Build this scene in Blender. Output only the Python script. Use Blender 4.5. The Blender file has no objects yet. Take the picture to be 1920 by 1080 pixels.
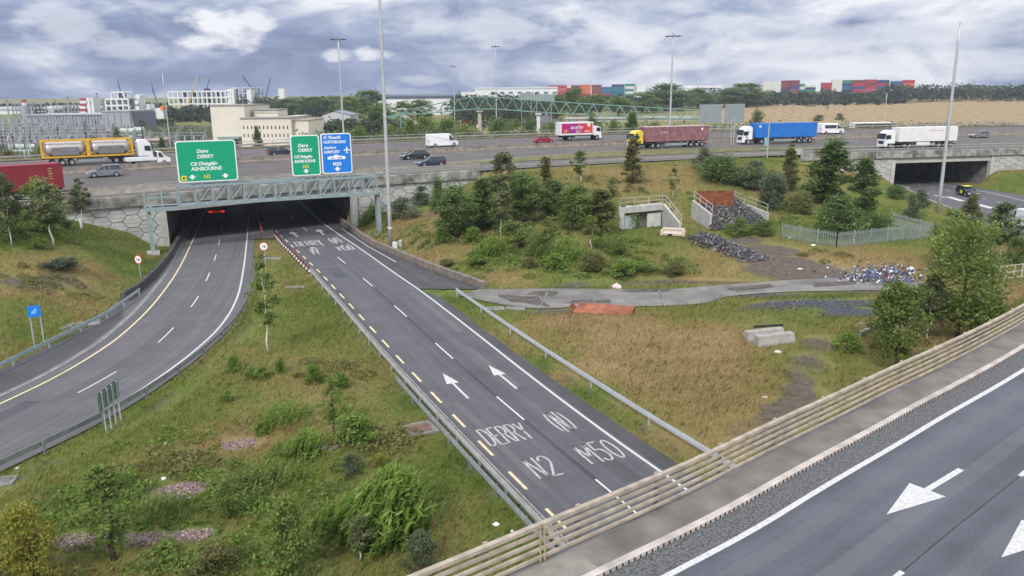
import bpy, bmesh, math, random
import numpy as np
from mathutils import Vector, Matrix
R_ = math.radians
random.seed(7); rng = np.random.default_rng(7)
S = bpy.context.scene; COL = S.collection

# ------------------------------------------------------------------ camera
FPX, PIT, ROL, CH = 1488.675, 0.24010, 0.009614, 18.1634
_c, _s, _cp, _sp = math.cos(ROL), math.sin(ROL), math.cos(PIT), math.sin(PIT)
cam = bpy.data.objects.new('camera', bpy.data.cameras.new('camera')); COL.objects.link(cam)
_f = Vector((0, _cp, -_sp)); _u = Vector((0, _sp, _cp)); _r = Vector((1, 0, 0))
_rr = _r*_c - _u*_s; _uu = _r*_s + _u*_c
cam.matrix_world = Matrix(((_rr.x, _uu.x, -_f.x, 0), (_rr.y, _uu.y, -_f.y, 0), (_rr.z, _uu.z, -_f.z, CH), (0, 0, 0, 1)))
cam.data.sensor_width = 36; cam.data.lens = FPX/1920*36; cam.data.clip_end = 30000; cam.data.clip_start = .3
S.camera = cam

# ------------------------------------------------------------------ light
SUN_EL, SUN_AZ = R_(40), R_(200)          # azimuth clockwise from +Y (the view direction)
sl = bpy.data.lights.new('sun', 'SUN'); sl.energy = 2.5; sl.angle = R_(13); sl.color = (1, .95, .87)
so = bpy.data.objects.new('sun', sl); COL.objects.link(so)
sd = Vector((math.sin(SUN_AZ)*math.cos(SUN_EL), math.cos(SUN_AZ)*math.cos(SUN_EL), math.sin(SUN_EL)))
so.rotation_euler = sd.to_track_quat('Z', 'Y').to_euler(); so.location = (0, -40, 60)
S.view_settings.view_transform = 'Standard'; S.view_settings.look = 'None'
S.view_settings.exposure = 0.33; S.view_settings.gamma = 1

# ------------------------------------------------------------------ pixel (1920x1080) -> world
def ray(x, y):
    u = (x-960)/FPX; v = -(y-540)/FPX
    U = u*_c + v*_s; V = -u*_s + v*_c
    return np.array([U, _cp+V*_sp, -_sp+V*_cp])
def P(x, y, z=0.0):
    d = ray(x, y); return np.array([0, 0, CH]) + d*((z-CH)/d[2])
def PY(x, y, Y):
    d = ray(x, y); return np.array([0, 0, CH]) + d*(Y/d[1])
def pix(p):
    w = p[1]*_cp-(p[2]-CH)*_sp; V = (p[1]*_sp+(p[2]-CH)*_cp)/w; U = p[0]/w
    return 960+FPX*(U*_c-V*_s), 540-FPX*(U*_s+V*_c)
def zat(b, py):
    """height on the vertical over world point b that shows at pixel row py"""
    lo, hi = -20, 200
    for _ in range(50):
        m = (lo+hi)/2
        if pix((b[0], b[1], m))[1] > py: lo = m
        else: hi = m
    return lo
def onplane(A, B, px, py):
    """point where the sight line meets the vertical plane over A-B -> (u along AB, z)"""
    A = np.array(A[:2]); B = np.array(B[:2]); t = (B-A)/np.linalg.norm(B-A); n = np.array([-t[1], t[0]])
    d = ray(px, py); k = (A@n)/(d[:2]@n); p = d*k
    return (p[:2]-A)@t, p[2]+CH

# ------------------------------------------------------------------ world: Nishita sky seen through gaps of a broken cloud deck
W = bpy.data.worlds.new('World'); S.world = W; W.use_nodes = True
nt = W.node_tree; nt.nodes.clear()
def wn(t, **k):
    n = nt.nodes.new(t)
    for a, b in k.items(): setattr(n, a, b)
    return n
def wl(a, b): nt.links.new(a, b)
def wmath(op, a, b=None, c=None, clamp=False):
    n = wn('ShaderNodeMath', operation=op, use_clamp=clamp)
    for i, v in enumerate((a, b, c)):
        if v is None: continue
        if isinstance(v, (int, float)): n.inputs[i].default_value = v
        else: wl(v, n.inputs[i])
    return n.outputs[0]
def wramp(f, stops):
    n = wn('ShaderNodeValToRGB'); e = n.color_ramp.elements
    while len(e) < len(stops): e.new(.5)
    for q, (p, col) in zip(e, stops): q.position = p; q.color = (*col, 1) if len(col) == 3 else col
    wl(f, n.inputs[0]); return n.outputs[0]
sky = wn('ShaderNodeTexSky', sky_type='NISHITA'); sky.sun_disc = False
sky.sun_elevation = SUN_EL; sky.sun_rotation = SUN_AZ; sky.air_density = 1.2; sky.dust_density = 1.5
bg_sky = wn('ShaderNodeBackground'); wl(sky.outputs[0], bg_sky.inputs[0]); bg_sky.inputs[1].default_value = .09
tc = wn('ShaderNodeTexCoord'); sep = wn('ShaderNodeSeparateXYZ'); wl(tc.outputs['Generated'], sep.inputs[0])
zz = wmath('ADD', wmath('MAXIMUM', sep.outputs[2], 0.0), .15)
cx_ = wmath('DIVIDE', sep.outputs[0], zz); cy_ = wmath('DIVIDE', sep.outputs[1], zz)
def wnoise(vec, scale, detail=8, rough=.55, dist=0.0):
    n = wn('ShaderNodeTexNoise'); n.inputs['Scale'].default_value = scale; n.inputs['Detail'].default_value = detail
    n.inputs['Roughness'].default_value = rough; n.inputs['Distortion'].default_value = dist
    wl(vec, n.inputs['Vector']); return n.outputs[0]
comb = wn('ShaderNodeCombineXYZ'); wl(cx_, comb.inputs[0]); wl(cy_, comb.inputs[1]); comb.inputs[2].default_value = 3.7
plane = comb.outputs[0]
# the same clouds seen edge-on keep some height: stretch in azimuth only
comb2 = wn('ShaderNodeCombineXYZ'); wl(wmath('MULTIPLY', sep.outputs[0], 1.0), comb2.inputs[0]); wl(wmath('MULTIPLY', sep.outputs[2], 2.5), comb2.inputs[1]); wl(sep.outputs[1], comb2.inputs[2])
dirv = comb2.outputs[0]
n1 = wnoise(plane, .85, 8, .58, .3)
n2 = wnoise(dirv, 8.0, 10, .57, .5)
n3 = wnoise(dirv, 2.6, 4, .5)
light = wmath('ADD', wmath('ADD', wmath('MULTIPLY', n1, .36), wmath('MULTIPLY', n2, .76)), wmath('MULTIPLY', n3, .34))
light = wmath('SUBTRACT', light, .205)
elev = wmath('MULTIPLY', sep.outputs[2], 1.0)
light = wmath('ADD', light, wramp(elev, [(0, (.03,)*3), (.018, (.01,)*3), (.042, (-.055,)*3), (.07, (0.0,)*3), (.11, (.055,)*3), (.4, (.10,)*3)]))
light = wmath('ADD', light, wmath('MULTIPLY', sep.outputs[0], .11))
ccol = wramp(light, [(.36, (.185, .235, .40)), (.44, (.26, .32, .505)), (.505, (.39, .45, .62)), (.575, (.61, .645, .765)), (.66, (.89, .91, .96))])
# individual cumulus heads: a direction, an angular size and a ragged outline
def dirof(px, py):
    d = ray(px, py); return d/np.linalg.norm(d)
puffs = [(420, 60, .052, .030, 1.0), (375, 78, .030, .016, .9), (470, 45, .028, .020, .9), (400, 50, .03, .024, 1.0), (440, 66, .04, .018, 1.0), (110, 45, .045, .032, .50), (230, 92, .050, .020, .45),
         (632, 104, .020, .010, .75), (692, 102, .020, .013, .85), (716, 104, .016, .008, .6), (800, 45, .060, .024, .42), (940, 55, .075, .030, .50),
         (1160, 72, .075, .030, .55), (1265, 122, .060, .012, .62), (1330, 60, .070, .02, .35), (1480, 130, .07, .016, .45), (1560, 75, .09, .022, .45), (1620, 122, .06, .016, .6),
         (1760, 60, .10, .03, .45), (1860, 120, .08, .02, .5), (800, 152, .035, .008, .35), (1080, 152, .05, .006, .35), (930, 82, .03, .014, .5)]
rag = wnoise(dirv, 22, 6, .62, .2)
tot = None
for (px, py, sx, sy, k) in puffs:
    d = dirof(px, py)
    az = math.atan2(d[0], d[1])
    r = Vector((math.cos(az), -math.sin(az), 0)); f = Vector(d); u = r.cross(f)
    vs = []
    for ax, sz in ((r, sx), (u, sy)):
        dp = wn('ShaderNodeVectorMath', operation='DOT_PRODUCT'); wl(tc.outputs['Generated'], dp.inputs[0]); dp.inputs[1].default_value = ax
        vs.append((dp.outputs['Value'], sz))
    a = wmath('DIVIDE', vs[0][0], vs[0][1]); b = wmath('DIVIDE', vs[1][0], vs[1][1])
    bl = wmath('MULTIPLY', wmath('LESS_THAN', b, 0.0), .7)
    q = wmath('ADD', wmath('MULTIPLY', a, a), wmath('MULTIPLY', wmath('MULTIPLY', b, b), wmath('ADD', bl, 1.0)))
    q = wmath('ADD', q, wmath('MULTIPLY', wmath('SUBTRACT', rag, .5), 3.4))
    m = wmath('MULTIPLY', wramp(q, [(0.1, (1, 1, 1)), (1.0, (0, 0, 0))]), k)
    fr = wn('ShaderNodeVectorMath', operation='DOT_PRODUCT'); wl(tc.outputs['Generated'], fr.inputs[0]); fr.inputs[1].default_value = f
    m = wmath('MULTIPLY', m, wmath('GREATER_THAN', fr.outputs['Value'], 0.5))
    tot = m if tot is None else wmath('MAXIMUM', tot, m)
pm = wmath('MULTIPLY', tot, wmath('ADD', wmath('MULTIPLY', rag, .5), .78), clamp=True)
mixc = wn('ShaderNodeMix', data_type='RGBA'); wl(pm, mixc.inputs[0]); wl(ccol, mixc.inputs[6]); mixc.inputs[7].default_value = (.93, .93, .985, 1)
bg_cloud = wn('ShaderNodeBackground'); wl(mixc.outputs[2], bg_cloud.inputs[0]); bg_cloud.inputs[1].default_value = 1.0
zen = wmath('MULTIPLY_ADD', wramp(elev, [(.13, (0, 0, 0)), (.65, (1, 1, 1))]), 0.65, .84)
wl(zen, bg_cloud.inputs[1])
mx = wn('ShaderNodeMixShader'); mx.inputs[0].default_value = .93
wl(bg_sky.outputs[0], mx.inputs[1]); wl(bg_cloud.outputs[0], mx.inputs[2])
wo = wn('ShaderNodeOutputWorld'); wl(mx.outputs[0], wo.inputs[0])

# ------------------------------------------------------------------ materials
MATS = {}
def mat(name, rgb, rough=.7, metal=0.0, var=.12, scale=2.0, rgb2=None, emit=0, bump=0, detail=4, coord='Object', spec=.4, bscale=None):
    if name in MATS: return MATS[name]
    m = bpy.data.materials.new(name); m.use_nodes = True; t = m.node_tree; b = t.nodes['Principled BSDF']
    b.inputs['Roughness'].default_value = rough; b.inputs['Metallic'].default_value = metal; b.inputs['Specular IOR Level'].default_value = spec
    co = t.nodes.new('ShaderNodeTexCoord'); n = t.nodes.new('ShaderNodeTexNoise'); n.inputs['Scale'].default_value = scale; n.inputs['Detail'].default_value = detail
    t.links.new(co.outputs[coord], n.inputs['Vector'])
    r = t.nodes.new('ShaderNodeValToRGB'); e = r.color_ramp.elements; e[0].position = .3; e[1].position = .7
    a = [max(0, c*(1-var)) for c in rgb]; c2 = rgb2 if rgb2 else [min(1, c*(1+var)) for c in rgb]
    e[0].color = (*a, 1); e[1].color = (*c2, 1)
    t.links.new(n.outputs[0], r.inputs[0]); t.links.new(r.outputs[0], b.inputs['Base Color'])
    if emit: t.links.new(r.outputs[0], b.inputs['Emission Color']); b.inputs['Emission Strength'].default_value = emit
    if bump:
        n2 = t.nodes.new('ShaderNodeTexNoise'); n2.inputs['Scale'].default_value = bscale or scale*6; n2.inputs['Detail'].default_value = 5
        t.links.new(co.outputs[coord], n2.inputs['Vector'])
        bp = t.nodes.new('ShaderNodeBump'); bp.inputs['Strength'].default_value = bump; bp.inputs['Distance'].default_value = .05
        t.links.new(n2.outputs[0], bp.inputs['Height']); t.links.new(bp.outputs[0], b.inputs['Normal'])
    MATS[name] = m; return m
def c8(r, g, b): return tuple((v/255/12.92 if v/255 <= .04045 else ((v/255+.055)/1.055)**2.4) for v in (r, g, b))

M = dict(
  white=mat('white paint', (.72, .73, .74), .4, var=.06), letter=mat('worn lettering paint', (.36, .36, .36), .8, var=.38, scale=4, detail=8), offwhite=mat('weathered white', (.60, .60, .58), .6, var=.12, scale=1),
  line=mat('road paint white', (.50, .50, .49), .75, var=.20, scale=9, detail=7), yline=mat('road paint yellow', (.62, .51, .30), .7, var=.2, scale=4),
  galv=mat('galvanised steel', (.30, .33, .34), .5, .35, var=.15, scale=3), galvl=mat('light galvanised steel', (.44, .46, .47), .45, .3, var=.1, scale=2),
  gantry=mat('grey green gantry paint', (.24, .31, .32), .5, .1, var=.1, scale=1.5), dark=mat('dark plastic', (.02, .02, .022), .6, var=.3),
  tyre=mat('tyre rubber', (.018, .018, .019), .9, var=.3), rim=mat('wheel rim', (.38, .39, .41), .35, .5, var=.1),
  glass=mat('vehicle glass', (.018, .024, .03), .12, 0, var=.2, spec=.7), conc=mat('weathered concrete', (.30, .29, .27), .85, var=.28, scale=1.1, bump=.25),
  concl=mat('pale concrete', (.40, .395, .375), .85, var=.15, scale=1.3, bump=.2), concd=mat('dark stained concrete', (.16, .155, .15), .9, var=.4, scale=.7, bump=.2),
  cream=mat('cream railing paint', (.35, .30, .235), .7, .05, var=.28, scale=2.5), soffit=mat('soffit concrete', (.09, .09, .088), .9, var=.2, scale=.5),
  rust=mat('rusty steel', (.20, .055, .022), .85, .1, var=.45, scale=2.2, rgb2=(.30, .105, .045), bump=.3), green=mat('sign green', (.0, .31, .165), .45, var=.04, scale=.5),
  blue=mat('sign blue', (.008, .19, .68), .45, var=.04, scale=.5), signw=mat('sign white', (.80, .82, .82), .45, var=.03), signy=mat('sign yellow', (.78, .58, .03), .45, var=.05),
  tail=mat('tail lamp', (.5, .01, .01), .3, emit=.25, var=.1), lamp=mat('lamp lens', (.7, .7, .68), .2, var=.05), orange=mat('orange lamp', (.75, .20, .02), .4, var=.1),
  red=mat('signal red', (.50, .025, .03), .5, var=.12), chassis=mat('chassis steel', (.045, .045, .05), .7, .2, var=.3), bark=mat('dark bark', (.07, .055, .042), .9, var=.4, scale=6),
  birch=mat('pale birch bark', (.50, .46, .40), .8, var=.30, scale=7), signback=mat('sign back aluminium', (.26, .31, .33), .5, .3, var=.1, scale=1))

# ------------------------------------------------------------------ mesh builder
class MB:
    def __init__(s): s.v = []; s.f = []; s.mi = []; s.mats = []; s.m = 0
    def use(s, m):
        if m not in s.mats: s.mats.append(m)
        s.m = s.mats.index(m); return s
    def add(s, vs, fs):
        o = len(s.v); s.v += [tuple(float(c) for c in v) for v in vs]; s.f += [tuple(i+o for i in f) for f in fs]; s.mi += [s.m]*len(fs); return s
    def box(s, c, d, rz=0, ry=0, rx=0):
        x, y, z = d[0]/2, d[1]/2, d[2]/2
        m = Matrix.Rotation(rz, 3, 'Z') @ Matrix.Rotation(ry, 3, 'Y') @ Matrix.Rotation(rx, 3, 'X'); c = Vector(c)
        vs = [c + m @ Vector((a*x, b*y, e*z)) for a in (-1, 1) for b in (-1, 1) for e in (-1, 1)]
        return s.add(vs, [(0, 1, 3, 2), (4, 6, 7, 5), (0, 4, 5, 1), (2, 3, 7, 6), (0, 2, 6, 4), (1, 5, 7, 3)])
    def bx(s, x0, x1, y0, y1, z0, z1): return s.box(((x0+x1)/2, (y0+y1)/2, (z0+z1)/2), (x1-x0, y1-y0, z1-z0))
    def bar(s, a, b, w, h=None, up=(0, 0, 1)):
        """square bar from a to b, w wide, h high"""
        h = h or w; a = Vector(a); b = Vector(b); d = b-a
        if d.length < 1e-6: return s
        t = d.normalized(); U = Vector(up)
        if abs(t.dot(U)) > .97: U = Vector((1, 0, 0))
        sd_ = t.cross(U).normalized(); U = sd_.cross(t).normalized()
        vs = [p + sd_*(i*w/2) + U*(j*h/2) for p in (a, b) for i, j in ((-1, -1), (1, -1), (1, 1), (-1, 1))]
        return s.add(vs, [(0, 1, 2, 3), (7, 6, 5, 4), (0, 4, 5, 1), (1, 5, 6, 2), (2, 6, 7, 3), (3, 7, 4, 0)])
    def tube(s, pts, r, n=8, cap=True):
        pts = [Vector(p) for p in pts]; rs = r if isinstance(r, (list, tuple)) else [r]*len(pts)
        vs = []; fs = []
        for i, p in enumerate(pts):
            t = (pts[min(i+1, len(pts)-1)]-pts[max(i-1, 0)]).normalized()
            U = Vector((0, 0, 1)) if abs(t.z) < .9 else Vector((1, 0, 0))
            a = t.cross(U).normalized(); b = a.cross(t)
            vs += [p + (a*math.cos(k*2*math.pi/n)+b*math.sin(k*2*math.pi/n))*rs[i] for k in range(n)]
        for i in range(len(pts)-1):
            for k in range(n): fs.append((i*n+k, i*n+(k+1) % n, (i+1)*n+(k+1) % n, (i+1)*n+k))
        if cap: fs += [tuple(range(n))[::-1], tuple((len(pts)-1)*n+k for k in range(n))]
        return s.add(vs, fs)
    def loft(s, rings, cap=True):
        n = len(rings[0]); vs = [p for r in rings for p in r]; fs = []
        for i in range(len(rings)-1):
            for k in range(n): fs.append((i*n+k, i*n+(k+1) % n, (i+1)*n+(k+1) % n, (i+1)*n+k))
        if cap: fs += [tuple(range(n))[::-1], tuple((len(rings)-1)*n+k for k in range(n))]
        return s.add(vs, fs)
    def prof(s, pts, hw):
        """side profile (x,z) swept across y; hw = half width, number or function of (x,z)"""
        h = hw if callable(hw) else (lambda x, z: hw)
        n = len(pts); vs = [(x, h(x, z), z) for x, z in pts]+[(x, -h(x, z), z) for x, z in pts]
        fs = [tuple(range(n)), tuple(range(2*n-1, n-1, -1))]+[(i, n+i, n+(i+1) % n, (i+1) % n) for i in range(n)]
        return s.add(vs, fs)
    def sheet(s, A, B):
        n = len(A); return s.add(list(A)+list(B), [(i, i+1, n+i+1, n+i) for i in range(n-1)])
    def poly(s, pts): return s.add(pts, [tuple(range(len(pts)))])
    def slab(s, pts, z0, z1):
        n = len(pts); vs = [(p[0], p[1], z0) for p in pts]+[(p[0], p[1], z1) for p in pts]
        return s.add(vs, [tuple(range(n))[::-1], tuple(range(n, 2*n))]+[(i, (i+1) % n, n+(i+1) % n, n+i) for i in range(n)])
    def sweep(s, pts, prof_, closed=True):
        """profile [(offset to the right, height)] carried along a polyline of (x,y,z)"""
        rings = []
        for i, p in enumerate(pts):
            a = np.array(pts[max(i-1, 0)][:2]); b = np.array(pts[min(i+1, len(pts)-1)][:2]); t = (b-a)/np.linalg.norm(b-a); n = (t[1], -t[0])
            rings.append([(p[0]+n[0]*o, p[1]+n[1]*o, p[2]+h) for o, h in prof_])
        m = len(prof_); vs = [q for r in rings for q in r]; fs = []
        for i in range(len(rings)-1):
            for k in range(m if closed else m-1): fs.append((i*m+k, (i+1)*m+k, (i+1)*m+(k+1) % m, i*m+(k+1) % m))
        if closed: fs += [tuple(range(m)), tuple((len(rings)-1)*m+k for k in range(m))[::-1]]
        return s.add(vs, fs)
    def build(s, name, m=None, parent=None, loc=None, smooth=False, bevel=0, fix=True):
        me = bpy.data.meshes.new(name); me.from_pydata(s.v, [], s.f)
        if m is not None: me.materials.append(M[m] if isinstance(m, str) else m)
        else:
            for q in s.mats: me.materials.append(M[q] if isinstance(q, str) else q)
            me.polygons.foreach_set('material_index', s.mi)
        if fix and len(s.f) < 60000:
            b = bmesh.new(); b.from_mesh(me); bmesh.ops.recalc_face_normals(b, faces=b.faces); b.to_mesh(me); b.free()
        if smooth:
            for p in me.polygons: p.use_smooth = True
        me.update()
        o = bpy.data.objects.new(name, me); COL.objects.link(o)
        if loc is not None: o.location = loc
        if parent is not None: o.parent = parent
        if bevel:
            md = o.modifiers.new('bevel', 'BEVEL'); md.width = bevel; md.segments = 2; md.limit_method = 'ANGLE'; md.angle_limit = R_(35)
        return o
def tag(o, label=None, cat=None, group=None, kind=None):
    if label: o['label'] = label
    if cat: o['category'] = cat
    if group: o['group'] = group
    if kind: o['kind'] = kind
    return o
def thing(name, label, cat, loc=(0, 0, 0), rz=0, group=None):
    o = bpy.data.objects.new(name, None); COL.objects.link(o); o.location = tuple(float(v) for v in loc); o.rotation_euler = (0, 0, rz); o.empty_display_size = .3
    return tag(o, label, cat, group)
def dup(o, parent=None):
    c = o.copy(); COL.objects.link(c)
    if parent is not None: c.parent = parent
    for ch in o.children: dup(ch, c)
    return c
def struct(o): return tag(o, kind='structure')
def resample(pts, step):
    pts = np.array(pts, float); L = np.r_[0, np.cumsum(np.linalg.norm(np.diff(pts, axis=0), axis=1))]
    n = max(2, int(round(L[-1]/step))+1); q = np.linspace(0, L[-1], n)
    return np.stack([np.interp(q, L, pts[:, i]) for i in range(pts.shape[1])], 1)
def smooth_curve(pts, step=1.0, it=2):
    pts = np.array(pts, float)
    for _ in range(it):
        q = [pts[0]]
        for a, b in zip(pts[:-1], pts[1:]): q += [a*.75+b*.25, a*.25+b*.75]
        q.append(pts[-1]); pts = np.array(q)
    return resample(pts, step)
def extend(pts, a=0, b=0):
    pts = [np.array(p, float) for p in pts]
    if a: d = pts[0]-pts[1]; pts = [pts[0]+d/np.linalg.norm(d)*a]+pts
    if b: d = pts[-1]-pts[-2]; pts = pts+[pts[-1]+d/np.linalg.norm(d)*b]
    return np.array(pts)
def offset(pts, o):
    pts = np.array(pts, float); t = np.gradient(pts[:, :2], axis=0); t /= np.linalg.norm(t, axis=1)[:, None]
    q = pts.copy(); q[:, 0] += t[:, 1]*o; q[:, 1] -= t[:, 0]*o; return q
def lift(pts, z):
    q = np.array(pts, float).copy(); q[:, 2] += z; return q
def cut(pts, a, b):
    """piece of a polyline between arc lengths a and b"""
    pts = np.array(pts, float); L = np.r_[0, np.cumsum(np.linalg.norm(np.diff(pts, axis=0), axis=1))]
    a = max(a, 0); b = min(b, L[-1])
    q = np.r_[a, L[(L > a+1e-3) & (L < b-1e-3)], b]
    return np.stack([np.interp(q, L, pts[:, i]) for i in range(pts.shape[1])], 1)
def plen(pts): return float(np.linalg.norm(np.diff(np.array(pts), axis=0), axis=1).sum())
def text(s, name, size, m, parent, loc, rot=(math.pi/2, 0, 0), align='CENTER', shear=0, ext=.008, sx=1.0, off=.0):
    cu = bpy.data.curves.new(name, 'FONT'); cu.body = s; cu.size = size; cu.align_x = align; cu.shear = shear; cu.extrude = ext; cu.offset = off
    cu.materials.append(M[m] if isinstance(m, str) else m)
    o = bpy.data.objects.new(name, cu); COL.objects.link(o); o.parent = parent; o.location = loc; o.rotation_euler = rot; o.scale = (sx, 1, 1); return o
# ================================================================== lines of the place
def PL(pts, z=0.0): return np.array([P(x, y, z) for x, y in pts])
# main road, far direction first
nb_edge = smooth_curve(extend(PL([(560, 376), (576, 391), (597, 412), (630, 436), (677, 467), (737, 510), (793, 548), (880, 615), (1000, 710), (1133, 810), (1250, 892)]), 0, 45), 1, 1)
_y = PL([(596, 506), (626, 539), (662, 577), (708, 628), (764, 689), (835, 763), (928, 858), (987, 917)])
nb_yel = smooth_curve(extend(np.vstack([PL([(470, 385), (489, 405), (513, 429)]), _y]), 0, 45), 1, 1)
nb_dash = smooth_curve(extend(PL([(530, 388), (545, 405), (570, 428), (606, 460), (633, 482), (683, 523), (750, 582), (838, 663), (964, 772), (1152, 928)]), 0, 40), 1, 1)
sb_yel = smooth_curve(extend(PL([(388, 385), (382, 402), (362, 450), (335, 507), (290, 570), (233, 625), (180, 663), (100, 710), (0, 757)]), 12, 30), 1, 2)
sb_wht = smooth_curve(extend(PL([(466, 395), (466, 412), (462, 462), (455, 517), (445, 562), (417, 610), (367, 657), (300, 707), (227, 755), (150, 797), (100, 821), (0, 868)]), 12, 30), 1, 2)
sb_dash = smooth_curve(extend(PL([(424, 388), (418, 420), (408, 470), (395, 508), (370, 563), (310, 633), (247, 680), (157, 732), (27, 795)]), 10, 30), 1, 2)
sb_left = smooth_curve(extend(PL([(372, 385), (365, 400), (340, 440), (318, 480), (290, 515), (255, 548), (200, 592), (120, 636), (60, 664), (0, 694)]), 10, 30), 1, 1)
sb_right = offset(sb_wht, -.9)
nb_left = offset(nb_yel, .95)
nb_right = smooth_curve(extend(PL([(570, 372), (600, 395), (640, 420), (675, 448), (700, 463), (800, 504), (905, 542)]), 6, 0), 1, 1)
nb_right2 = smooth_curve(extend(PL([(827, 557), (960, 657), (1093, 750), (1193, 818), (1280, 875)]), 0, 45), 1, 1)
ur_near = extend(PL([(1640, 338), (1699, 356), (1755, 380), (1830, 412), (1920, 452)]), 25, 40)
ur_far = extend(PL([(1660, 323), (1711, 332), (1803, 347), (1920, 367)]), 25, 60)
track_top = smooth_curve(PL([(900, 541), (960, 542), (1000, 540), (1130, 541), (1240, 543), (1330, 536), (1450, 526), (1600, 518), (1740, 530)]), 1.0, 2)
track_bot = smooth_curve(PL([(860, 553), (930, 569), (1000, 580), (1100, 573), (1230, 574), (1330, 569), (1352, 556), (1450, 547), (1560, 545), (1650, 543), (1740, 546)]), 1.0, 2)

# motorway: near edge, then s along it, d across it (away from the camera), banked
_mk = [(-140, 402), (0, 388), (107, 381), (262, 368), (321, 364), (500, 348), (715, 332), (920, 319), (1105, 308), (1312, 298), (1475, 291), (1700, 284.5), (1915, 279), (2150, 274)]
def _mz(px): return float(np.interp(px, [200, 715, 920], [6.3, 6.75, 6.8]))
M_edge = smooth_curve(extend([P(x, y, _mz(x)) for x, y in _mk], 60, 200), 1.0, 3)
M_S = np.r_[0, np.cumsum(np.linalg.norm(np.diff(M_edge[:, :2], axis=0), axis=1))]
_t = np.gradient(M_edge[:, :2], axis=0); _t /= np.linalg.norm(_t, axis=1)[:, None]
M_N = np.stack([-_t[:, 1], _t[:, 0]], 1); M_T = _t
BANK = .04
def MP(s, d):
    x = np.interp(s, M_S, M_edge[:, 0]); y = np.interp(s, M_S, M_edge[:, 1]); z = np.interp(s, M_S, M_edge[:, 2])
    return np.array([x+np.interp(s, M_S, M_N[:, 0])*d, y+np.interp(s, M_S, M_N[:, 1])*d, z+BANK*d])
def Mline(d, s0, s1, dz=0.0, step=2.0):
    n = max(2, int((s1-s0)/step)); dd = d if callable(d) else (lambda s: d)
    return np.array([MP(s, dd(s))+[0, 0, dz] for s in np.linspace(s0, s1, n+1)])
def Msd(x, y):
    """(s, d) of a world point"""
    k = int(np.argmin((M_edge[:, 0]-x)**2+(M_edge[:, 1]-y)**2))
    e = np.array([x, y])-M_edge[k, :2]; return M_S[k]+e@M_T[k], e@M_N[k]
def Mpix(px, py):
    """(s, d) on the banked motorway under a pixel"""
    z = 7.0
    for _ in range(40):
        p = P(px, py, z); s, d = Msd(p[0], p[1]); z = .5*z+.5*(np.interp(s, M_S, M_edge[:, 2])+BANK*d)
    return s, d
def Mhead(s):
    return math.atan2(np.interp(s, M_S, M_T[:, 1]), np.interp(s, M_S, M_T[:, 0]))
def s_at(px):
    """arc length where the near edge shows at pixel column px"""
    best = min(range(len(M_edge)), key=lambda k: abs(pix(M_edge[k])[0]-px) if M_edge[k, 1] > 5 else 1e9); return M_S[best]
M_W = 50.0
# bridge openings: abutment feet at the near edge and the direction of their inner faces
def _u(v): v = np.array(v[:2], float); return v/np.linalg.norm(v)
sL, sR = Msd(*P(321, 463, .3)[:2])[0], Msd(*P(669, 427)[:2])[0]
dirL = _u(P(384, 398)-P(358, 460)); dirR = _u(P(576, 391)-P(640, 443))
rL, rR = s_at(1678), s_at(1864)
dirU = _u(P(1745, 334)-P(1862, 352))
dirU = _u(.5*dirU+.5*np.array([M_N[np.searchsorted(M_S, rL), 0], M_N[np.searchsorted(M_S, rL), 1]]))
aL, aR, bL, bR = [MP(s, .3)[:2] for s in (sL, sR, rL, rR)]
_e1 = _u(aR-aL)*1.0; _e2 = _u(bR-bL)*1.2
open1 = np.array([aL-dirL*1-_e1, aL+dirL*75-_e1, aR+dirR*75+_e1, aR-dirR*1+_e1]); open2 = np.array([bL-dirU*1-_e2, bL+dirU*75-_e2, bR+dirU*75+_e2*2.2, bR-dirU*1+_e2])

# slip-road flyover in the foreground: its edge line, height 6.2
OVZ = 6.2
ov_line = smooth_curve(extend(PL([(1250, 1080), (1413, 995), (1547, 911), (1680, 835), (1773, 778), (1847, 737), (1913, 698), (1960, 668)], OVZ), 60, 0), 1.0, 2)
_d = ov_line[-1]-ov_line[-4]; _a = math.atan2(_d[1], _d[0]); _q = [ov_line[-1]]
for i in range(45): _a += .006; _q.append(_q[-1]+np.array([math.cos(_a), math.sin(_a), 0]))
ov_line = np.vstack([ov_line, _q[1:]])
ov_S = np.r_[0, np.cumsum(np.linalg.norm(np.diff(ov_line, axis=0), axis=1))]
def ov_s(px, py):
    p = P(px, py, OVZ); return ov_S[int(np.argmin(((ov_line[:, :2]-p[:2])**2).sum(1)))]
ov_sL, ov_sR = ov_s(1000, 1130), ov_s(1640, 830)+2.0

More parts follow.
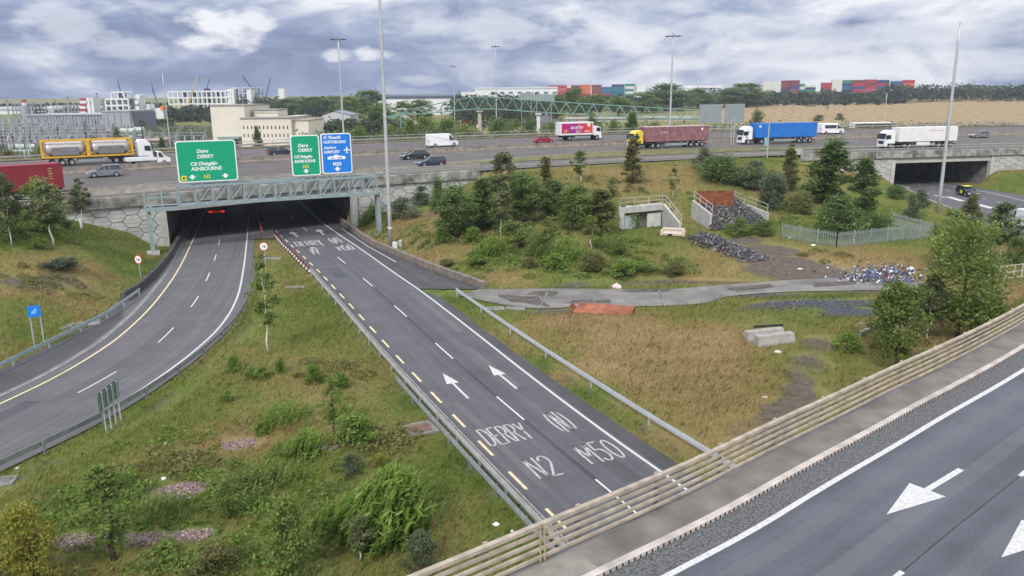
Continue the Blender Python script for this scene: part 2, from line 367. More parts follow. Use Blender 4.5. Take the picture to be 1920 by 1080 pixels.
# ================================================================== terrain heights
CTRL = [(x, y, z) for x, y, z in (
 (0, 560, 2.2), (100, 560, 1.5), (200, 540, 1.0), (0, 640, .8), (80, 645, .5), (250, 500, .8), (0, 470, 4.2), (100, 465, 3.6), (0, 405, 5.6), (60, 402, 5.4), (110, 407, 4.6), (142, 412, 4.1), (175, 422, 3.4),
 (225, 440, 2.1), (277, 456, 1.1), (305, 470, .6), (490, 480, .1), (500, 560, .25), (500, 700, .3), (560, 800, .3), (300, 820, .3), (100, 900, .3), (300, 950, .6), (500, 1000, .6), (100, 1070, .8), (700, 900, .3),
 (800, 850, .1), (900, 990, .1), (0, 900, .4), (950, 620, .2), (1100, 700, .3), (1300, 800, .3), (1400, 700, .3), (1200, 600, .3), (1000, 560, .1), (1500, 640, .4), (1650, 560, .5), (1650, 680, .5), (1800, 600, .7),
 (1900, 540, 1.4), (1850, 460, .8), (1500, 520, .5), (1400, 500, .8), (740, 480, .4), (800, 480, .6), (900, 510, .6), (720, 445, .9), (760, 440, 1.2), (732, 397, 1.8), (810, 377, 2.6), (840, 355, 4.2), (880, 341, 5.2),
 (930, 330, 6.0), (1000, 326, 6.4), (1100, 318, 6.4), (1300, 308, 6.4), (1450, 302, 6.4), (1000, 420, 2.4), (1100, 420, 2.1), (950, 450, 1.4), (1000, 370, 4.4), (1150, 365, 4.2), (1280, 360, 4.0), (1450, 360, 3.8), (1250, 440, 1.1), (1170, 428, 1.2), (1246, 421, 1.15), (1277, 437, 1.1), (1100, 480, .9), (1200, 480, .8), (1320, 440, 1.0),
 (1460, 410, 1.7), (1550, 440, 1.0), (1600, 370, 2.2), (1500, 330, 5.3), (1560, 320, 5.0), (1660, 362, 1.0), (1700, 410, .5), (1800, 440, .3), (1420, 450, .9), (1900, 352, 2.5), (1940, 345, 4.5))]
_cp3 = [P(x, y, z) for x, y, z in CTRL] + [np.array(q, float) for q in ((-95, 55, 3.5), (-130, 80, 6), (-62, 38, .8), (-100, 25, 2), (-40, 10, .8), (0, 5, .5), (30, 5, .5), (60, 30, .6), (110, 60, .6), (150, 100, 1), (130, 130, .5), (110, 140, 2), (180, 150, 4), (90, 90, .4), (-20, -20, .5), (60, -20, .5))]
_C = np.array(_cp3); _D = np.linalg.norm(_C[:, None, :2]-_C[None, :, :2], axis=2)
_n = len(_C); _A = np.zeros((_n+1, _n+1)); _A[:_n, :_n] = _D + np.eye(_n)*.6*-1; _A[_n, :_n] = _A[:_n, _n] = 1
_w = np.linalg.solve(_A, np.r_[_C[:, 2], 0])
def rbf(x, y):
    out = np.full(x.shape, _w[_n])
    for k in range(_n): out += _w[k]*np.hypot(x-_C[k, 0], y-_C[k, 1])
    return out
def inpoly(x, y, poly):
    r = np.zeros(x.shape, bool); j = len(poly)-1
    for i in range(len(poly)):
        xi, yi = poly[i][:2]; xj, yj = poly[j][:2]
        if abs(yj-yi) > 1e-9: r ^= ((yi > y) != (yj > y)) & (x < (xj-xi)*(y-yi)/(yj-yi)+xi)
        j = i
    return r
def dline(x, y, pts):
    """distance to a polyline and the arc length of the nearest vertex"""
    pts = np.array(pts)[:, :2]; best = np.full(x.shape, 1e9); arg = np.zeros(x.shape, int)
    for k in range(len(pts)):
        dd = (x-pts[k, 0])**2+(y-pts[k, 1])**2; m = dd < best; best[m] = dd[m]; arg[m] = k
    return np.sqrt(best), arg
def noise2(x, y, sc, seed=0):
    r = np.random.default_rng(seed+11); g = r.random((64, 64)); u = x/sc; v = y/sc
    i = np.floor(u).astype(int); j = np.floor(v).astype(int); fu = u-i; fv = v-j; fu = fu*fu*(3-2*fu); fv = fv*fv*(3-2*fv)
    G_ = lambda a, b: g[a % 64, b % 64]
    return (G_(i, j)*(1-fu)+G_(i+1, j)*fu)*(1-fv)+(G_(i, j+1)*(1-fu)+G_(i+1, j+1)*fu)*fv
def fbm(x, y, sc, seed=0, o=4):
    t = 0; a = 1; w = 0
    for k in range(o): t = t+a*noise2(x+37*k, y-19*k, sc/2**k, seed+k); w += a; a *= .55
    return t/w
def axis(lo, hi, step, far_lo, far_hi):
    c = list(np.arange(lo, hi+.1, step)); a = [lo]; st = step
    while a[-1] > far_lo: st *= 1.22; a.append(a[-1]-st)
    b = [hi]; st = step
    while b[-1] < far_hi: st *= 1.22; b.append(b[-1]+st)
    return np.array(sorted(set(a[1:]+c+b[1:])))
GX = axis(-150, 190, 1.2, -9000, 9000); GY = axis(-25, 300, 1.2, -400, 12000)
XX, YY = np.meshgrid(GX, GY)
near = (XX > -160) & (XX < 200) & (YY < 215)
ZZ = np.zeros(XX.shape)
ZZ[near] = np.clip(rbf(XX[near], YY[near]), -.2, 7)
ZZ[near] += (fbm(XX[near], YY[near], 9, 3)-.5)*.5
POND = [(nb_left, nb_right, 0), (sb_left, sb_right, 0)]
road_polys = [np.vstack([nb_left, nb_right2[::-1], nb_right[::-1]]), np.vstack([sb_left, sb_right[::-1]]), np.vstack([ur_near, ur_far[::-1]])]
xs = XX[near]; ys = YY[near]; zs = ZZ[near]
flat = np.zeros(xs.shape)                      # 1 on the carriageways, fading away from them
for p in road_polys:
    ins = inpoly(xs, ys, p); d, _ = dline(xs, ys, resample(np.vstack([p, p[:1]]), 1.5)); d[ins] = 0
    flat = np.maximum(flat, np.clip(1-(d-1.6)/4.0, 0, 1))
tp = np.vstack([track_top, track_bot[::-1]]); ins = inpoly(xs, ys, tp); d, _ = dline(xs, ys, resample(np.vstack([tp, tp[:1]]), 2)); d[ins] = 0
flat = np.maximum(flat, np.clip(1-(d-.5)/5, 0, 1))
flat = flat*flat*(3-2*flat)
zs = zs*(1-flat)+(-.10)*flat
# motorway body
ms = np.zeros(xs.shape); md = np.zeros(xs.shape)
dd, kk = dline(xs, ys, M_edge); ex = xs-M_edge[kk, 0]; ey = ys-M_edge[kk, 1]; md = ex*M_N[kk, 0]+ey*M_N[kk, 1]; mz = M_edge[kk, 2]+BANK*md; ms = M_S[kk]
wall = ((ms > sL-34) & (ms < s_at(905))) | ((ms > s_at(1560)) & (ms < rR+60))
d0 = np.where(wall, 1.5, -.5)
body = np.clip((md-d0)/1.2, 0, 1); past = md > M_W
zfar = 2.0+0*xs
body2 = np.clip(1-(md-M_W)/14, 0, 1)
top = np.where(wall | (md > 3), mz-.35, mz-.10)
zs = np.where(md > 20, top*body2+zfar*(1-body2), zs*(1-body)+top*body)
for o in (open1, open2):
    i = inpoly(xs, ys, o); zs[i & (md > -1.5)] = -.12
# flyover embankment to the right of the bridge
do, ko = dline(xs, ys, ov_line); oe = (xs-ov_line[ko, 0])*np.gradient(ov_line[:, 1])[ko]-(ys-ov_line[ko, 1])*np.gradient(ov_line[:, 0])[ko]   # + on the right
zo = (OVZ-.25)-np.clip(np.maximum(-oe-2.6, oe-9.5), 0, None)*.95
zo = np.where(ov_S[ko] > ov_sR, zo, zo-np.clip((ov_sR-ov_S[ko])*1.4, 0, 20))
zs = np.maximum(zs, np.minimum(zo, OVZ-.25))
ZZ[near] = zs
far = ~near; rr = np.hypot(XX, YY)
ZZ[far] = np.where(YY[far] > 120, 2.0+7.5*np.clip((rr[far]-380)/600, 0, 1)**1.0, np.clip(.5+0*XX[far], 0, 1))
def gz(x, y):
    """terrain height by bilinear look-up"""
    x = np.asarray(x, float); y = np.asarray(y, float)
    i = np.clip(np.searchsorted(GX, x)-1, 0, len(GX)-2); j = np.clip(np.searchsorted(GY, y)-1, 0, len(GY)-2)
    u = np.clip((x-GX[i])/(GX[i+1]-GX[i]), 0, 1); v = np.clip((y-GY[j])/(GY[j+1]-GY[j]), 0, 1)
    return (ZZ[j, i]*(1-u)+ZZ[j, i+1]*u)*(1-v)+(ZZ[j+1, i]*(1-u)+ZZ[j+1, i+1]*u)*v
def G(px, py, ymax=4000):
    """first terrain point on the sight line through a pixel"""
    d = ray(px, py); Y = 12.0; prev = Y
    while Y < ymax:
        p = np.array([0, 0, CH])+d*(Y/d[1])
        if p[2] < gz(p[0], p[1]):
            lo, hi = prev, Y
            for _ in range(25):
                m = (lo+hi)/2; q = np.array([0, 0, CH])+d*(m/d[1])
                if q[2] < gz(q[0], q[1]): hi = m
                else: lo = m
            q = np.array([0, 0, CH])+d*(hi/d[1]); q[2] = gz(q[0], q[1]); return q
        prev = Y; Y += max(.6, Y*.006)
    return np.array([0, 0, CH])+d*(ymax/d[1])
# ---- ground cover: dry (0 lush .. 1 straw), dirt (bare earth), mulch, grav
gx = XX.ravel(); gy = YY.ravel(); NV = len(gx)
dry = .45+(fbm(gx, gy, 14, 5)-.5)*1.3; dirt = np.zeros(NV); mulch = np.zeros(NV); grav = np.zeros(NV)
def blob(arr, px, py, rx, val, ry=None, z=None, soft=.6):
    p = G(px, py); ry = ry or rx
    q = np.hypot((gx-p[0])/rx, (gy-p[1])/ry)+(fbm(gx, gy, 3.0, int(px))-.5)*.8
    w = np.clip((1-q)/soft, 0, 1); arr[:] = arr*(1-w)+val*w
nr = (np.abs(gx) < 200) & (gy < 215)
for px, py, r, v in ((1150, 700, 13, .95), (1250, 640, 10, .92), (1080, 610, 6, .95), (1320, 780, 8, .7), (1230, 760, 8, .75), (1000, 650, 6, .62), (1130, 780, 4, .35), (1430, 590, 5, .30), (1300, 590, 6, .45), (1560, 680, 6, .45), (1620, 640, 6, .4), (1090, 735, 3, .1),
                     (1000, 690, 3, .2), (620, 640, 8, .42), (560, 620, 5, .3), (600, 720, 6, .55), (500, 740, 7, .62), (400, 780, 6, .6), (300, 860, 5, .55), (450, 820, 6, .7), (340, 760, 6, .3), (150, 850, 5, .3), (850, 880, 3.5, .1), (780, 760, 3, .15), (900, 950, 3, .25),
                     (700, 820, 5, .5), (600, 900, 5, .3), (400, 960, 5, .35), (200, 960, 5, .25), (560, 1040, 4, .45), (820, 1000, 4, .5), (250, 520, 6, .1), (200, 560, 6, .2), (60, 560, 8, .75), (120, 500, 8, .65), (50, 600, 6, .3), (250, 470, 5, .4),
                     (800, 430, 6, .75), (780, 410, 5, .8), (760, 430, 4, .6), (900, 500, 6, .35), (1000, 500, 8, .25), (1150, 500, 6, .4), (1250, 500, 5, .55), (1330, 520, 5, .75), (950, 525, 5, .7), (1000, 350, 9, .7), (1120, 340, 10, .62), (1200, 340, 9, .75), (1280, 330, 9, .7),
                     (1230, 390, 6, .6), (1450, 370, 8, .6), (1560, 320, 6, .95), (1480, 400, 6, .55), (1640, 390, 6, .3), (1620, 470, 6, .65), (1660, 490, 6, .9), (1560, 490, 6, .8), (1880, 560, 6, .85), (1840, 620, 6, .8), (1700, 640, 6, .8), (1750, 480, 6, .6), (1900, 345, 8, .2)):
    blob(dry, px, py, r, v)
for px, py, rx, ry, v in ((1430, 470, 6, 4, 1), (1470, 500, 6, 5, 1), (1510, 510, 7, 3.5, .9), (1400, 450, 3.5, 3, .9), (1560, 535, 8, 4.5, 1), (1650, 540, 8, 4, 1), (1500, 570, 8, 2.0, .9), (1535, 648, 2, 2.4, .8), (1515, 680, 1.6, 2.4, .95), (1500, 710, 1.6, 2.4, 1), (1488, 740, 1.6, 2.2, 1), (1474, 770, 1.7, 2.2, 1), (1458, 800, 1.9, 2.2, 1), (1440, 830, 2.2, 2.2, .9), (1400, 800, 2.5, 2, .45), (1180, 590, 5, 1.0, .5), (960, 560, 4, 2.2, .9),
                          (1050, 585, 5, 1.5, .8), (820, 450, 5, 4, .45), (790, 400, 5, 5, .4), (50, 530, 4, 2.5, .75), (120, 520, 3, 2, .6), (1100, 535, 14, .9, .8), (1300, 528, 10, 1.0, .7), (240, 568, 2.0, 2.5, .8), (290, 520, 2.0, 4, .6), (560, 448, 2, 1, .6), (1400, 615, 3, .8, .2)):
    blob(dirt, px, py, rx, v, ry)
for px, py, rx, ry in ((325, 925, 1.5, 1.3), (150, 1012, 1.3, .9), (285, 1012, 1.0, .6), (370, 1002, .9, .55), (450, 832, 1.4, .6), (625, 838, 1.0, .5), (545, 1030, .7, .5)): blob(mulch, px, py, rx, 1, ry, soft=.35)
for px, py, rx, ry in ((1520, 570, 8, 2.2), (1450, 556, 5, 1.5), (1600, 588, 6, 1.8)): blob(grav, px, py, rx, 1, ry)
# strips of bare dirt along the carriageway edges and barriers
for line, o in ((nb_yel, 1.5), (nb_right2, -1.0), (sb_wht, -2.2)):
    d, _ = dline(gx[nr], gy[nr], offset(line, o)); w = np.clip(1-d/1.3, 0, 1)*.55; t = dirt[nr]; dirt[nr] = np.maximum(t, w*(.5+fbm(gx[nr], gy[nr], 5, 9)))
fm = gy > 215
farfield = np.zeros(NV)
farfield[(gy > 330) & (gx > .165*gy+40) & (gx > 70) & (gy < 900)] = 1
dry[fm] = .50+(fbm(gx[fm], gy[fm], 90, 5)-.5)*1.0
dirt[fm] = .25*np.clip(fbm(gx[fm], gy[fm], 60, 15)*1.4, 0, 1)
yd = (gx < -.22*gy-8) & (gy > 200) & (gy < 440); dirt[yd] = .75*(.6+.6*fbm(gx[yd], gy[yd], 30, 21))
dry = np.clip(dry, 0, 1)
me = bpy.data.meshes.new('ground'); nx, ny = len(GX), len(GY)
idx = np.arange(nx*ny).reshape(ny, nx)
fc = np.stack([idx[:-1, :-1], idx[:-1, 1:], idx[1:, 1:], idx[1:, :-1]], -1).reshape(-1, 4)
me.vertices.add(NV); me.vertices.foreach_set('co', np.stack([gx, gy, ZZ.ravel()], 1).astype(np.float32).ravel())
me.loops.add(len(fc)*4); me.loops.foreach_set('vertex_index', fc.ravel().astype(np.int32)); me.polygons.add(len(fc))
me.polygons.foreach_set('loop_start', np.arange(0, len(fc)*4, 4, dtype=np.int32)); me.polygons.foreach_set('use_smooth', np.ones(len(fc), bool)); me.update(calc_edges=True)
ca = me.color_attributes.new('cover', 'FLOAT_COLOR', 'POINT'); ca.data.foreach_set('color', np.stack([dry, dirt, mulch, grav], 1).astype(np.float32).ravel())
fa = me.attributes.new('crop', 'FLOAT', 'POINT'); fa.data.foreach_set('value', farfield.astype(np.float32))
ground = bpy.data.objects.new('ground', me); COL.objects.link(ground); struct(ground)
def ground_mat():
    m = bpy.data.materials.new('grassland'); m.use_nodes = True; t = m.node_tree; b = t.nodes['Principled BSDF']; b.inputs['Roughness'].default_value = .95; b.inputs['Specular IOR Level'].default_value = .15
    N = t.nodes.new; Lk = t.links.new
    a = N('ShaderNodeVertexColor'); a.layer_name = 'cover'; sp = N('ShaderNodeSeparateColor'); Lk(a.outputs[0], sp.inputs[0])
    co = N('ShaderNodeTexCoord')
    def noise(sc, d=5, r=.6):
        n = N('ShaderNodeTexNoise'); n.inputs['Scale'].default_value = sc; n.inputs['Detail'].default_value = d; n.inputs['Roughness'].default_value = r; Lk(co.outputs['Object'], n.inputs['Vector']); return n.outputs[0]
    def mth(op, x, y, cl=False):
        n = N('ShaderNodeMath'); n.operation = op; n.use_clamp = cl
        for i, v in enumerate((x, y)):
            if isinstance(v, (int, float)): n.inputs[i].default_value = v
            else: Lk(v, n.inputs[i])
        return n.outputs[0]
    def ramp(f, st):
        n = N('ShaderNodeValToRGB'); e = n.color_ramp.elements
        while len(e) < len(st): e.new(.5)
        for q, (p, c) in zip(e, st): q.position = p; q.color = (*c, 1)
        Lk(f, n.inputs[0]); return n.outputs[0]
    def mix(f, x, y):
        n = N('ShaderNodeMix'); n.data_type = 'RGBA'
        if isinstance(f, (int, float)): n.inputs[0].default_value = f
        else: Lk(f, n.inputs[0])
        for i, v in ((6, x), (7, y)):
            if isinstance(v, tuple): n.inputs[i].default_value = (*v, 1)
            else: Lk(v, n.inputs[i])
        return n.outputs[2]
    fine = noise(3.2, 6, .7); mid = noise(.55, 5, .6)
    dr = mth('ADD', sp.outputs[0], mth('ADD', mth('MULTIPLY', mth('SUBTRACT', fine, .5), .9), mth('MULTIPLY', mth('SUBTRACT', mid, .5), .9)))
    g = ramp(dr, [(0, (.075, .115, .022)), (.25, (.125, .16, .036)), (.5, (.185, .178, .058)), (.75, (.235, .175, .075)), (1, (.31, .225, .115))])
    soil = ramp(noise(1.8, 6, .7), [(.3, (.075, .06, .045)), (.7, (.155, .13, .105))])
    dm = mth('MULTIPLY', mth('ADD', sp.outputs[1], mth('MULTIPLY', mth('SUBTRACT', noise(1.1, 6, .7), .5), .7)), 1.0)
    dmk = ramp(dm, [(.30, (0, 0, 0)), (.62, (1, 1, 1))]); c = mix(dmk, g, soil)
    mu = ramp(noise(9, 4, .7), [(.35, (.13, .09, .085)), (.65, (.33, .25, .24))]); c = mix(ramp(mth('ADD', sp.outputs[2], mth('MULTIPLY', mth('SUBTRACT', noise(2.5), .5), .8)), [(.4, (0, 0, 0)), (.6, (1, 1, 1))]), c, mu)
    gr = ramp(noise(7, 6, .75), [(.35, (.03, .033, .045)), (.55, (.085, .09, .11)), (.72, (.22, .23, .26))]); c = mix(ramp(mth('ADD', a.outputs[1], mth('MULTIPLY', mth('SUBTRACT', noise(1.0), .5), .8)), [(.4, (0, 0, 0)), (.6, (1, 1, 1))]), c, gr)
    cr = N('ShaderNodeAttribute'); cr.attribute_name = 'crop'
    wv = N('ShaderNodeTexWave'); wv.inputs['Scale'].default_value = .05; wv.inputs['Distortion'].default_value = 9; wv.inputs['Detail'].default_value = 4; Lk(co.outputs['Object'], wv.inputs['Vector'])
    c = mix(cr.outputs['Fac'], c, mix(wv.outputs['Fac'], (.235, .165, .08), (.35, .265, .15)))
    Lk(c, b.inputs['Base Color'])
    bp = N('ShaderNodeBump'); bp.inputs['Strength'].default_value = .6; bp.inputs['Distance'].default_value = .25; Lk(noise(4.0, 6, .75), bp.inputs['Height']); Lk(bp.outputs[0], b.inputs['Normal'])
    return m
me.materials.append(ground_mat())
# ================================================================== carriageways
def asphalt(name, base, streak=None, sc=1.0, var=.16, patch=.5):
    m = bpy.data.materials.new(name); m.use_nodes = True; t = m.node_tree; b = t.nodes['Principled BSDF']; b.inputs['Roughness'].default_value = .8; b.inputs['Specular IOR Level'].default_value = .35
    N = t.nodes.new; Lk = t.links.new; co = N('ShaderNodeTexCoord'); uv = N('ShaderNodeUVMap')
    n = N('ShaderNodeTexNoise'); n.inputs['Scale'].default_value = .35*sc; n.inputs['Detail'].default_value = 6; n.inputs['Roughness'].default_value = .6; Lk(co.outputs['Object'], n.inputs[0])
    f = N('ShaderNodeTexNoise'); f.inputs['Scale'].default_value = 22*sc; f.inputs['Detail'].default_value = 3; Lk(co.outputs['Object'], f.inputs[0])
    a = N('ShaderNodeMath'); a.operation = 'ADD'; Lk(n.outputs[0], a.inputs[0]); f2 = N('ShaderNodeMath'); f2.operation = 'MULTIPLY'; f2.inputs[1].default_value = .7; Lk(f.outputs[0], f2.inputs[0]); Lk(f2.outputs[0], a.inputs[1])
    r = N('ShaderNodeValToRGB'); e = r.color_ramp.elements; e[0].position = .55; e[1].position = 1.1
    e[0].color = (*[c*(1-var) for c in base], 1); e[1].color = (*[c*(1+var) for c in base], 1); Lk(a.outputs[0], r.inputs[0]); out = r.outputs[0]
    # wheel tracks and worn lanes run along the carriageway: noise stretched along the strip's own length (uv)
    mp = N('ShaderNodeMapping'); mp.inputs['Scale'].default_value = (.012, 1.0, 1); Lk(uv.outputs[0], mp.inputs[0])
    s = N('ShaderNodeTexNoise'); s.inputs['Scale'].default_value = 1.5; s.inputs['Detail'].default_value = 4; Lk(mp.outputs[0], s.inputs[0])
    sr = N('ShaderNodeValToRGB'); q = sr.color_ramp.elements; q[0].position = .36; q[1].position = .64; q[0].color = (.87, .87, .87, 1); q[1].color = (1.16, 1.16, 1.16, 1); Lk(s.outputs[0], sr.inputs[0])
    mm = N('ShaderNodeMix'); mm.data_type = 'RGBA'; mm.blend_type = 'MULTIPLY'; mm.inputs[0].default_value = 1; Lk(out, mm.inputs[6]); Lk(sr.outputs[0], mm.inputs[7])
    Lk(mm.outputs[2], b.inputs['Base Color'])
    bp = N('ShaderNodeBump'); bp.inputs['Strength'].default_value = .25; bp.inputs['Distance'].default_value = .02; Lk(f.outputs[0], bp.inputs['Height']); Lk(bp.outputs[0], b.inputs['Normal'])
    return m
A_nb = asphalt('worn grey asphalt', (.083, .082, .092)); A_sb = asphalt('pale worn asphalt', (.098, .094, .102)); A_m = asphalt('brownish motorway asphalt', (.098, .088, .083)); A_ov = asphalt('flyover asphalt', (.080, .082, .100), var=.22)
A_dk = asphalt('dark shoulder asphalt', (.058, .057, .06), var=.25)
def ribbon(name, A, B, m, parent=None, n=None, z=0.0, kind=None):
    """sheet between two edge lines, cut across into equal stations; uv = (metres along, metres across)"""
    n = n or int(max(plen(A), plen(B))); 
    def st(p): 
        L = np.r_[0, np.cumsum(np.linalg.norm(np.diff(p, axis=0), axis=1))]; q = np.linspace(0, L[-1], n+1); return np.stack([np.interp(q, L, p[:, i]) for i in range(3)], 1)
    A = lift(st(np.array(A)), z); B = lift(st(np.array(B)), z); b = MB(); b.sheet(A, B); o = b.build(name, m, parent)
    uv = o.data.uv_layers.new(name='uv'); L = np.r_[0, np.cumsum(np.linalg.norm(np.diff(A, axis=0), axis=1))]; Wd = np.linalg.norm(B-A, axis=1)
    for p in o.data.polygons:
        for li in p.loop_indices:
            vi = o.data.loops[li].vertex_index; uv.data[li].uv = (L[vi], 0) if vi <= n else (L[vi-n-1], Wd[vi-n-1])
    if o.data.polygons[0].normal.z < 0: o.data.flip_normals()
    return o
def flatline(name, pts, w, m, parent, z=.004):
    pts = np.array(pts); b = MB(); b.sheet(lift(offset(pts, -w/2), z), lift(offset(pts, w/2), z)); o = b.build(name, m, parent)
    if o.data.polygons[0].normal.z < 0: o.data.flip_normals()
    return o
def dashes(name, pts, w, mark, gap, m, parent, phase=0, z=.004, s0=0, s1=None):
    b = MB(); L = plen(pts); s = s0+phase; s1 = s1 or L
    while s < s1:
        q = cut(pts, max(s, s0), min(s+mark, s1))
        if len(q) > 1 and plen(q) > .1: b.sheet(lift(offset(q, -w/2), z), lift(offset(q, w/2), z))
        s += mark+gap
    o = b.build(name, m, parent)
    if o.data.polygons and o.data.polygons[0].normal.z < 0: o.data.flip_normals()
    return o
def arc_of(pts, px, py, z=0.0):
    p = P(px, py, z); pts = np.array(pts); L = np.r_[0, np.cumsum(np.linalg.norm(np.diff(pts, axis=0), axis=1))]
    return L[int(np.argmin(((pts[:, :2]-p[:2])**2).sum(1)))]
# north-bound carriageway (its wide upper part reaches the low wall, the lower part ends at a channel)
k = int(np.argmin(((nb_left[:, :2]-P(700, 640)[:2])**2).sum(1)))
nbE = offset(nb_edge, -.25)
northbound = struct(ribbon('northbound_road', nb_left, nbE, A_nb))
wide = struct(ribbon('hard_strip', offset(nb_edge[:int(arc_of(nb_edge, 790, 546))], -.25), nb_right, A_dk))
struct(ribbon('hard_strip', offset(nb_edge[int(arc_of(nb_edge, 790, 546)):], -.25), nb_right2, A_dk))
flatline('edge_line', nb_edge, .17, 'line', northbound)
dashes('yellow_edge_line', nb_yel, .16, 2, 2, M['yline'], northbound, phase=arc_of(nb_yel, 596, 506) % 4)
ph = arc_of(nb_dash, 683, 523) % 12; dashes('lane_line', nb_dash, .13, 4, 8, M['line'], northbound, phase=ph-12)
flatline('parking_line', PL([(640, 428), (690, 462), (742, 491)]), .13, 'line', northbound, .003)
# dark joint between lanes
flatline('lane_joint', cut(nb_dash, arc_of(nb_dash, 700, 540), plen(nb_dash)-2), .28, asphalt('joint tar', (.048, .048, .054), var=.3), northbound, .002)
southbound = struct(ribbon('southbound_road', sb_left, sb_right, A_sb))
flatline('yellow_edge_line', sb_yel, .16, 'yline', southbound); flatline('edge_line', sb_wht, .17, 'line', southbound)
dashes('lane_line', sb_dash, .12, 4, 6.5, M['line'], southbound, phase=1)
flatline('channel_line', offset(sb_yel, 1.1)[22:], .35, mat('channel concrete', (.20, .195, .19), .9, var=.3), southbound, .003)
_a = int(arc_of(sb_left, 225, 575)); lay = struct(ribbon('lay_by', sb_left[_a:], offset(sb_yel, 1.5)[int(arc_of(sb_yel, 262, 600)):], A_dk, z=.003))
underroad = struct(ribbon('side_road', smooth_curve(ur_near, 1, 1), smooth_curve(ur_far, 1, 1), A_nb))
flatline('edge_line', PL([(1640, 333), (1689, 348), (1735, 371), (1760, 381), (1830, 408)]), .2, 'line', underroad); flatline('edge_line', PL([(1690, 331), (1803, 352), (1860, 362), (1930, 379)]), .2, 'line', underroad)
dashes('lane_line', resample(PL([(1690, 338), (1723, 345), (1780, 358), (1843, 372), (1900, 386)]), 1), .18, 2.2, 3.4, M['line'], underroad)
hb = MB()
for a, b_, w in (((1726, 359), (1740, 363), .5), ((1752, 366), (1772, 370), .6), ((1778, 369), (1805, 377), 1.0), ((1832, 383), (1862, 391), 1.2), ((1694, 349), (1706, 352), .4)): q = PL([a, b_]); hb.sheet(lift(offset(q, -w/2), .006), lift(offset(q, w/2), .006))
hb.build('hatching', 'line', underroad)
# access track: broken concrete slabs
A_tr = asphalt('old track concrete', (.145, .137, .126), var=.5)
track = struct(ribbon('path', track_top, track_bot, A_tr, z=-.02))
for a, b_ in (((1235, 544), (1243, 573)), ((1328, 536), (1352, 568)), ((1120, 541), (1112, 573)), ((1030, 541), (1010, 580))): flatline('slab_joint', PL([a, b_]), .16, 'concd', track, .004)

def stain(parent, pts, m, z):
    q = np.array([P(*p) for p in pts]); c = q.mean(0); r = np.random.default_rng(int(pts[0][0])); out = []
    for a, b_ in zip(q, np.roll(q, -1, 0)):
        for f in (0, .33, .66): w = a*(1-f)+b_*f; out.append(c+(w-c)*(.85+.3*r.random()))
    b = MB(); b.poly([(p[0], p[1], p[2]+z) for p in out]); return b.build('stain', m, parent)
st1 = mat('track dirt', (.085, .075, .065), .95, var=.4, scale=1.2); st2 = mat('wet dark patch', (.055, .054, .055), .7, var=.3, scale=1.5)
for pts in ([(1000, 545), (1050, 546), (1040, 556), (990, 552)], [(930, 552), (1005, 556), (1030, 574), (960, 566)], [(1180, 541), (1260, 542), (1250, 547), (1170, 546)], [(1070, 562), (1140, 561), (1150, 567), (1060, 568)], [(1360, 540), (1440, 532), (1450, 538), (1380, 548)], [(1520, 530), (1610, 526), (1600, 534), (1530, 538)]): stain(track, pts, st1, .0)
for pts in ([(797, 519), (815, 517), (826, 524), (806, 528)], [(770, 505), (790, 507), (800, 513), (778, 513)], [(812, 536), (828, 531), (846, 539), (830, 543)]): stain(wide, pts, st2, .005)
# --- painted arrows and letters (stroke letters, stretched along the road)
ROADA = math.atan2(*(nb_dash[int(arc_of(nb_dash, 1000, 800))]-nb_dash[int(arc_of(nb_dash, 760, 590))])[[1, 0]]); ROADF = np.array([-math.cos(ROADA), -math.sin(ROADA)]); ROADR = np.array([ROADF[1], -ROADF[0]])
def strokes_mesh(b, strokes, at, w, sx, sy, F, Rt, z):
    for st in strokes:
        pts = np.array([[at[0]+Rt[0]*u*sx+F[0]*v*sy, at[1]+Rt[1]*u*sx+F[1]*v*sy, z] for u, v in st])
        if len(pts) > 2: pts = resample(pts, .12)
        b.sheet(offset(pts, -w/2), offset(pts, w/2))
def arcp(cx, cy, rx, ry, a0, a1, n=10): return [(cx+rx*math.cos(R_(a0+(a1-a0)*i/n)), cy+ry*math.sin(R_(a0+(a1-a0)*i/n))) for i in range(n+1)]
GLY = {'D': [[(0, 0), (0, 1)], [(0, 1), (.35, 1)]+arcp(.3, .5, .5, .5, 75, -75)+[(.35, 0), (0, 0)]], 'E': [[(0, 0), (0, 1)], [(0, 1), (.7, 1)], [(0, .52), (.6, .52)], [(0, 0), (.7, 0)]],
       'R': [[(0, 0), (0, 1)], [(0, 1), (.4, 1)]+arcp(.4, .76, .34, .24, 80, -80, 8)+[(.4, .52), (0, .52)], [(.35, .52), (.78, 0)]], 'Y': [[(.4, 0), (.4, .48)], [(.4, .48), (0, 1)], [(.4, .48), (.8, 1)]],
       'N': [[(0, 0), (0, 1)], [(0, 1), (.7, 0)], [(.7, 0), (.7, 1)]], '2': [arcp(.36, .72, .36, .27, 170, -35)+[(.0, .0)], [(0, 0), (.75, 0)]], 'M': [[(0, 0), (0, 1)], [(0, 1), (.45, .3)], [(.45, .3), (.9, 1)], [(.9, 1), (.9, 0)]],
       '5': [[(.7, 1), (.08, 1)], [(.08, 1), (.05, .56)], [(.05, .56)]+arcp(.33, .31, .38, .31, 110, -150)], '0': [arcp(.36, .5, .36, .5, 0, 360, 20)], '(': [arcp(.7, .5, .6, .56, 130, 230)], ')': [arcp(-.2, .5, .6, .56, 50, -50)]}
def patch(parent, line, px, py, L, w, off, m, z=.003, zp=0.0):
    a = arc_of(line, px, py, zp); q = cut(offset(line, off), a, a+L); return flatline('asphalt_patch', q, w, m, parent, z)
ap1 = asphalt('newer asphalt patch', (.06, .06, .066), var=.3); ap2 = asphalt('faded asphalt patch', (.105, .102, .108), var=.2)
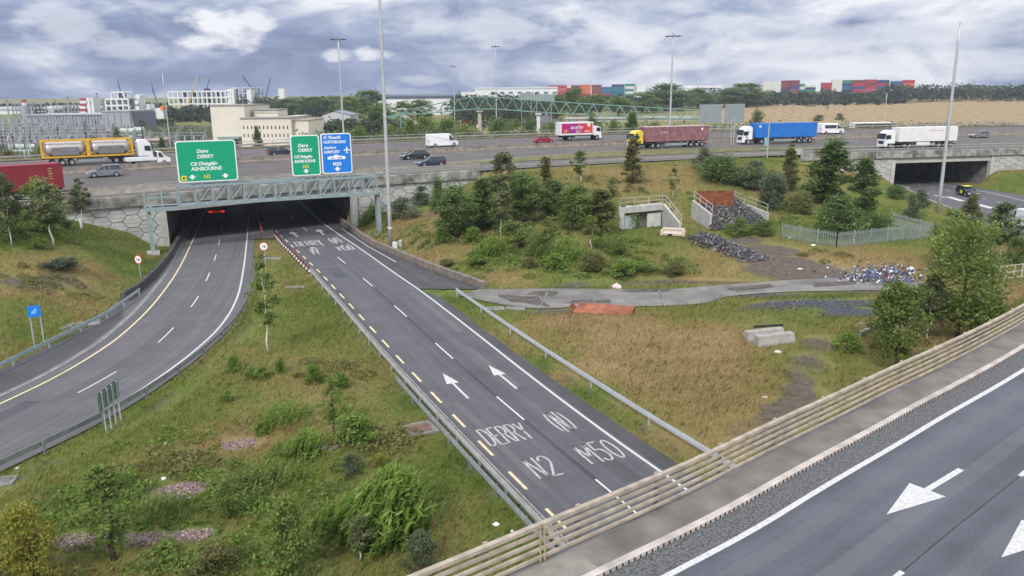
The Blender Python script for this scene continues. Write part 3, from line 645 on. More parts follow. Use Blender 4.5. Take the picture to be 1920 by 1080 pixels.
patch(northbound, nb_dash, 660, 500, 5, 1.2, 1.8, ap1); patch(northbound, nb_dash, 830, 655, 9, .5, -1.9, ap2); patch(northbound, nb_dash, 1080, 870, 3, 1.0, -1.6, ap1); patch(northbound, nb_dash, 930, 740, 12, .45, 2.6, ap2); patch(northbound, nb_dash, 720, 555, 14, .5, -2.7, ap2)
patch(southbound, sb_dash, 330, 610, 16, .55, 1.2, ap2); patch(southbound, sb_dash, 330, 610, 18, .55, -2.2, ap2); patch(southbound, sb_dash, 120, 750, 4, 1.1, 1.7, ap1)
def road_word(word, tl, br, parent, z=.008, w=.125, adv=1.02):
    """word whose box runs from pixel tl (far left corner) to br (near right corner)"""
    a = P(*tl)[:2]; c = P(*br)[:2]; H_ = abs((a-c)@ROADF); Wd = abs((c-a)@ROADR); o = c-ROADR*Wd
    adv_ = {'D': 1.08, 'E': .95, 'R': 1.05, 'Y': 1.0, 'N': 1.0, '2': 1.0, 'M': 1.2, '5': 1.0, '0': .75, '(': .75, ')': .5}
    tot = sum(adv_[ch] for ch in word)-.25; b = MB(); x = 0
    for ch in word: strokes_mesh(b, [[(u+x, v) for u, v in st] for st in GLY[ch]], o, w, Wd/tot, H_, ROADF, ROADR, z); x += adv_[ch]
    ob = b.build('lettering', 'letter', parent)
    return ob
road_word('DERRY', (893, 807), (1003, 821), northbound); road_word('N2', (978, 862), (1057, 888), northbound); road_word('(N)', (1012, 776), (1085, 806), northbound); road_word('M50', (1072, 837), (1172, 857), northbound)
road_word('DERRY', (551, 454), (606, 458), northbound, w=.2); road_word('N2', (577, 464), (603, 476), northbound, w=.2); road_word('(N)', (612, 446), (643, 456), northbound, w=.2); road_word('M50', (628, 461), (664, 468), northbound, w=.2)
def road_arrow(tip, tailp, parent, z=.008, hw=.42, sw=.16, hl=.42, zp=0.0, pm='line'):
    a = P(*tip, zp); c = P(*tailp, zp); f = _u(a-c); r = np.array([f[1], -f[0]]); L = np.linalg.norm(a-c); h = L*hl
    q = lambda u, v: (c[0]+r[0]*u+f[0]*v, c[1]+r[1]*u+f[1]*v, zp+z)
    b = MB(); b.poly([q(-sw/2, 0), q(sw/2, 0), q(sw/2, L-h), q(-sw/2, L-h)]); b.poly([q(-hw, L-h), q(hw, L-h), q(0, L)])
    return b.build('arrow_marking', pm, parent)
road_arrow((830, 700), (878, 747), northbound); road_arrow((916, 685), (969, 729), northbound)
road_arrow((545, 434), (558, 444), northbound, hw=.6, sw=.3); road_arrow((595, 430), (607, 440), northbound, hw=.6, sw=.3)
# central paved nose between the carriageways under the bridge
nose = MB(); nose.sheet(PL([(470, 372), (470, 400), (468, 430), (470, 448)], .05), PL([(478, 372), (492, 400), (508, 428), (524, 446)], .05)); struct(nose.build('median', 'concd'))

# ================================================================== motorway surface
SMIN, SMAX = 0, M_S[-1]
sW0, sW1 = s_at(760), s_at(1560)                 # grass wedge between slip road and main carriageway
D_slip = Mpix(1300, 288)[1]; D_main = Mpix(1300, 277)[1]; D_bar = Mpix(1300, 266.5)[1]; D_far = Mpix(1050, 258)[1]; D_end = M_W-1
print('motorway d', [round(float(v), 1) for v in (D_slip, D_main, D_bar, Mpix(1300, 252)[1], D_far, Mpix(800, 276)[1], Mpix(1250, 278)[1], Mpix(1085, 264)[1], Mpix(205, 306)[1], Mpix(200, 332)[1])])
motorway = struct(ribbon('motorway', Mline(0.2, SMIN, SMAX), Mline(D_end, SMIN, SMAX), A_m))
turf = mat('verge turf', (.10, .115, .035), .95, var=.35, scale=.8, rgb2=(.19, .17, .07), bump=.4)
turfd = mat('verge rough grass', (.12, .11, .045), .95, var=.4, scale=.6, rgb2=(.20, .165, .08), bump=.4)
def wedge(s): return float(np.interp(s, [sW0, sW0+25, sW1, sW1+60], [D_slip+.3, D_slip-.2, D_slip, D_slip]))
def wedge2(s): return float(np.interp(s, [sW0, sW0+45, sW1-25, sW1+20], [D_slip+.8, D_main-1.0, D_main-.8, D_slip+.8]))
v = ribbon('verge', Mline(wedge, sW0, sW1+20, .09), Mline(wedge2, sW0, sW1+20, .09), turf); struct(v)
struct(ribbon('verge', Mline(D_far+2.8, SMIN, SMAX, .1), Mline(M_W+1.5, SMIN, SMAX, .0), turfd))
struct(ribbon('verge', Mline(1.7, SMIN, sL-20, .06), Mline(4.2, SMIN, sL-20, .06), turf))
LN = 3.6
for d_ in (.9,): flatline('edge_line', Mline(d_, s_at(905), rL-15), .2, 'line', motorway)
flatline('edge_line', Mline(lambda s: wedge(s)-.5, sW0, sW1+20), .2, 'line', motorway); flatline('edge_line', Mline(lambda s: wedge2(s)+.7, sW0, sW1+20), .25, 'line', motorway)
flatline('edge_line', Mline(D_far+1.2, SMIN, SMAX), .25, 'line', motorway); flatline('edge_line', Mline(D_bar-1.0, SMIN, SMAX), .2, 'yline', motorway)
for d_ in (D_main+3.9, D_main+7.2): dashes('lane_line', Mline(d_, SMIN, SMAX), .2, 4, 8, M['line'], motorway)
for d_ in (D_far-2.8, D_far-6.6): dashes('lane_line', Mline(d_, SMIN, SMAX), .2, 4, 8, M['line'], motorway)
flatline('edge_line', Mline(4.8, SMIN, sW0), .22, 'line', motorway)

# ================================================================== flyover deck in the foreground
ov = struct(ribbon('flyover_road', offset(ov_line, -1.0), offset(ov_line, 9.6), A_ov, z=0))
A_grit = mat('gritty channel', (.075, .077, .08), .95, var=.6, scale=14, rgb2=(.185, .19, .195), bump=.5, detail=6)
struct(ribbon('gritty_channel', offset(ov_line, -1.0), offset(ov_line, -.09), A_grit, z=.004))
flatline('edge_line', ov_line, .19, 'line', ov, .006)
ov_c = offset(ov_line, 3.62); ph = arc_of(ov_c, 1655, 1070, OVZ); dashes('lane_line', ov_c, .14, 4, 8, M['line'], ov, phase=(ph-4) % 12, z=.006)
ap3 = asphalt('polished wheel track', (.097, .099, .115), var=.2)
flatline('wheel_track', offset(ov_line, 2.55), .55, ap3, ov, .002); flatline('wheel_track', offset(ov_line, .95), .5, ap3, ov, .002); flatline('wheel_track', offset(ov_line, 4.7), .55, ap3, ov, .002)
flatline('lane_joint', ov_c, .05, asphalt('flyover joint', (.04, .04, .045), var=.5), ov, .003)
road_arrow((1662, 965), (1802, 880), ov, .008, hw=.55, sw=.2, hl=.52, zp=OVZ); road_arrow((1877, 1046), (2020, 945), ov, .008, hw=.55, sw=.2, hl=.52, zp=OVZ)
# raised verge of the flyover: kerb, footway, edge beam
pc = ov_line; zk = .14
kerb = MB(); kerb.sweep(cut(pc, 0, ov_S[-1]), [(-1.18, -.1), (-1.18, zk), (-1.02, zk), (-.98, zk-.03), (-.98, -.1)]); ko_ = kerb.build('kerb', mat('kerb concrete', (.42, .375, .345), .8, var=.25, scale=1.5)); struct(ko_)
nk = MB()
for i in range(int(ov_S[-1]/.22)):
    a = cut(pc, i*.22, i*.22+.1); t = _u(a[-1]-a[0]); n = np.array([t[1], -t[0]]); c_ = a[0][:2]+n*-.985
    nk.box((c_[0], c_[1], OVZ+.055), (.04, .05, .09), rz=math.atan2(t[1], t[0]))
nk.build('drain_slot', 'dark', ko_)
fw = ribbon('footway', offset(pc, -2.25), offset(pc, -1.18), mat('footway concrete', (.155, .147, .132), .9, var=.3, scale=.9, bump=.3, detail=8), z=zk-.01); struct(fw)
L0, L1 = ov_s(985, 1085)-.3, ov_s(985, 1085)+2.0
flatline('pale_slab', cut(offset(pc, -1.7), L0, L1), 1.0, mat('new footway slab', (.225, .212, .185), .9, var=.15, bump=.2), fw, zk-.004)
eb = MB(); eb.sweep(cut(pc, max(0, ov_sL-15), ov_S[-1]), [(-2.62, -.55), (-2.62, .06), (-2.25, .10), (-2.25, -.55)]); struct(eb.build('deck_edge_beam', 'concd'))
# deck body, abutment and pier of the flyover
db = MB(); db.sweep(cut(pc, max(0, ov_sL-12), ov_sR+4), [(-2.4, -.9), (-2.4, -.06), (9.8, -.06), (9.8, -.9)]); fo = db.build('flyover_deck', 'conc'); struct(fo)
for s_, nm in ((ov_sR+1.5, 'flyover_abutment'),):
    a = cut(pc, s_, s_+1.4); t = _u(a[-1]-a[0]); ctr = a.mean(0)[:2]+np.array([t[1], -t[0]])*3.5
    b = MB(); b.box((ctr[0], ctr[1], 2.6), (1.4, 11.5, 5.2), rz=math.atan2(t[1], t[0])); struct(b.build(nm, 'concl'))
# ================================================================== motorway bridges, panelled walls, rails
hexm = mat('precast panel concrete', (.43, .43, .42), .85, var=.12, scale=1.6, bump=.15); joint = mat('panel joint', (.13, .13, .13), .95, var=.2)
hexr = mat('ribbed panel concrete', (.36, .36, .35), .85, var=.14, scale=1.6)
def clip(poly, x0, x1, z0, z1):
    def cl(p, f, inter):
        out = []
        for i in range(len(p)):
            a, b = p[i-1], p[i]
            if f(b):
                if not f(a): out.append(inter(a, b))
                out.append(b)
            elif f(a): out.append(inter(a, b))
        return out
    for ax, lim, sg in ((0, x0, 1), (0, x1, -1), (1, z0, 1), (1, z1, -1)):
        if not poly: return poly
        poly = cl(poly, lambda q: sg*(q[ax]-lim) >= 0, lambda a, b: tuple(a[k]+(b[k]-a[k])*((lim-a[ax])/((b[ax]-a[ax]) or 1e-9)) for k in (0, 1)))
    return poly
def hex_wall(name, label, line, z0, ztop, hexw=2.3, hexh=1.55):
    """wall of hexagonal precast panels standing under a plan polyline (x,y); near face towards the camera"""
    line = np.array(line)[:, :2]; L = np.r_[0, np.cumsum(np.linalg.norm(np.diff(line, axis=0), axis=1))]
    o0 = line[0]; root = thing(name, label, 'wall', (o0[0], o0[1], 0))
    at = lambda u: np.array([np.interp(u, L, line[:, 0]), np.interp(u, L, line[:, 1])])-o0
    def nrm(u): a = at(min(u+.5, L[-1]))-at(max(u-.5, 0)); a /= np.linalg.norm(a); return np.array([a[1], -a[0]])
    bk = MB(); n = max(2, int(L[-1]))
    ring = []
    for u in np.linspace(0, L[-1], n): p = at(u); q = p-nrm(u)*.5; ring.append([(p[0], p[1], z0), (p[0], p[1], ztop), (q[0], q[1], ztop), (q[0], q[1], z0)])
    bk.loft(ring); bk.build('backing', joint, root)
    pb = MB().use(hexm); cw = hexw*.75; g = .045
    for i in range(int(L[-1]/cw)+2):
        for j in range(-1, int((ztop-z0)/hexh)+2):
            cx, cz = i*cw, z0+j*hexh+(hexh/2 if i % 2 else 0); a, h = hexw/2-g, hexh/2-g
            pl = clip([(cx+a, cz), (cx+a/2, cz+h), (cx-a/2, cz+h), (cx-a, cz), (cx-a/2, cz-h), (cx+a/2, cz-h)], .02, L[-1]-.02, z0, ztop-.02)
            # three ribs per panel
            for q0, q1 in ((-1, -.36), (-.32, .32), (.36, 1)):
                pp = clip(pl, -99, 999, cz+q0*h, cz+q1*h) if pl else pl
                if len(pp) < 3: continue
                f = [];
                for u, z in pp: w = at(u)+nrm(u)*.09; f.append((w[0], w[1], z))
                bq = [(f[k][0]-nrm(pp[k][0])[0]*.08, f[k][1]-nrm(pp[k][0])[1]*.08, f[k][2]) for k in range(len(f))]
                m_ = len(f); pb.use(hexm if (i*3+j*5) % 4 else hexr); pb.add(f+bq, [tuple(range(m_))]+[(k, (k+1) % m_, m_+(k+1) % m_, m_+k) for k in range(m_)])
    pb.build('panel', None, root); return root
COP = 1.1
wl_ = Mline(.25, sL-33, sL-.2, step=1)[:, :2]; wr_ = Mline(.25, sR+.2, s_at(905), step=1)[:, :2]
hex_wall('retaining_wall', 'hexagon panelled concrete wall left of the main underpass, above the grass slope', wl_, -.5, 5.25)
hex_wall('retaining_wall', 'hexagon panelled concrete wall right of the main underpass, behind the tall lamp mast', wr_, -.5, 5.72)
hex_wall('retaining_wall', 'pale block faced wall on the left side of the right-hand underpass', Mline(.25, s_at(1548), rL-.2, step=1)[:, :2], -.5, 5.75, 1.7, 1.0)
hex_wall('retaining_wall', 'pale block faced wall at the right end of the right-hand underpass', Mline(.25, rR+.2, rR+60, step=1)[:, :2], -.5, 5.75, 1.7, 1.0)
def bridge(name, label, s0, s1, a0, d0, a1, d1, stain):
    root = thing(name, label, 'bridge', (a0[0], a0[1], 0)); o = np.array([a0[0], a0[1], 0])
    ztop = lambda s: float(np.interp(s, M_S, M_edge[:, 2]))
    # deck between the abutments, banked, 1.5 m deep
    b = MB(); rings = []
    for s in np.linspace(s0-2, s1+2, 16): rings.append([MP(s, .55)-[0, 0, .05]-o, MP(s, .55)-[0, 0, 1.15]-o, MP(s, M_W+2)-[0, 0, 1.2]-o, MP(s, M_W+2)-[0, 0, .05]-o])
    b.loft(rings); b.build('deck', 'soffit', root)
    # edge beam under the coping, set back a little
    b = MB(); rings = []
    for s in np.linspace(s0, s1, 12): rings.append([MP(s, .35)-[0, 0, COP]-o, MP(s, .35)-[0, 0, 2.15]-o, MP(s, 1.5)-[0, 0, 2.15]-o, MP(s, 1.5)-[0, 0, COP]-o])
    b.loft(rings); b.build('edge_beam', 'concl', root)
    for k in range(1, 12):
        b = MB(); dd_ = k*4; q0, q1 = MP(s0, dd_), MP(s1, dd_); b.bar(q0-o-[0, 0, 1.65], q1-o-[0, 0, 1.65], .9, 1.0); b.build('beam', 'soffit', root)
    # abutments: skewed inner walls with a pale quoin at the mouth
    for a, d, sg in ((a0, d0, -1), (a1, d1, 1)):
        nrm = np.array([-d[1], d[0]])*(-sg)*1.0
        if nrm@(a1-a0)*sg < 0: nrm = -nrm
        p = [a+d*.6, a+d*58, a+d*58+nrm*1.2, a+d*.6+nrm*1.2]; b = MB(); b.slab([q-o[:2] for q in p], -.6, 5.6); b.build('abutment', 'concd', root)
        q = MB(); t_ = (a1-a0)/np.linalg.norm(a1-a0); c_ = a+nrm*.25; q.box((c_[0]-o[0], c_[1]-o[1], 2.35), (.75, .8, 5.9), rz=math.atan2(t_[1], t_[0])); q.build('quoin', 'concl', root)
    return root
bridge('motorway_bridge', 'wide concrete motorway bridge over the two main carriageways, behind the sign gantry', sL, sR, aL, dirL, aR, dirR, 1)
bridge('motorway_bridge', 'concrete motorway bridge over the side road at the right edge', rL, rR, bL, dirU, bR, dirU, 1)
def coping(name, label, s0, s1):
    b = MB(); pts = Mline(0, s0, s1, step=1.2); o = pts[0].copy(); q = pts-o
    b.sweep(q, [(-.55, 0), (-.55, -.12), (-.30, -.12), (-.30, -COP), (.18, -COP), (.18, .12), (.1, .18), (-.5, .18)]); r = b.build(name, stainm, None, loc=o)
    for k in range(1, int((s1-s0)/5.3)):
        n = MB(); p = MP(s0+k*5.3, -.2)-o; t = Mhead(s0+k*5.3); n.box((p[0], p[1], p[2]-.5), (.10, .06, 1.24), rz=t); n.build('joint', 'concl', r)
    return tag(r, label, 'parapet')
stainm = mat('stained parapet concrete', (.17, .165, .155), .9, var=.62, scale=.75, rgb2=(.38, .37, .34), bump=.2, detail=7)
coping('parapet', 'dark streaked concrete parapet beam above the main underpass', sL-60, s_at(905)); coping('parapet', 'dark streaked concrete parapet beam over the side road underpass', s_at(1500), rR+90)
def rail_fence(name, label, pts, post_step, h, rails, m, group=None, post=(.09, .09), cat='railing', back=.0, railsec=(.05, .1), inward=0.0, top=None):
    """posts (own children) and continuous rails along a polyline"""
    pts = resample(pts, .8); o = pts[0].copy(); q = pts-o; root = thing(name, label, cat, o, group=group)
    for i, z in enumerate(rails):
        b = MB(); w, hh = (top if top and i == len(rails)-1 else railsec); b.sweep(lift(offset(q, inward), z), [(-w/2, -hh/2), (-w/2, hh/2), (w/2, hh/2), (w/2, -hh/2)]); b.build('rail', m, root)
    L = plen(q); n = int(L/post_step); pm = MB(); pm.bx(-post[0]/2, post[0]/2, -post[1]/2, post[1]/2, -.25, h); first = None
    for k in range(n+1):
        c = cut(q, k*post_step, k*post_step+.4)
        if len(c) < 2: continue
        t = math.atan2(c[-1][1]-c[0][1], c[-1][0]-c[0][0]); n_ = np.array([math.sin(t), -math.cos(t)])*back
        if first is None: first = p = pm.build('post', m, root)
        else: p = dup(first, root)
        p.location = (c[0][0]+n_[0], c[0][1]+n_[1], c[0][2]); p.rotation_euler = (0, 0, t)
    return root
mrail = mat('weathered parapet rail', (.36, .34, .32), .6, .2, var=.15)
rail_fence('bridge_railing', 'grey metal railing along the motorway edge above the main underpass', lift(Mline(-.05, sL-60, s_at(905)), .15), 3.7, 1.0, (.38, .66, .98), mrail, post=(.12, .12), railsec=(.07, .11), inward=-.08)
rail_fence('bridge_railing', 'pale metal railing along the motorway edge above the side road underpass', lift(Mline(-.05, s_at(1500), rR+70), .15), 3.2, 1.0, (.5, .98), mrail, post=(.12, .12), railsec=(.07, .11), inward=-.08)
b = MB(); p = MP(s_at(1500)-.4, .2); b.box((0, 0, .55), (1.6, .3, 1.1), rz=Mhead(s_at(1500))); tag(b.build('parapet_block', 'concl', None, loc=p, bevel=.03), 'pale square concrete block at the left end of the far parapet railing', 'block')
# crash barriers
def guardrail(name, label, pts, m='galv', post_step=4.0, h=.68, face=1, group='steel crash barriers', double=False):
    pts = resample(pts, 1.0); o = pts[0].copy(); q = pts-o; root = thing(name, label, 'barrier', o, group=group)
    pr = [(0, -.15), (.045, -.15), (.02, -.10), (.075, -.05), (.02, 0), (.075, .05), (.02, .10), (.045, .15), (0, .15)]
    b = MB(); b.sweep(lift(q, h-.1), [(x*face+.06*face, z) for x, z in pr]); b.build('rail', m, root)
    if double: b = MB(); b.sweep(lift(q, h-.1), [(-x*face-.06*face, z) for x, z in pr]); b.build('rail', m, root)
    L = plen(q); pm = MB(); pm.bx(-.05, .05, -.05, .05, -.3, h-.02); first = None
    for k in range(int(L/post_step)+1):
        c = cut(q, k*post_step, k*post_step+.5)
        if len(c) < 2: continue
        t = math.atan2(c[-1][1]-c[0][1], c[-1][0]-c[0][0])
        if first is None: first = p = pm.build('post', m, root)
        else: p = dup(first, root)
        p.location = c[0]; p.rotation_euler = (0, 0, t)
    return root
galvd = mat('dull barrier steel', (.235, .25, .255), .55, .35, var=.2, scale=2)
g0 = offset(nb_yel, 1.15); a0_ = arc_of(g0, 592, 516); guardrail('crash_barrier', 'long grey crash barrier along the left edge of the lettered carriageway', cut(g0, a0_, plen(g0)-8), mat('weathered barrier top', (.34, .335, .32), .6, .2, var=.2), 3.2, h=.76, face=-1, double=True)
gg = offset(nb_yel, 1.55); guardrail('crash_barrier', 'second rail of posts just behind the long barrier beside the lettered carriageway', cut(gg, arc_of(gg, 760, 720), plen(gg)-8), galvd, 3.2, h=.62, face=1)
g1 = offset(nb_right2, -1.55); guardrail('crash_barrier', 'crash barrier between the lettered carriageway and the brown field', cut(g1, 0, plen(g1)-10), 'galvl', 6.5, face=1)
g2 = offset(sb_wht, -1.25); guardrail('crash_barrier', 'curving dark crash barrier on the inner side of the bending carriageway', cut(g2, arc_of(g2, 478, 500), plen(g2)-5), galvd, 4, face=1)
g3 = np.array([G(x, y) for x, y in ((262, 556), (200, 601), (130, 637), (60, 672), (0, 702))]); g3 = extend(g3, 0, 25); g3[:, 2] = np.maximum(0, gz(g3[:, 0], g3[:, 1])); guardrail('crash_barrier', 'pale green crash barrier below the blue sign on the outer side of the bend', g3, M['gantry'], 4, face=-1)
g4 = lift(Mline(D_far+4.0, 20, SMAX-120), .1); guardrail('crash_barrier', 'far crash barrier along the outer edge of the motorway', g4, mrail, 4, face=1)
guardrail('crash_barrier', 'low barrier beside the slip road on top of the planted slope', Mline(.4, s_at(915), s_at(1490)), mrail, 3.2, h=.6, face=1)
guardrail('crash_barrier', 'double barrier behind the dark red container on the near motorway verge', Mline(4.6, sL-75, sL-16), mrail, 3.2, face=1)
rail_fence('crash_barrier', 'beige rail fence beyond the motorway behind the white van', lift(Mline(D_far+5.5, s_at(500), SMAX-150), .1), 4, 1.1, (.5, 1.05), mrail, group='steel crash barriers', cat='barrier')
b = MB(); pts = Mline(D_bar, 10, SMAX-60, step=3); o = pts[0].copy(); b.sweep(pts-o, [(-.32, -.02), (-.32, .1), (-.14, .35), (-.1, .9), (.1, .9), (.14, .35), (.32, .1), (.32, -.02)])
tag(b.build('central_barrier', mat('median barrier concrete', (.20, .175, .15), .9, var=.3, scale=1.2), None, loc=o), 'long brownish concrete barrier between the two motorway directions', 'barrier')
b = MB(); pts = Mline(4.3, sL-20, s_at(740), step=2); o = pts[0].copy(); b.sweep(pts-o, [(-.3, -.02), (-.12, .35), (-.1, .85), (.1, .85), (.12, .35), (.3, -.02)])
tag(b.build('verge_barrier', mat('verge barrier concrete', (.26, .23, .20), .9, var=.35, scale=1.2), None, loc=o), 'stained concrete barrier on the near side of the motorway behind the big green sign', 'barrier')
# low concrete walls beside the underpass approaches
def lowwall(label, pts, h0, h1, m, th=.45):
    pts = resample(pts, 1.0); o = pts[0].copy(); q = pts-o; b = MB(); n = len(q); rings = []
    for i, p in enumerate(q):
        t = q[min(i+1, n-1)]-q[max(i-1, 0)]; t = t/np.linalg.norm(t); nn = np.array([t[1], -t[0], 0]); h = h0+(h1-h0)*i/(n-1)
        rings.append([p-[0, 0, .3], p+[0, 0, h], p+nn*th+[0, 0, h], p+nn*th-[0, 0, .3]])
    b.loft(rings); r = b.build('low_wall', m, None, loc=o); s = MB()
    for i in range(1, n-1, 2):
        t = q[i+1]-q[i-1]; s.box(q[i]+[0, 0, h0/2-.1], (.05, .05, h0+.12), rz=math.atan2(t[1], t[0]))
    s.build('groove', 'concd', r); return tag(r, label, 'wall')
lowwall('low grooved concrete wall along the right verge, ending at the access track', extend(PL([(610, 398), (640, 420), (675, 447), (700, 462), (800, 503), (905, 541)]), 14, 0), .8, .62, mat('brownish wall concrete', (.18, .15, .13), .9, var=.3, scale=1.4, bump=.2), -.45)
lowwall('low blackened wall along the outer side of the bend below the left slope', PL([(372, 392), (358, 415), (340, 442), (318, 482), (290, 517), (258, 546), (226, 566)]), .9, .8, mat('sooty concrete', (.06, .058, .056), .95, var=.5, scale=1.2), -.4)
# flyover parapet: five cream rails on outward posts
ovp = cut(offset(ov_line, -2.42), max(0, ov_sL-25), ov_S[-1]-1); ovp = lift(ovp, .08)
rail_fence('flyover_railing', 'long cream railing of five rails along the flyover in the foreground', ovp, 3.05, 1.1, (.16, .40, .63, .86, 1.10), M['cream'], post=(.13, .07), railsec=(.075, .08), inward=.10, back=-.1, top=(.15, .10))
# splice strap on the rail
c = cut(ovp, arc_of(offset(ov_line, -2.42), 1017, 1066, OVZ)-max(0, ov_sL-25), 1e3)[:2]; t = math.atan2(*(c[1]-c[0])[[1, 0]]); nn = np.array([math.sin(t), -math.cos(t)])*.2
b = MB(); b.bx(-.09, -.06, -.01, .01, .1, 1.12); b.bx(.06, .09, -.01, .01, .1, 1.12)
tag(b.build('rail_strap', mat('strap paint', (.40, .33, .20), .6, var=.2), None, loc=(c[0][0]+nn[0], c[0][1]+nn[1], c[0][2])), 'thin double upright strap on the near left part of the cream railing', 'strap').rotation_euler = (0, 0, t)

# ================================================================== sign gantry and its signs
gA, gB = P(288, 478), P(714, 442); gt = (gB-gA)[:2]/np.linalg.norm((gB-gA)[:2]); gn = np.array([gt[1], -gt[0]]); gh = math.atan2(gt[1], gt[0])
gr = thing('sign_gantry', 'grey green steel truss gantry across both carriageways in front of the bridge', 'gantry', (gA[0], gA[1], 0), gh)
GL = 27.66; z0g, z1g = 5.6, 7.85; DP = 1.5
for x, zt in ((0, z0g+.1), (GL, z0g+.1)):
    b = MB(); b.bx(x-.24, x+.24, .25, .65, -.3, zt); b.bx(x-.24, x+.24, .85, 1.25, -.3, zt); b.bx(x-.45, x+.45, .1, 1.4, zt-.25, zt); b.build('post', 'gantry', gr)
    b = MB(); b.bx(x-.7, x+.7, -.1, 1.6, -.5, .3); b.build('footing', 'concl', gr)
for y in (0, DP):
    for z in (z0g, z1g): b = MB(); b.bx(3.4, GL-.1, y-.12, y+.12, z-.13, z+.13); b.build('chord', 'gantry', gr)
N = 14; xs_ = np.linspace(3.5, GL-.2, N)
for y in (0, DP):
    for k in range(N): b = MB(); b.bx(xs_[k]-.09, xs_[k]+.09, y-.09, y+.09, z0g, z1g); b.build('upright', 'gantry', gr)
    for k in range(1, N-1): b = MB(); b.bar((xs_[k]+.1, y, z0g+.1), (xs_[k+1]-.1, y, z1g-.1), .13); b.build('brace', 'gantry', gr)
for k in range(N):
    for z in (z0g, z1g): b = MB(); b.bar((xs_[k], 0, z), (xs_[k], DP, z), .1); b.build('cross_member', 'gantry', gr)
b = MB(); b.bx(-.3, GL, .2, DP-.2, z0g+.12, z0g+.17); b.build('walkway', 'galv', gr)
# access cage at the left end
b = MB()
for x in (-.25, 1.6, 3.3):
    for y in (-.05, DP): b.bx(x-.1, x+.1, y-.1, y+.1, z0g-.1, z1g-.35)
for y in (-.05, DP):
    for z in (z0g-.05, z0g+1.05): b.bx(-.3, 3.4, y-.05, y+.05, z-.05, z+.05)
    b.bx(-.3, 3.4, y-.07, y+.07, z0g-.45, z0g-.1)
b.build('access_cage', 'gantry', gr)
b = MB(); b.bx(.05, GL-.05, DP/2-.02, DP/2+.02, z1g+.55, z1g+.6); b.bx(.05, GL-.05, DP/2-.02, DP/2+.02, z1g+.25, z1g+.3)
for k in range(15): b.bx(k*1.95+.1, k*1.95+.16, DP/2-.03, DP/2+.03, z1g, z1g+.6)
b.build('handrail', 'gantry', gr)
def rrect(x0, x1, z0, z1, r, n=5):
    pts = []
    for cx, cz, a in ((x1-r, z1-r, 0), (x0+r, z1-r, 90), (x0+r, z0+r, 180), (x1-r, z0+r, 270)): pts += [(cx+r*math.cos(R_(a+90*i/n)), cz+r*math.sin(R_(a+90*i/n))) for i in range(n+1)]
    return pts
def plate(name, x0, x1, z0, z1, y, th, m, parent, r=.3):
    b = MB(); p = rrect(x0, x1, z0, z1, r); n = len(p); vs = [(x, y, z) for x, z in p]+[(x, y+th, z) for x, z in p]; b.add(vs, [tuple(range(n)), tuple(range(2*n-1, n-1, -1))]+[(i, (i+1) % n, n+(i+1) % n, n+i) for i in range(n)]); return b.build(name, m, parent)
def flat(name, pts, y, m, parent, th=.02):
    n = len(pts); b = MB(); b.add([(x, y, z) for x, z in pts]+[(x, y+th, z) for x, z in pts], [tuple(range(n)), tuple(range(2*n-1, n-1, -1))]+[(i, (i+1) % n, n+(i+1) % n, n+i) for i in range(n)]); return b.build(name, m, parent)
def sign(label, u0, u1, z0, z1, m):
    o = gA[:2]+gt*u0+gn*.05; W_, H_ = u1-u0, z1-z0; r = thing('road_sign', label, 'sign', (o[0], o[1], z0), gh)
    plate('border', 0, W_, 0, H_, 0, .08, 'signw', r, .32); plate('panel', .13, W_-.13, .13, H_-.13, -.02, .05, m, r, .26)
    bk = MB()
    for k in range(4): x = W_*(k+.5)/4; bk.bx(x-.06, x+.06, .1, .25, -.7, H_-.2)
    bk.build('support', 'gantry', r); return r, W_, H_
def darrow(parent, x, z, s=1.0): flat('arrow', [(x-.62*s, z+.42*s), (x-.25*s, z+.24*s), (x-.25*s, z+.42*s)]+[(x+.25*s*math.cos(R_(a)), z+.42*s+.16*s*math.sin(R_(a))) for a in (180, 135, 90, 45, 0)]+[(x+.25*s, z+.24*s), (x+.62*s, z+.42*s), (x, z-.15*s)], -.045, 'signw', parent)
def st(t, size, m, r, x, z, align='CENTER', sh=0, sx=1.0): return text(t, 'lettering', size, m, r, (x, -.035, z), align=align, shear=sh, off=.012, sx=sx)
s1, W1, H1 = sign('largest green direction sign, on the left half of the gantry', 3.62, 10.32, 8.3, 13.15, M['green'])
st('Daire', .58, 'signw', s1, 2.25, 3.42, 'LEFT', .25); st('DERRY', .60, 'signw', s1, 2.3, 2.78, 'LEFT'); st('Cill Dhéagláin', .58, 'signw', s1, 1.45, 1.95, 'LEFT', .25, .93); st('ASHBOURNE', .60, 'signw', s1, 1.5, 1.35, 'LEFT', sx=.98)
st('N2', .58, 'signy', s1, 3.2, .42); darrow(s1, 1.55, .42, .78); darrow(s1, 5.25, .42, .78)
plate('symbol', .32, .88, .25, .81, -.04, .02, 'signy', s1, .05); plate('symbol', .48, .72, .41, .65, -.05, .02, 'dark', s1, .05)
s2, W2, H2 = sign('narrow green direction sign beside the blue one, over the right carriageway', 16.78, 20.32, 8.42, 13.42, M['green'])
st('Daire', .56, 'signw', s2, .85, 3.55, 'LEFT', .25); st('DERRY', .58, 'signw', s2, .9, 2.95, 'LEFT'); st('Cill Dhéagláin', .50, 'signw', s2, .33, 2.2, 'LEFT', .25, .80); st('ASHBOURNE', .52, 'signw', s2, .33, 1.62, 'LEFT', sx=.86); st('N2', .60, 'signy', s2, 1.7, .92); darrow(s2, 1.7, .38, .72)
s3, W3, H3 = sign('blue motorway direction sign with aeroplane and car symbols, right end of the gantry', 20.53, 24.36, 8.5, 13.53, M['blue'])
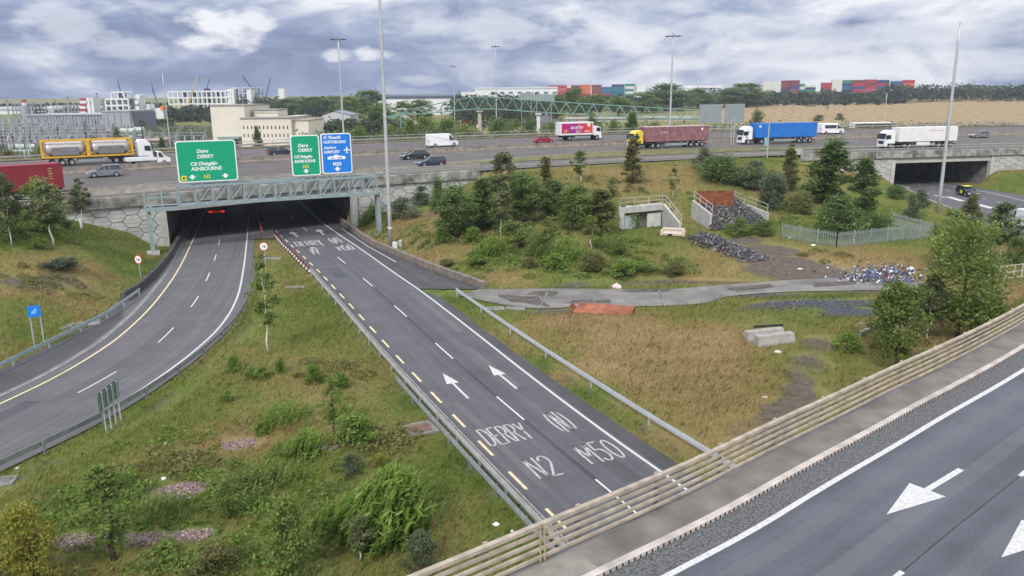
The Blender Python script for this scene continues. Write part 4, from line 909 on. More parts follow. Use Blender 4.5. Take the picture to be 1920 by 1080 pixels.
st('Ó Thuaidh', .5, 'signw', s3, .32, 4.35, 'LEFT', .25); st('NORTHBOUND', .50, 'signw', s3, .32, 3.78, 'LEFT', sx=.80); st('Aerfort', .5, 'signw', s3, .32, 3.1, 'LEFT', .25); st('AIRPORT', .50, 'signw', s3, .32, 2.55, 'LEFT'); st('M50', .62, 'signw', s3, 1.9, .98); darrow(s3, 1.9, .36, .8)
flat('symbol', [(.75, 1.78), (2.95, 1.78), (3.05, 2.05), (2.75, 2.18), (2.2, 2.2), (2.05, 2.35), (1.65, 2.35), (1.5, 2.2), (.85, 2.15), (.7, 2.0)], -.045, 'signw', s3)
flat('symbol', [(1.1, 1.9), (1.6, 1.9), (1.55, 2.0), (1.2, 2.0)], -.06, M['blue'], s3); flat('symbol', [(1.9, 1.9), (2.6, 1.9), (2.55, 2.03), (2.05, 2.0)], -.06, M['blue'], s3)
ax, az = 3.22, 2.95
flat('symbol', [(ax-.05, az+.38), (ax+.05, az+.38), (ax+.08, az+.12), (ax+.4, az-.08), (ax+.4, az-.17), (ax+.08, az-.06), (ax+.05, az-.3), (ax+.17, az-.4), (ax+.17, az-.46), (ax, az-.42), (ax-.17, az-.46), (ax-.17, az-.4), (ax-.05, az-.3), (ax-.08, az-.06), (ax-.4, az-.17), (ax-.4, az-.08), (ax-.08, az+.12)], -.045, 'signw', s3)
# roadside signs
def post_sign(label, px, py, top, yaw=0, txt='60'):
    p = G(px, py); h = zat(p, top)-p[2]; r = thing('speed_sign', label, 'sign', p, yaw); b = MB(); b.tube([(0, 0, -.2), (0, 0, h)], .045); b.build('post', 'galvl', r)
    rd = .48
    for nm, rr_, y, m in (('ring', rd, -.06, 'red'), ('face', rd*.80, -.075, 'signw')):
        flat(nm, [(rr_*math.cos(R_(a)), h-rd+rr_*math.sin(R_(a))) for a in range(0, 360, 15)], y, m, r, .02)
    text(txt, 'lettering', .42, 'dark', r, (0, -.085, h-rd-.15), off=.01); return r
post_sign('round red rimmed 60 speed sign on the grass nose between the carriageways', 499, 512, 453.5, .1); post_sign('round red rimmed 60 speed sign on the slope left of the bend', 264, 521, 478, -.3)
p = G(75, 652); h = zat(p, 573)-p[2]; r = thing('blue_sign', 'small blue sign on two pale posts behind the left crash barrier', 'sign', p, .35)
for x in (-.33, .33): b = MB(); b.tube([(x, 0, -.2), (x, 0, h)], .05); b.build('post', 'galvl', r)
b = MB(); b.bx(-.42, .42, -.08, -.05, h-.85, h); b.build('panel', M['blue'], r); flat('symbol', [(-.2, h-.62), (.1, h-.62), (.2, h-.34), (.1, h-.17), (-.05, h-.36), (-.2, h-.45)], -.1, mat('pale blue', (.15, .4, .75), .5), r)
p0, p1 = G(200, 812), G(227, 788); d = p1-p0; r = thing('chevron_board', 'back of a narrow grey green board on four posts beside the bend', 'sign', p0, math.atan2(d[1], d[0])); L = float(np.linalg.norm(d[:2])); hh = zat(p0, 733)-p0[2]
for k in range(4): b = MB(); x = L*k/3; b.tube([(x, 0, -.3), (x, 0, hh-.05)], .05); b.build('post', 'galvl', r)
b = MB(); b.bx(-.35, L+.35, .06, .10, hh-1.15, hh); b.bx(-.35, L+.35, .03, .06, hh-.3, hh-.22); b.bx(-.35, L+.35, .03, .06, hh-.95, hh-.87); b.build('panel', mat('board back', (.16, .22, .21), .5, .2), r)
# flexible red and white marker posts
def marker(p, label, group, h, r, whites, mt_=None):
    t = thing('marker_post', label, 'marker post', p, group=group); b = MB(); b.tube([(0, 0, 0), (0, 0, h)], r, 8); b.build('stem', mt_ or 'red', t)
    for z0, z1 in whites: w = MB(); w.tube([(0, 0, z0), (0, 0, z1)], r+.008, 8); w.build('band', 'signw', t)
    b = MB(); b.tube([(0, 0, 0), (0, 0, .06)], r+.08, 8); b.build('foot', 'dark', t); return t
ln = resample(PL([(475, 372), (478, 385), (483, 407), (488, 427), (492, 441)]), 1.0); mp = None
for p in ln[::-1]:
    if mp is None: mp = marker(p, 'slender red marker post, one of the dense red row under the bridge', 'red marker posts under the bridge', .8, .075, ((.5, .58),))
    else: q = dup(mp); q.location = p
ln = resample(PL([(514, 443), (530, 462), (546, 477), (562, 495), (580, 512)]), 1.5); mp = None
for p in ln:
    if mp is None: mp = marker(p, 'dark red and white banded marker post, one of the row at the barrier nose', 'banded marker posts at the nose', .8, .075, ((.12, .36),), mat('dull red post', (.20, .03, .035), .6, var=.2))
    else: q = dup(mp); q.location = p
# lamp masts
def mast(label, px, py, top, r0, r1, head=None, m='galvl', base=None, hide=None):
    p = base if base is not None else G(px, py)
    h = zat(p, top)-p[2] if not hide else hide
    t = thing('lamp_mast', label, 'lamp mast', p, group='high lamp masts'); n = 8; b = MB(); b.tube([(0, 0, h*k/n-(.2 if k == 0 else 0)) for k in range(n+1)], [r0+(r1-r0)*k/n for k in range(n+1)], 12); b.build('pole', m, t, smooth=True)
    if head == 'ring':
        b = MB(); s = r0*5.5
        for k in range(8): a = k*math.pi/4; b.bar((0, 0, h-.2), (math.cos(a)*s, math.sin(a)*s, h-.25), .12)
        b.tube([(0, 0, h-.5), (0, 0, h+.25)], .3, 10); b.build('head_frame', 'galv', t); lp = None
        for k in range(8):
            a = k*math.pi/4; l = MB(); l.box((0, 0, 0), (.75, .42, .2)); 
            if lp is None: lp = l.build('lamp', 'chassis', t)
            else: lp = dup(lp, t)
            lp.location = (math.cos(a)*s, math.sin(a)*s, h-.3); lp.rotation_euler = (0, 0, a)
        b = MB(); b.tube([(0, 0, h), (0, 0, h+1.0)], .04, 6); b.build('spike', 'galv', t)
    return t
pm = G(733, 462); mt = mast('tallest mast with pale lower band, right of the gantry, rising out of view', 0, 0, 0, .26, .13, base=pm, hide=34)
b = MB(); b.tube([(0, 0, zat(pm, 428)-pm[2]), (0, 0, zat(pm, 426)-pm[2])], .285, 12); b.build('band', 'signw', mt)
# ================================================================== vehicles (x forward, y left, z up)
def paint(name, rgb, rough=.35, var=.05, metal=0.0): return mat(name, rgb, rough, metal, var=var, scale=1.2, spec=.5)
PW = paint('white vehicle paint', (.70, .71, .72))
def wheel_parts(t, x, y, r, w=.24, rimr=.62):
    b = MB(); b.tube([(x, y-w/2, r), (x, y+w/2, r)], r, 16); wo_ = b.build('wheel', 'tyre', t); s = 1 if y > 0 else -1
    b = MB(); b.tube([(x, y+s*(w/2+.005), r), (x, y+s*(w/2+.02), r)], r*rimr, 12); b.build('rim', 'rim', wo_)
def lampbox(t, nm, m, *dims): b = MB(); b.bx(*dims); return b.build(nm, m, t)
def car(label, at, head, col, L=4.5, Wd=1.8, H_=1.48, style='hatch', cat='car', group='cars on the motorway', roof=None):
    t = thing('car', label, cat, at, head, group); hw = Wd/2; F = L/2
    belt = .88 if style != 'suv' else 1.0; gc = .24
    low = [(-F, .42), (-F+.04, belt-.08), (-F+.22, belt+.02), (F*.42, belt), (F*.80, belt-.13), (F-.10, belt-.30), (F, .55), (F-.03, .30), (F-.15, gc), (-F+.12, gc)]
    b = MB(); b.prof(low, lambda x, z: hw*(1-.10*max(0, (abs(x)-F*.72)/(F*.28))**2)*(.985 if z > .8 else 1)); body = b.build('body', col, t, bevel=.06)
    back = -F+(.06 if style in ('suv', 'estate') else .30); ra = -F+(.42 if style in ('suv', 'estate') else .85)
    cabn = [(back, belt), (ra, H_-.06), (F*.02, H_-.05), (F*.46, belt-.01)]
    hwf = lambda x, z: hw-.06 if z < belt+.05 else hw-.24
    b = MB(); b.prof(cabn, hwf); b.build('window', 'glass', t)
    b = MB(); b.prof([(ra-.08, H_-.08), (ra, H_), (F*.02, H_), (F*.02+.10, H_-.08)], hw-.225); b.build('roof', roof or col, t, bevel=.03)
    for s in (-1, 1):
        b = MB()
        for x0, x1 in ((back+.02, ra), (-F*.28, -F*.24), (F*.04, F*.02), (F*.47, F*.05)): b.bar((x0, s*(hw-.05), belt), (x1, s*(hw-.23), H_-.04), .07)
        b.build('pillar', col, t)
        for x in (F*.63, -F*.60): wheel_parts(t, x, s*(hw-.10), .32 if style != 'suv' else .36, .22)
        lampbox(t, 'headlight', 'lamp', F-.16, F-.02, s*hw*.72-.17, s*hw*.72+.17, .56, .70); lampbox(t, 'tail_light', 'tail', -F-.015, -F+.1, s*hw*.80-.10, s*hw*.80+.10, belt-.25, belt-.02)
        lampbox(t, 'mirror', col, F*.34, F*.40, s*(hw+.06)-.07, s*(hw+.06)+.07, belt, belt+.12)
    lampbox(t, 'number_plate', 'signy', -F-.012, -F+.05, -.26, .26, .55, .66)
    return t
def van(label, at, head, L=5.9, Wd=2.0, H_=2.5, col=None, windows=False, name='van', cat='van', group='vans on the motorway'):
    col = col or PW; t = thing(name, label, cat, at, head, group); hw = Wd/2; F = L/2
    side = [(-F, .35), (-F+.02, H_-.15), (-F+.15, H_), (F-1.9, H_), (F-1.55, H_-.12), (F-.82, 1.28), (F-.12, 1.02), (F, .75), (F-.03, .35), (F-.15, .25), (-F+.1, .28)]
    b = MB(); b.prof(side, lambda x, z: hw*(1-.16*max(0, (z-1.2)/(H_-1.2)))*(1-.10*max(0, (x-F+1.0))**2)); b.build('body', col, t, bevel=.06)
    for s in (-1, 1):
        b = MB(); y = lambda z: s*(hw*(1-.16*max(0, (z-1.2)/(H_-1.2)))+.008)
        q = [(F-1.95, 1.28), (F-1.0, 1.26), (F-1.6, H_-.32), (F-1.95, H_-.30)]; b.add([(x, y(z), z) for x, z in q]+[(x, y(z)-s*.03, z) for x, z in q], [(0, 1, 2, 3), (4, 5, 6, 7)]); b.build('window', 'glass', t)
        if windows:
            q = [(-F+.9, 1.35), (F-2.15, 1.35), (F-2.15, H_-.42), (-F+.9, H_-.42)]; b = MB(); b.add([(x, y(z), z) for x, z in q]+[(x, y(z)-s*.03, z) for x, z in q], [(0, 1, 2, 3), (4, 5, 6, 7)]); b.build('window', 'glass', t)
        for x in (F-.95, -F+1.25): wheel_parts(t, x, s*(hw-.1), .36, .24)
        lampbox(t, 'headlight', 'lamp', F-.25, F-.07, s*hw*.75-.15, s*hw*.75+.15, .78, .98); lampbox(t, 'tail_light', 'tail', -F-.015, -F+.05, s*hw*.9-.08, s*hw*.9+.08, .9, 1.4)
        lampbox(t, 'mirror', 'dark', F-1.25, F-1.1, s*(hw+.13)-.1, s*(hw+.13)+.1, 1.35, 1.65)
    b = MB(); q = [(F-.86, 1.30), (F-1.5, H_-.2)]; w1, w2 = hw*.86, hw*.74; b.add([(q[0][0]+.03, -w1, q[0][1]), (q[0][0]+.03, w1, q[0][1]), (q[1][0]+.03, w2, q[1][1]), (q[1][0]+.03, -w2, q[1][1])], [(0, 1, 2, 3)]); b.build('windscreen', 'glass', t)
    lampbox(t, 'bumper', 'dark', F-.2, F+.03, -hw*.85, hw*.85, .28, .5)
    return t
def cab(t, x, col, H_=3.75, L=2.2, sleeper=True, stripe=None):
    """tractor cab whose front face is at x"""
    c = thing('cab', None, None); c.parent = t; hw = 1.22
    side = [(x-L, .95), (x-L, H_-.35), (x-L+.35, H_), (x-.95, H_-.06), (x-.35, H_-.55), (x-.22, 2.75), (x-.04, 1.75), (x, .55), (x-.1, .38), (x-.55, .38), (x-.6, .95)]
    b = MB(); b.prof(side, lambda X, z: hw*(1-.05*max(0, (z-2.6)))); b.build('shell', col, c, bevel=.08)
    b = MB(); b.add([(x-.03, -1.1, 1.85), (x-.03, 1.1, 1.85), (x-.22, 1.05, 2.78), (x-.22, -1.05, 2.78)], [(0, 1, 2, 3)]); b.add([(x+.0, -1.1, 1.85), (x+.0, 1.1, 1.85), (x-.19, 1.05, 2.78), (x-.19, -1.05, 2.78)], [(0, 1, 2, 3)]); b.build('windscreen', 'glass', c)
    lampbox(c, 'visor', 'dark', x-.25, x+.02, -1.12, 1.12, 2.74, 2.88); lampbox(c, 'grille', 'dark', x-.06, x+.015, -.8, .8, .85, 1.45); lampbox(c, 'bumper', col, x-.3, x+.04, -1.2, 1.2, .35, .75)
    for s in (-1, 1):
        b = MB(); y = s*(hw+.012); q = [(x-1.25, 1.85), (x-.25, 1.75), (x-.36, 2.6), (x-1.2, 2.62)]; b.add([(X, y, z) for X, z in q]+[(X, y-s*.05, z) for X, z in q], [(0, 1, 2, 3), (4, 5, 6, 7)]); b.build('window', 'glass', c)
        lampbox(c, 'mirror', 'dark', x-.2, x-.05, s*1.42-.1, s*1.42+.1, 1.9, 2.6); lampbox(c, 'headlight', 'lamp', x-.1, x+.05, s*.95-.18, s*.95+.18, .8, 1.0)
        if stripe:
            for k, rr_ in enumerate((.62, .46)):
                pts = [(x-1.35+rr_*math.cos(R_(a))*.9, 1.75+rr_*1.25*math.sin(R_(a))) for a in range(-60, 100, 12)]; q = MB()
                for p0, p1 in zip(pts[:-1], pts[1:]): q.bar((p0[0], s*(hw+.01), p0[1]), (p1[0], s*(hw+.01), p1[1]), .03, .09)
                q.build('swirl', stripe, c)
    return c
def chassis(t, x0, x1, z=.95): b = MB(); b.bx(x0, x1, -.42, .42, z-.2, z+.08); b.bx(x0, x1, -1.1, 1.1, z+.04, z+.1); return b.build('chassis', 'chassis', t)
def axles(t, xs, r=.5, w=.34):
    for x in xs:
        for s in (-1, 1): wheel_parts(t, x, s*1.03, r, w, .55)
def ribbed(t, name, x0, x1, z0, z1, m, hw=1.25, pitch=.32, dep=.035, parent=None):
    b = MB(); b.bx(x0, x1, -hw+dep, hw-dep, z0, z1); n = int((x1-x0)/pitch)
    for k in range(n):
        x = x0+.08+(x1-x0-.16)*(k+.5)/n
        for s in (-1, 1): b.bx(x-pitch*.27, x+pitch*.27, s*(hw-dep/2)-dep*.49, s*(hw-dep/2)+dep*.49, z0+.12, z1-.12)
    for z in (z0, z1-.13):
        for s in (-1, 1): b.bx(x0-.02, x1+.02, s*(hw-.03)-.045, s*(hw-.03)+.045, z-.003, z+.133)
    for x in (x0, x1):
        for s in (-1, 1): b.bx(x-.06, x+.06, s*(hw-.06)-.075, s*(hw-.06)+.075, z0-.005, z1+.008)
    return b.build(name, m, t)
def lorry(label, at, head, col, Ltr, front=2.2, gap=.75, H_=3.75, group='lorries on the motorway', stripe=None, roofh=None):
    """articulated lorry: returns root and the x range of the load bed; origin in the middle"""
    L = Ltr+front+gap; t = thing('lorry', label, 'lorry', at, head, group); xf = L/2
    cab(t, xf, col, roofh or H_, front, stripe=stripe); chassis(t, xf-front-gap-3.6, xf-.3, .85); wheel_parts(t, xf-1.35, 1.03, .5, .32); wheel_parts(t, xf-1.35, -1.03, .5, .32)
    axles(t, (xf-front-gap-1.4, xf-front-gap-2.6)); x1 = xf-front-gap; x0 = x1-Ltr
    b = MB(); b.bx(x0, x1, -.5, .5, 1.05, 1.25); b.build('trailer_frame', 'chassis', t); axles(t, (x0+1.3, x0+2.6, x0+3.9))
    lampbox(t, 'side_guard', 'galv', x0+4.8, x1-4.2, -1.2, -1.15, .5, .9); lampbox(t, 'side_guard', 'galv', x0+4.8, x1-4.2, 1.15, 1.2, .5, .9); lampbox(t, 'rear_bar', 'red', x0-.02, x0+.08, -1.1, 1.1, .5, .7)
    return t, x0, x1
def on_m(px, py): s, d = Mpix(px, py); return MP(s, d), Mhead(s), s, d
def spot(px, py, left): p, h, s, d = on_m(px, py); return p, (h+math.pi if left else h)
# --- near direction, heading left
yel = paint('yellow cab paint', (.72, .52, .05), var=.2)
p, h = spot(1252, 276.5, True); t, x0, x1 = lorry('yellow cabbed lorry with a long maroon ribbed bulk trailer', p, h, yel, 14.0, roofh=3.5)
mar = mat('faded maroon trailer', (.20, .085, .10), .6, var=.22, scale=.8, rgb2=(.30, .15, .165)); ribbed(t, 'bulk_body', x0, x1, 1.3, 4.05, mar, pitch=.8)
b = MB(); b.bx(x0-.05, x1+.05, -1.27, 1.27, 4.05, 4.16); b.build('top_rim', mat('pale pink rim', (.45, .36, .36), .6), t)
for xx in (x1-4.5, x1-3.9, x1-3.3): b = MB(); b.tube([(xx, 1.26, 3.0), (xx, 1.28, 3.0)], .24, 10); b.build('mark', mat('pale print', (.34, .26, .28), .7), t)
b = MB(); b.tube([(x0+1.5, 1.26, 3.5), (x0+1.5, 1.29, 3.5)], .22, 12); b.build('disc', 'signw', t)
for k, (xx, zz_, sz) in enumerate(((x1+2.2, 2.7, .30), (x1+1.7, 2.2, .22), (x1+2.5, 1.5, .28), (x1+1.4, 1.4, .2), (x1+2.0, 1.9, .18))): b = MB(); b.tube([(xx, 1.225, zz_), (xx, 1.245, zz_)], sz, 7); b.build('patch', mat('dark green print', (.06, .10, .03), .5, var=.4), t)
blu = mat('bright blue container', (.015, .15, .50), .5, var=.14, scale=.8)
p, h = spot(1455, 268.5, True); t, x0, x1 = lorry('white swirled cab pulling a bright blue ribbed container', p, h, PW, 13.9, stripe=mat('black swirl', (.02, .02, .03), .4), roofh=3.6); ribbed(t, 'container', x0, x1, 1.3, 4.15, blu)
b = MB(); b.bx(x1-1.1, x1-.6, 1.24, 1.255, 3.35, 3.8); b.build('mark', 'offwhite', t)
whb = mat('white box body', (.66, .66, .66), .5, var=.05, scale=.6)
p, h = spot(1718, 276.5, True); t, x0, x1 = lorry('white cabbed lorry with a plain white box trailer crossing the right-hand bridge', p, h, PW, 13.0, roofh=3.5); b = MB(); b.bx(x0, x1, -1.25, 1.25, 1.25, 4.0); b.build('box_body', whb, t, bevel=.04)
b = MB(); b.bx(x0+6, x0+9, 1.2, 1.235, .55, 1.15); b.build('side_panel', 'offwhite', t); b = MB(); b.bx(x0+3.2, x0+6.4, 1.251, 1.256, 3.25, 3.36); b.build('mark', mat('pale red print', (.5, .25, .25), .6), t)
redc = mat('dark red container', (.235, .022, .035), .55, var=.14, scale=.8)
p, h = spot(-22, 382, True); t, x0, x1 = lorry('dark red container lorry cut off by the left edge of the picture', p, h, PW, 12.4); ribbed(t, 'container', x0, x1, 1.3, 4.2, redc, pitch=.28)
b = MB(); b.bx(x0-.06, x0-.02, -1.2, 1.2, 1.35, 4.1)
for y in (-.9, -.3, .3, .9): b.bx(x0-.10, x0-.06, y-.03, y+.03, 1.4, 4.1)
b.build('door', mat('dark door', (.05, .015, .02), .6), t); b = MB(); b.tube([(x0+1.3, 1.26, 1.8), (x0+1.3, 1.29, 1.8)], .2, 10); b.build('marker_disc', 'orange', t)
for k, z in enumerate((3.6, 3.3, 3.0, 2.7, 2.4)): b = MB(); b.bx(x0+1.0+.1*(k % 2), x0+1.5, 1.252, 1.258, z, z+.12); b.build('mark', mat('faded yellow print', (.45, .25, .12), .6), t)
p, h = spot(201, 331, True); car('silver grey sport utility car on the motorway left of the big green sign', p, h, paint('silver grey paint', (.24, .26, .29), .3, metal=.3), 4.7, 1.86, 1.68, 'suv')
p, h = spot(778, 298, True); car('dark green black car with a long tail, behind the dark blue car', p, h, paint('near black green paint', (.022, .035, .038), .25), 4.9, 1.85, 1.5, 'hatch')
p, h = spot(808, 311, True); car('dark blue estate car nearest the parapet, with red rear lamps', p, h, paint('dark blue paint', (.035, .045, .085), .25), 4.7, 1.85, 1.5, 'estate')
p, h = spot(1836, 258, True); car('grey car behind the white box lorry, at the top of the right-hand bridge', p, h, paint('mid grey paint', (.18, .18, .19), .3), 4.4, 1.8, 1.46, 'hatch')
# --- far direction, heading right
p, h = spot(829, 275, False); van('plain white panel van with high roof on the far motorway lanes', p, h, 6.2)
p, h = spot(1557, 251, False); van('white minibus with dark side windows on the far lanes, right of the blue container', p, h, 6.0, windows=True, name='minibus', cat='minibus')
p, h = spot(1020, 268, False); car('bright red hatchback following the pink lorry', p, h, paint('bright red paint', (.33, .012, .025), .3), 4.2, 1.75, 1.48, 'hatch')
p, h = spot(527, 291, False); car('dark car half hidden behind the narrow green sign', p, h, paint('dark slate paint', (.03, .04, .06), .3), 4.6, 1.85, 1.5, 'estate')
# pink box lorry
p, h = spot(1085, 262.5, False); t = thing('lorry', 'rigid lorry with a pink to orange printed side reading quality, behind white van lane', 'lorry', p, h, 'lorries on the motorway'); L = 9.8; xf = L/2
t['label'] = 'rigid box lorry with bright pink to orange printed side and white cab'
cab(t, xf, PW, 2.95, 1.8); chassis(t, -xf+.2, xf-.4, .85); axles(t, (xf-1.0, -xf+2.2)); b = MB(); b.bx(-xf, xf-2.0, -1.25, 1.25, 1.15, 3.8); box = b.build('box_body', whb, t, bevel=.03)
xa, xb = -xf+.25, xf-2.2; cols = [(.45, .01, .10), (.40, .008, .16), (.30, .012, .18), (.26, .02, .20), (.36, .02, .12), (.50, .03, .06), (.56, .06, .035), (.55, .08, .03)]; bd = MB()
pm_ = bpy.data.materials.new('printed panel'); pm_.use_nodes = True; _t = pm_.node_tree; _b = _t.nodes['Principled BSDF']; _b.inputs['Roughness'].default_value = .45
_tc = _t.nodes.new('ShaderNodeTexCoord'); _sx = _t.nodes.new('ShaderNodeSeparateXYZ'); _t.links.new(_tc.outputs['Generated'], _sx.inputs[0]); _rp = _t.nodes.new('ShaderNodeValToRGB'); _e = _rp.color_ramp.elements
while len(_e) < 8: _e.new(.5)
for k, q in enumerate(_e): q.position = k/7; q.color = (*cols[k], 1)
_ns = _t.nodes.new('ShaderNodeTexNoise'); _ns.inputs['Scale'].default_value = 3; _t.links.new(_tc.outputs['Generated'], _ns.inputs[0]); _ad = _t.nodes.new('ShaderNodeMath'); _ad.operation = 'MULTIPLY_ADD'; _t.links.new(_ns.outputs[0], _ad.inputs[0]); _ad.inputs[1].default_value = .3; _a2 = _t.nodes.new('ShaderNodeMath'); _a2.operation = 'SUBTRACT'; _t.links.new(_sx.outputs[0], _ad.inputs[2]); _t.links.new(_ad.outputs[0], _a2.inputs[0]); _a2.inputs[1].default_value = .15; _t.links.new(_a2.outputs[0], _rp.inputs[0]); _t.links.new(_rp.outputs[0], _b.inputs['Base Color'])
bd.bx(xa, xb, -1.262, -1.255, 1.5, 3.55); pn = bd.build('printed_panel', pm_, box)
text('quality', 'lettering', 1.15, 'signw', box, (xa+2.0, -1.268, 2.45), align='LEFT', shear=.3, off=-.005); text('Go', 'lettering', .85, 'signw', box, (xa+3.3, -1.268, 1.62), align='LEFT', shear=.25); text('More', 'lettering', .6, 'signw', box, (xa+5.4, -1.268, 1.7), align='LEFT', shear=.25)
for x_, z_, r_, m_ in ((xa+1.0, 1.95, .38, mat('food print tan', (.5, .28, .12), .6, var=.3)), (xa+1.5, 1.85, .3, mat('food print brown', (.28, .10, .05), .6, var=.3)), (xb-.9, 3.2, .34, M['signw'])): q = MB(); q.tube([(x_, -1.258, z_), (x_, -1.272, z_)], r_, 14); q.build('picture', m_, box)
lampbox(t, 'side_guard', 'galv', -xf+3.4, xf-2.6, -1.2, -1.16, .5, .9)
# tank container lorry (far lanes, left)
p, h = spot(205, 306, False); t, x0, x1 = lorry('white cabbed lorry carrying two silver tanks in yellow frames', p, h, PW, 12.8, roofh=3.65); t['label'] = 'white cabbed lorry carrying two silver tanks in yellow frames'
yf = mat('yellow frame paint', (.62, .36, .03), .5, var=.12); tank = mat('tank steel', (.46, .43, .42), .35, .3, var=.1)
for k in range(2):
    a = x0+k*6.45+.05; e = a+6.2; b = MB()
    for x in (a, e):
        for s in (-1, 1): b.bx(x-.13, x+.13, s*1.15-.13, s*1.15+.13, 1.3, 3.9)
        for z in (1.36, 3.84): b.bx(x-.085, x+.085, -1.2, 1.2, z-.085, z+.085)
        for s in (-1, 1): b.bar((x, s*1.15, 1.4), (x+(1.1 if x == a else -1.1), s*1.15, 1.4), .12); b.bar((x+(1.1 if x == a else -1.1), s*1.15, 1.4), (x, s*1.15, 2.2), .1)
    for s in (-1, 1):
        for z in (1.36, 3.84): b.bx(a, e, s*1.15-.10, s*1.15+.10, z-.12, z+.12)
    fr = b.build('tank_frame', yf, t); b = MB(); n = 20; rg = []
    for x, r in ((a+.3, .3), (a+.38, .8), (a+.7, 1.1), (a+1.1, 1.14), (e-1.1, 1.14), (e-.7, 1.1), (e-.38, .8), (e-.3, .3)): rg.append([(x, r*math.cos(2*math.pi*i/n), 2.6+r*math.sin(2*math.pi*i/n)) for i in range(n)])
    b.loft(rg); tk = b.build('tank', tank, t, smooth=True)
    b = MB(); b.bx(a+1.3, e-1.2, -1.23, -1.14, 1.62, 2.85); b.build('cladding', mat('grey cladding', (.17, .165, .175), .6, var=.08), tk); text('INTERTANK', 'lettering', .42, mat('dark print', (.10, .08, .14), .6), tk, (a+3.6, -1.2, 2.35), align='CENTER') if False else None
    b = MB(); b.bx(a+2.6, a+4.9, -1.238, -1.231, 2.35, 2.62); b.build('lettering_band', mat('dark blurred print', (.12, .11, .17), .7, var=.7, scale=6, rgb2=(.32, .31, .34)), tk)
# dropside van in front of the tank lorry's cab
p, h = spot(283, 306.5, False); p = p+np.array([.6, -2.2, -.09]); t = thing('pickup_lorry', 'white dropside van with a cab, in front of the tank lorry', 'van', p, h, 'vans on the motorway'); L = 6.4; F = L/2
b = MB(); b.prof([(F-2.0, .4), (F-2.0, 2.05), (F-1.75, 2.15), (F-1.3, 2.1), (F-.75, 1.35), (F-.05, 1.05), (F, .5), (F-.1, .35)], lambda x, z: .98*(1-.14*max(0, z-1.2))); b.build('cab', PW, t, bevel=.05)
b = MB(); b.add([(F-1.75, -1.0, 1.25), (F-.95, -1.0, 1.22), (F-1.35, -.9, 1.95), (F-1.75, -.9, 1.98)], [(0, 1, 2, 3)]); b.build('window', 'glass', t); b = MB(); b.add([(F-.74, -.85, 1.36), (F-.74, .85, 1.36), (F-1.28, .78, 2.04), (F-1.28, -.78, 2.04)], [(0, 1, 2, 3)]); b.build('windscreen', 'glass', t)
b = MB(); b.bx(-F, F-2.05, -1.02, -.98, .85, 1.3); b.bx(-F, F-2.05, .98, 1.02, .85, 1.3); b.bx(-F, F-2.05, -1, 1, .78, .86); b.bx(-F, -F+.04, -1, 1, .85, 1.3); b.build('dropside_bed', PW, t); b = MB(); b.bx(F-2.1, F-2.03, -.95, .95, .9, 2.1); b.build('headboard', 'dark', t)
for x in (F-1.0, -F+1.3):
    for s in (-1, 1): wheel_parts(t, x, s*.9, .36)
# coach far behind
p, h = spot(1634, 240, False); t = thing('coach', 'black and white coach beyond the motorway at the edge of the stubble field', 'coach', (p[0]+13, p[1]+30, 5.6), h); L = 12
b = MB(); b.bx(-6, 6, -1.25, 1.25, .5, 3.5); b.build('body', 'offwhite', t, bevel=.15); b = MB(); b.bx(-5.6, 5.9, -1.27, 1.27, 1.6, 3.1); b.build('window', 'glass', t)
for x in (4, -3.4):
    for s in (-1, 1): wheel_parts(t, x, s*1.1, .5)
# lorry under the bridge, braking
hd = _u(P(420, 396)-P(410, 440)); p = P(407, 407); t = thing('lorry', 'box lorry with glowing red tail lamps driving away under the bridge', 'lorry', p+np.r_[hd*5, 0], math.atan2(hd[1], hd[0]), 'lorries under the bridge'); t['group'] = 'lorries on the motorway'
b = MB(); b.bx(-4.5, 3, -1.25, 1.25, 1.25, 3.8); b.build('box_body', mat('dull green canvas', (.16, .15, .08), .8), t); cab(t, 5, PW, 2.9, 1.8); chassis(t, -4.5, 4.5, .9); axles(t, (3.8, -2.5))
tl = mat('lit tail lamp', (.8, .02, .02), .3, emit=1.1)
lampbox(t, 'rear_bar', mat('glowing red reflective board', (.45, .02, .02), .4, emit=.25), -4.6, -4.5, -1.2, 1.2, .62, .98)  # board is no lamp; a faint glow is added to its colour
for s in (-1, 1): lampbox(t, 'tail_light', tl, -4.66, -4.58, s*.9-.2, s*.9+.2, .70, .90)
lampbox(t, 'number_plate', 'signw', -4.63, -4.6, -.25, .25, .72, .86)
lampbox(t, 'tail_light', tl, -4.53, -4.48, 1.05, 1.18, 2.2, 2.35)
# vehicles on the side road at the right
hd = _u(P(1840, 366)-P(1790, 354)); cr = car('black car with yellow markings leaving the right-hand underpass', P(1812, 367), math.atan2(hd[1], hd[0]), paint('black paint', (.012, .012, .015), .25), 4.6, 1.9, 1.65, 'suv', group='vehicles on the side road', roof=None)
b = MB(); b.bx(-1.0, .5, -.6, .6, 1.66, 1.72); b.build('roof_marking', mat('fluorescent yellow', (.55, .65, .08), .5), cr); b = MB(); b.bx(-.5, .4, -.965, -.955, .45, 1.0); b.build('door_marking', mat('fluorescent yellow', (.55, .65, .08), .5), cr)
pv = P(1925, 428); hd = _u(P(1940, 420)-P(1890, 406)); van('white van cut off by the right edge, on the side road behind the trees', pv, math.atan2(hd[1], hd[0])+math.pi, 6.5, group='vehicles on the side road')
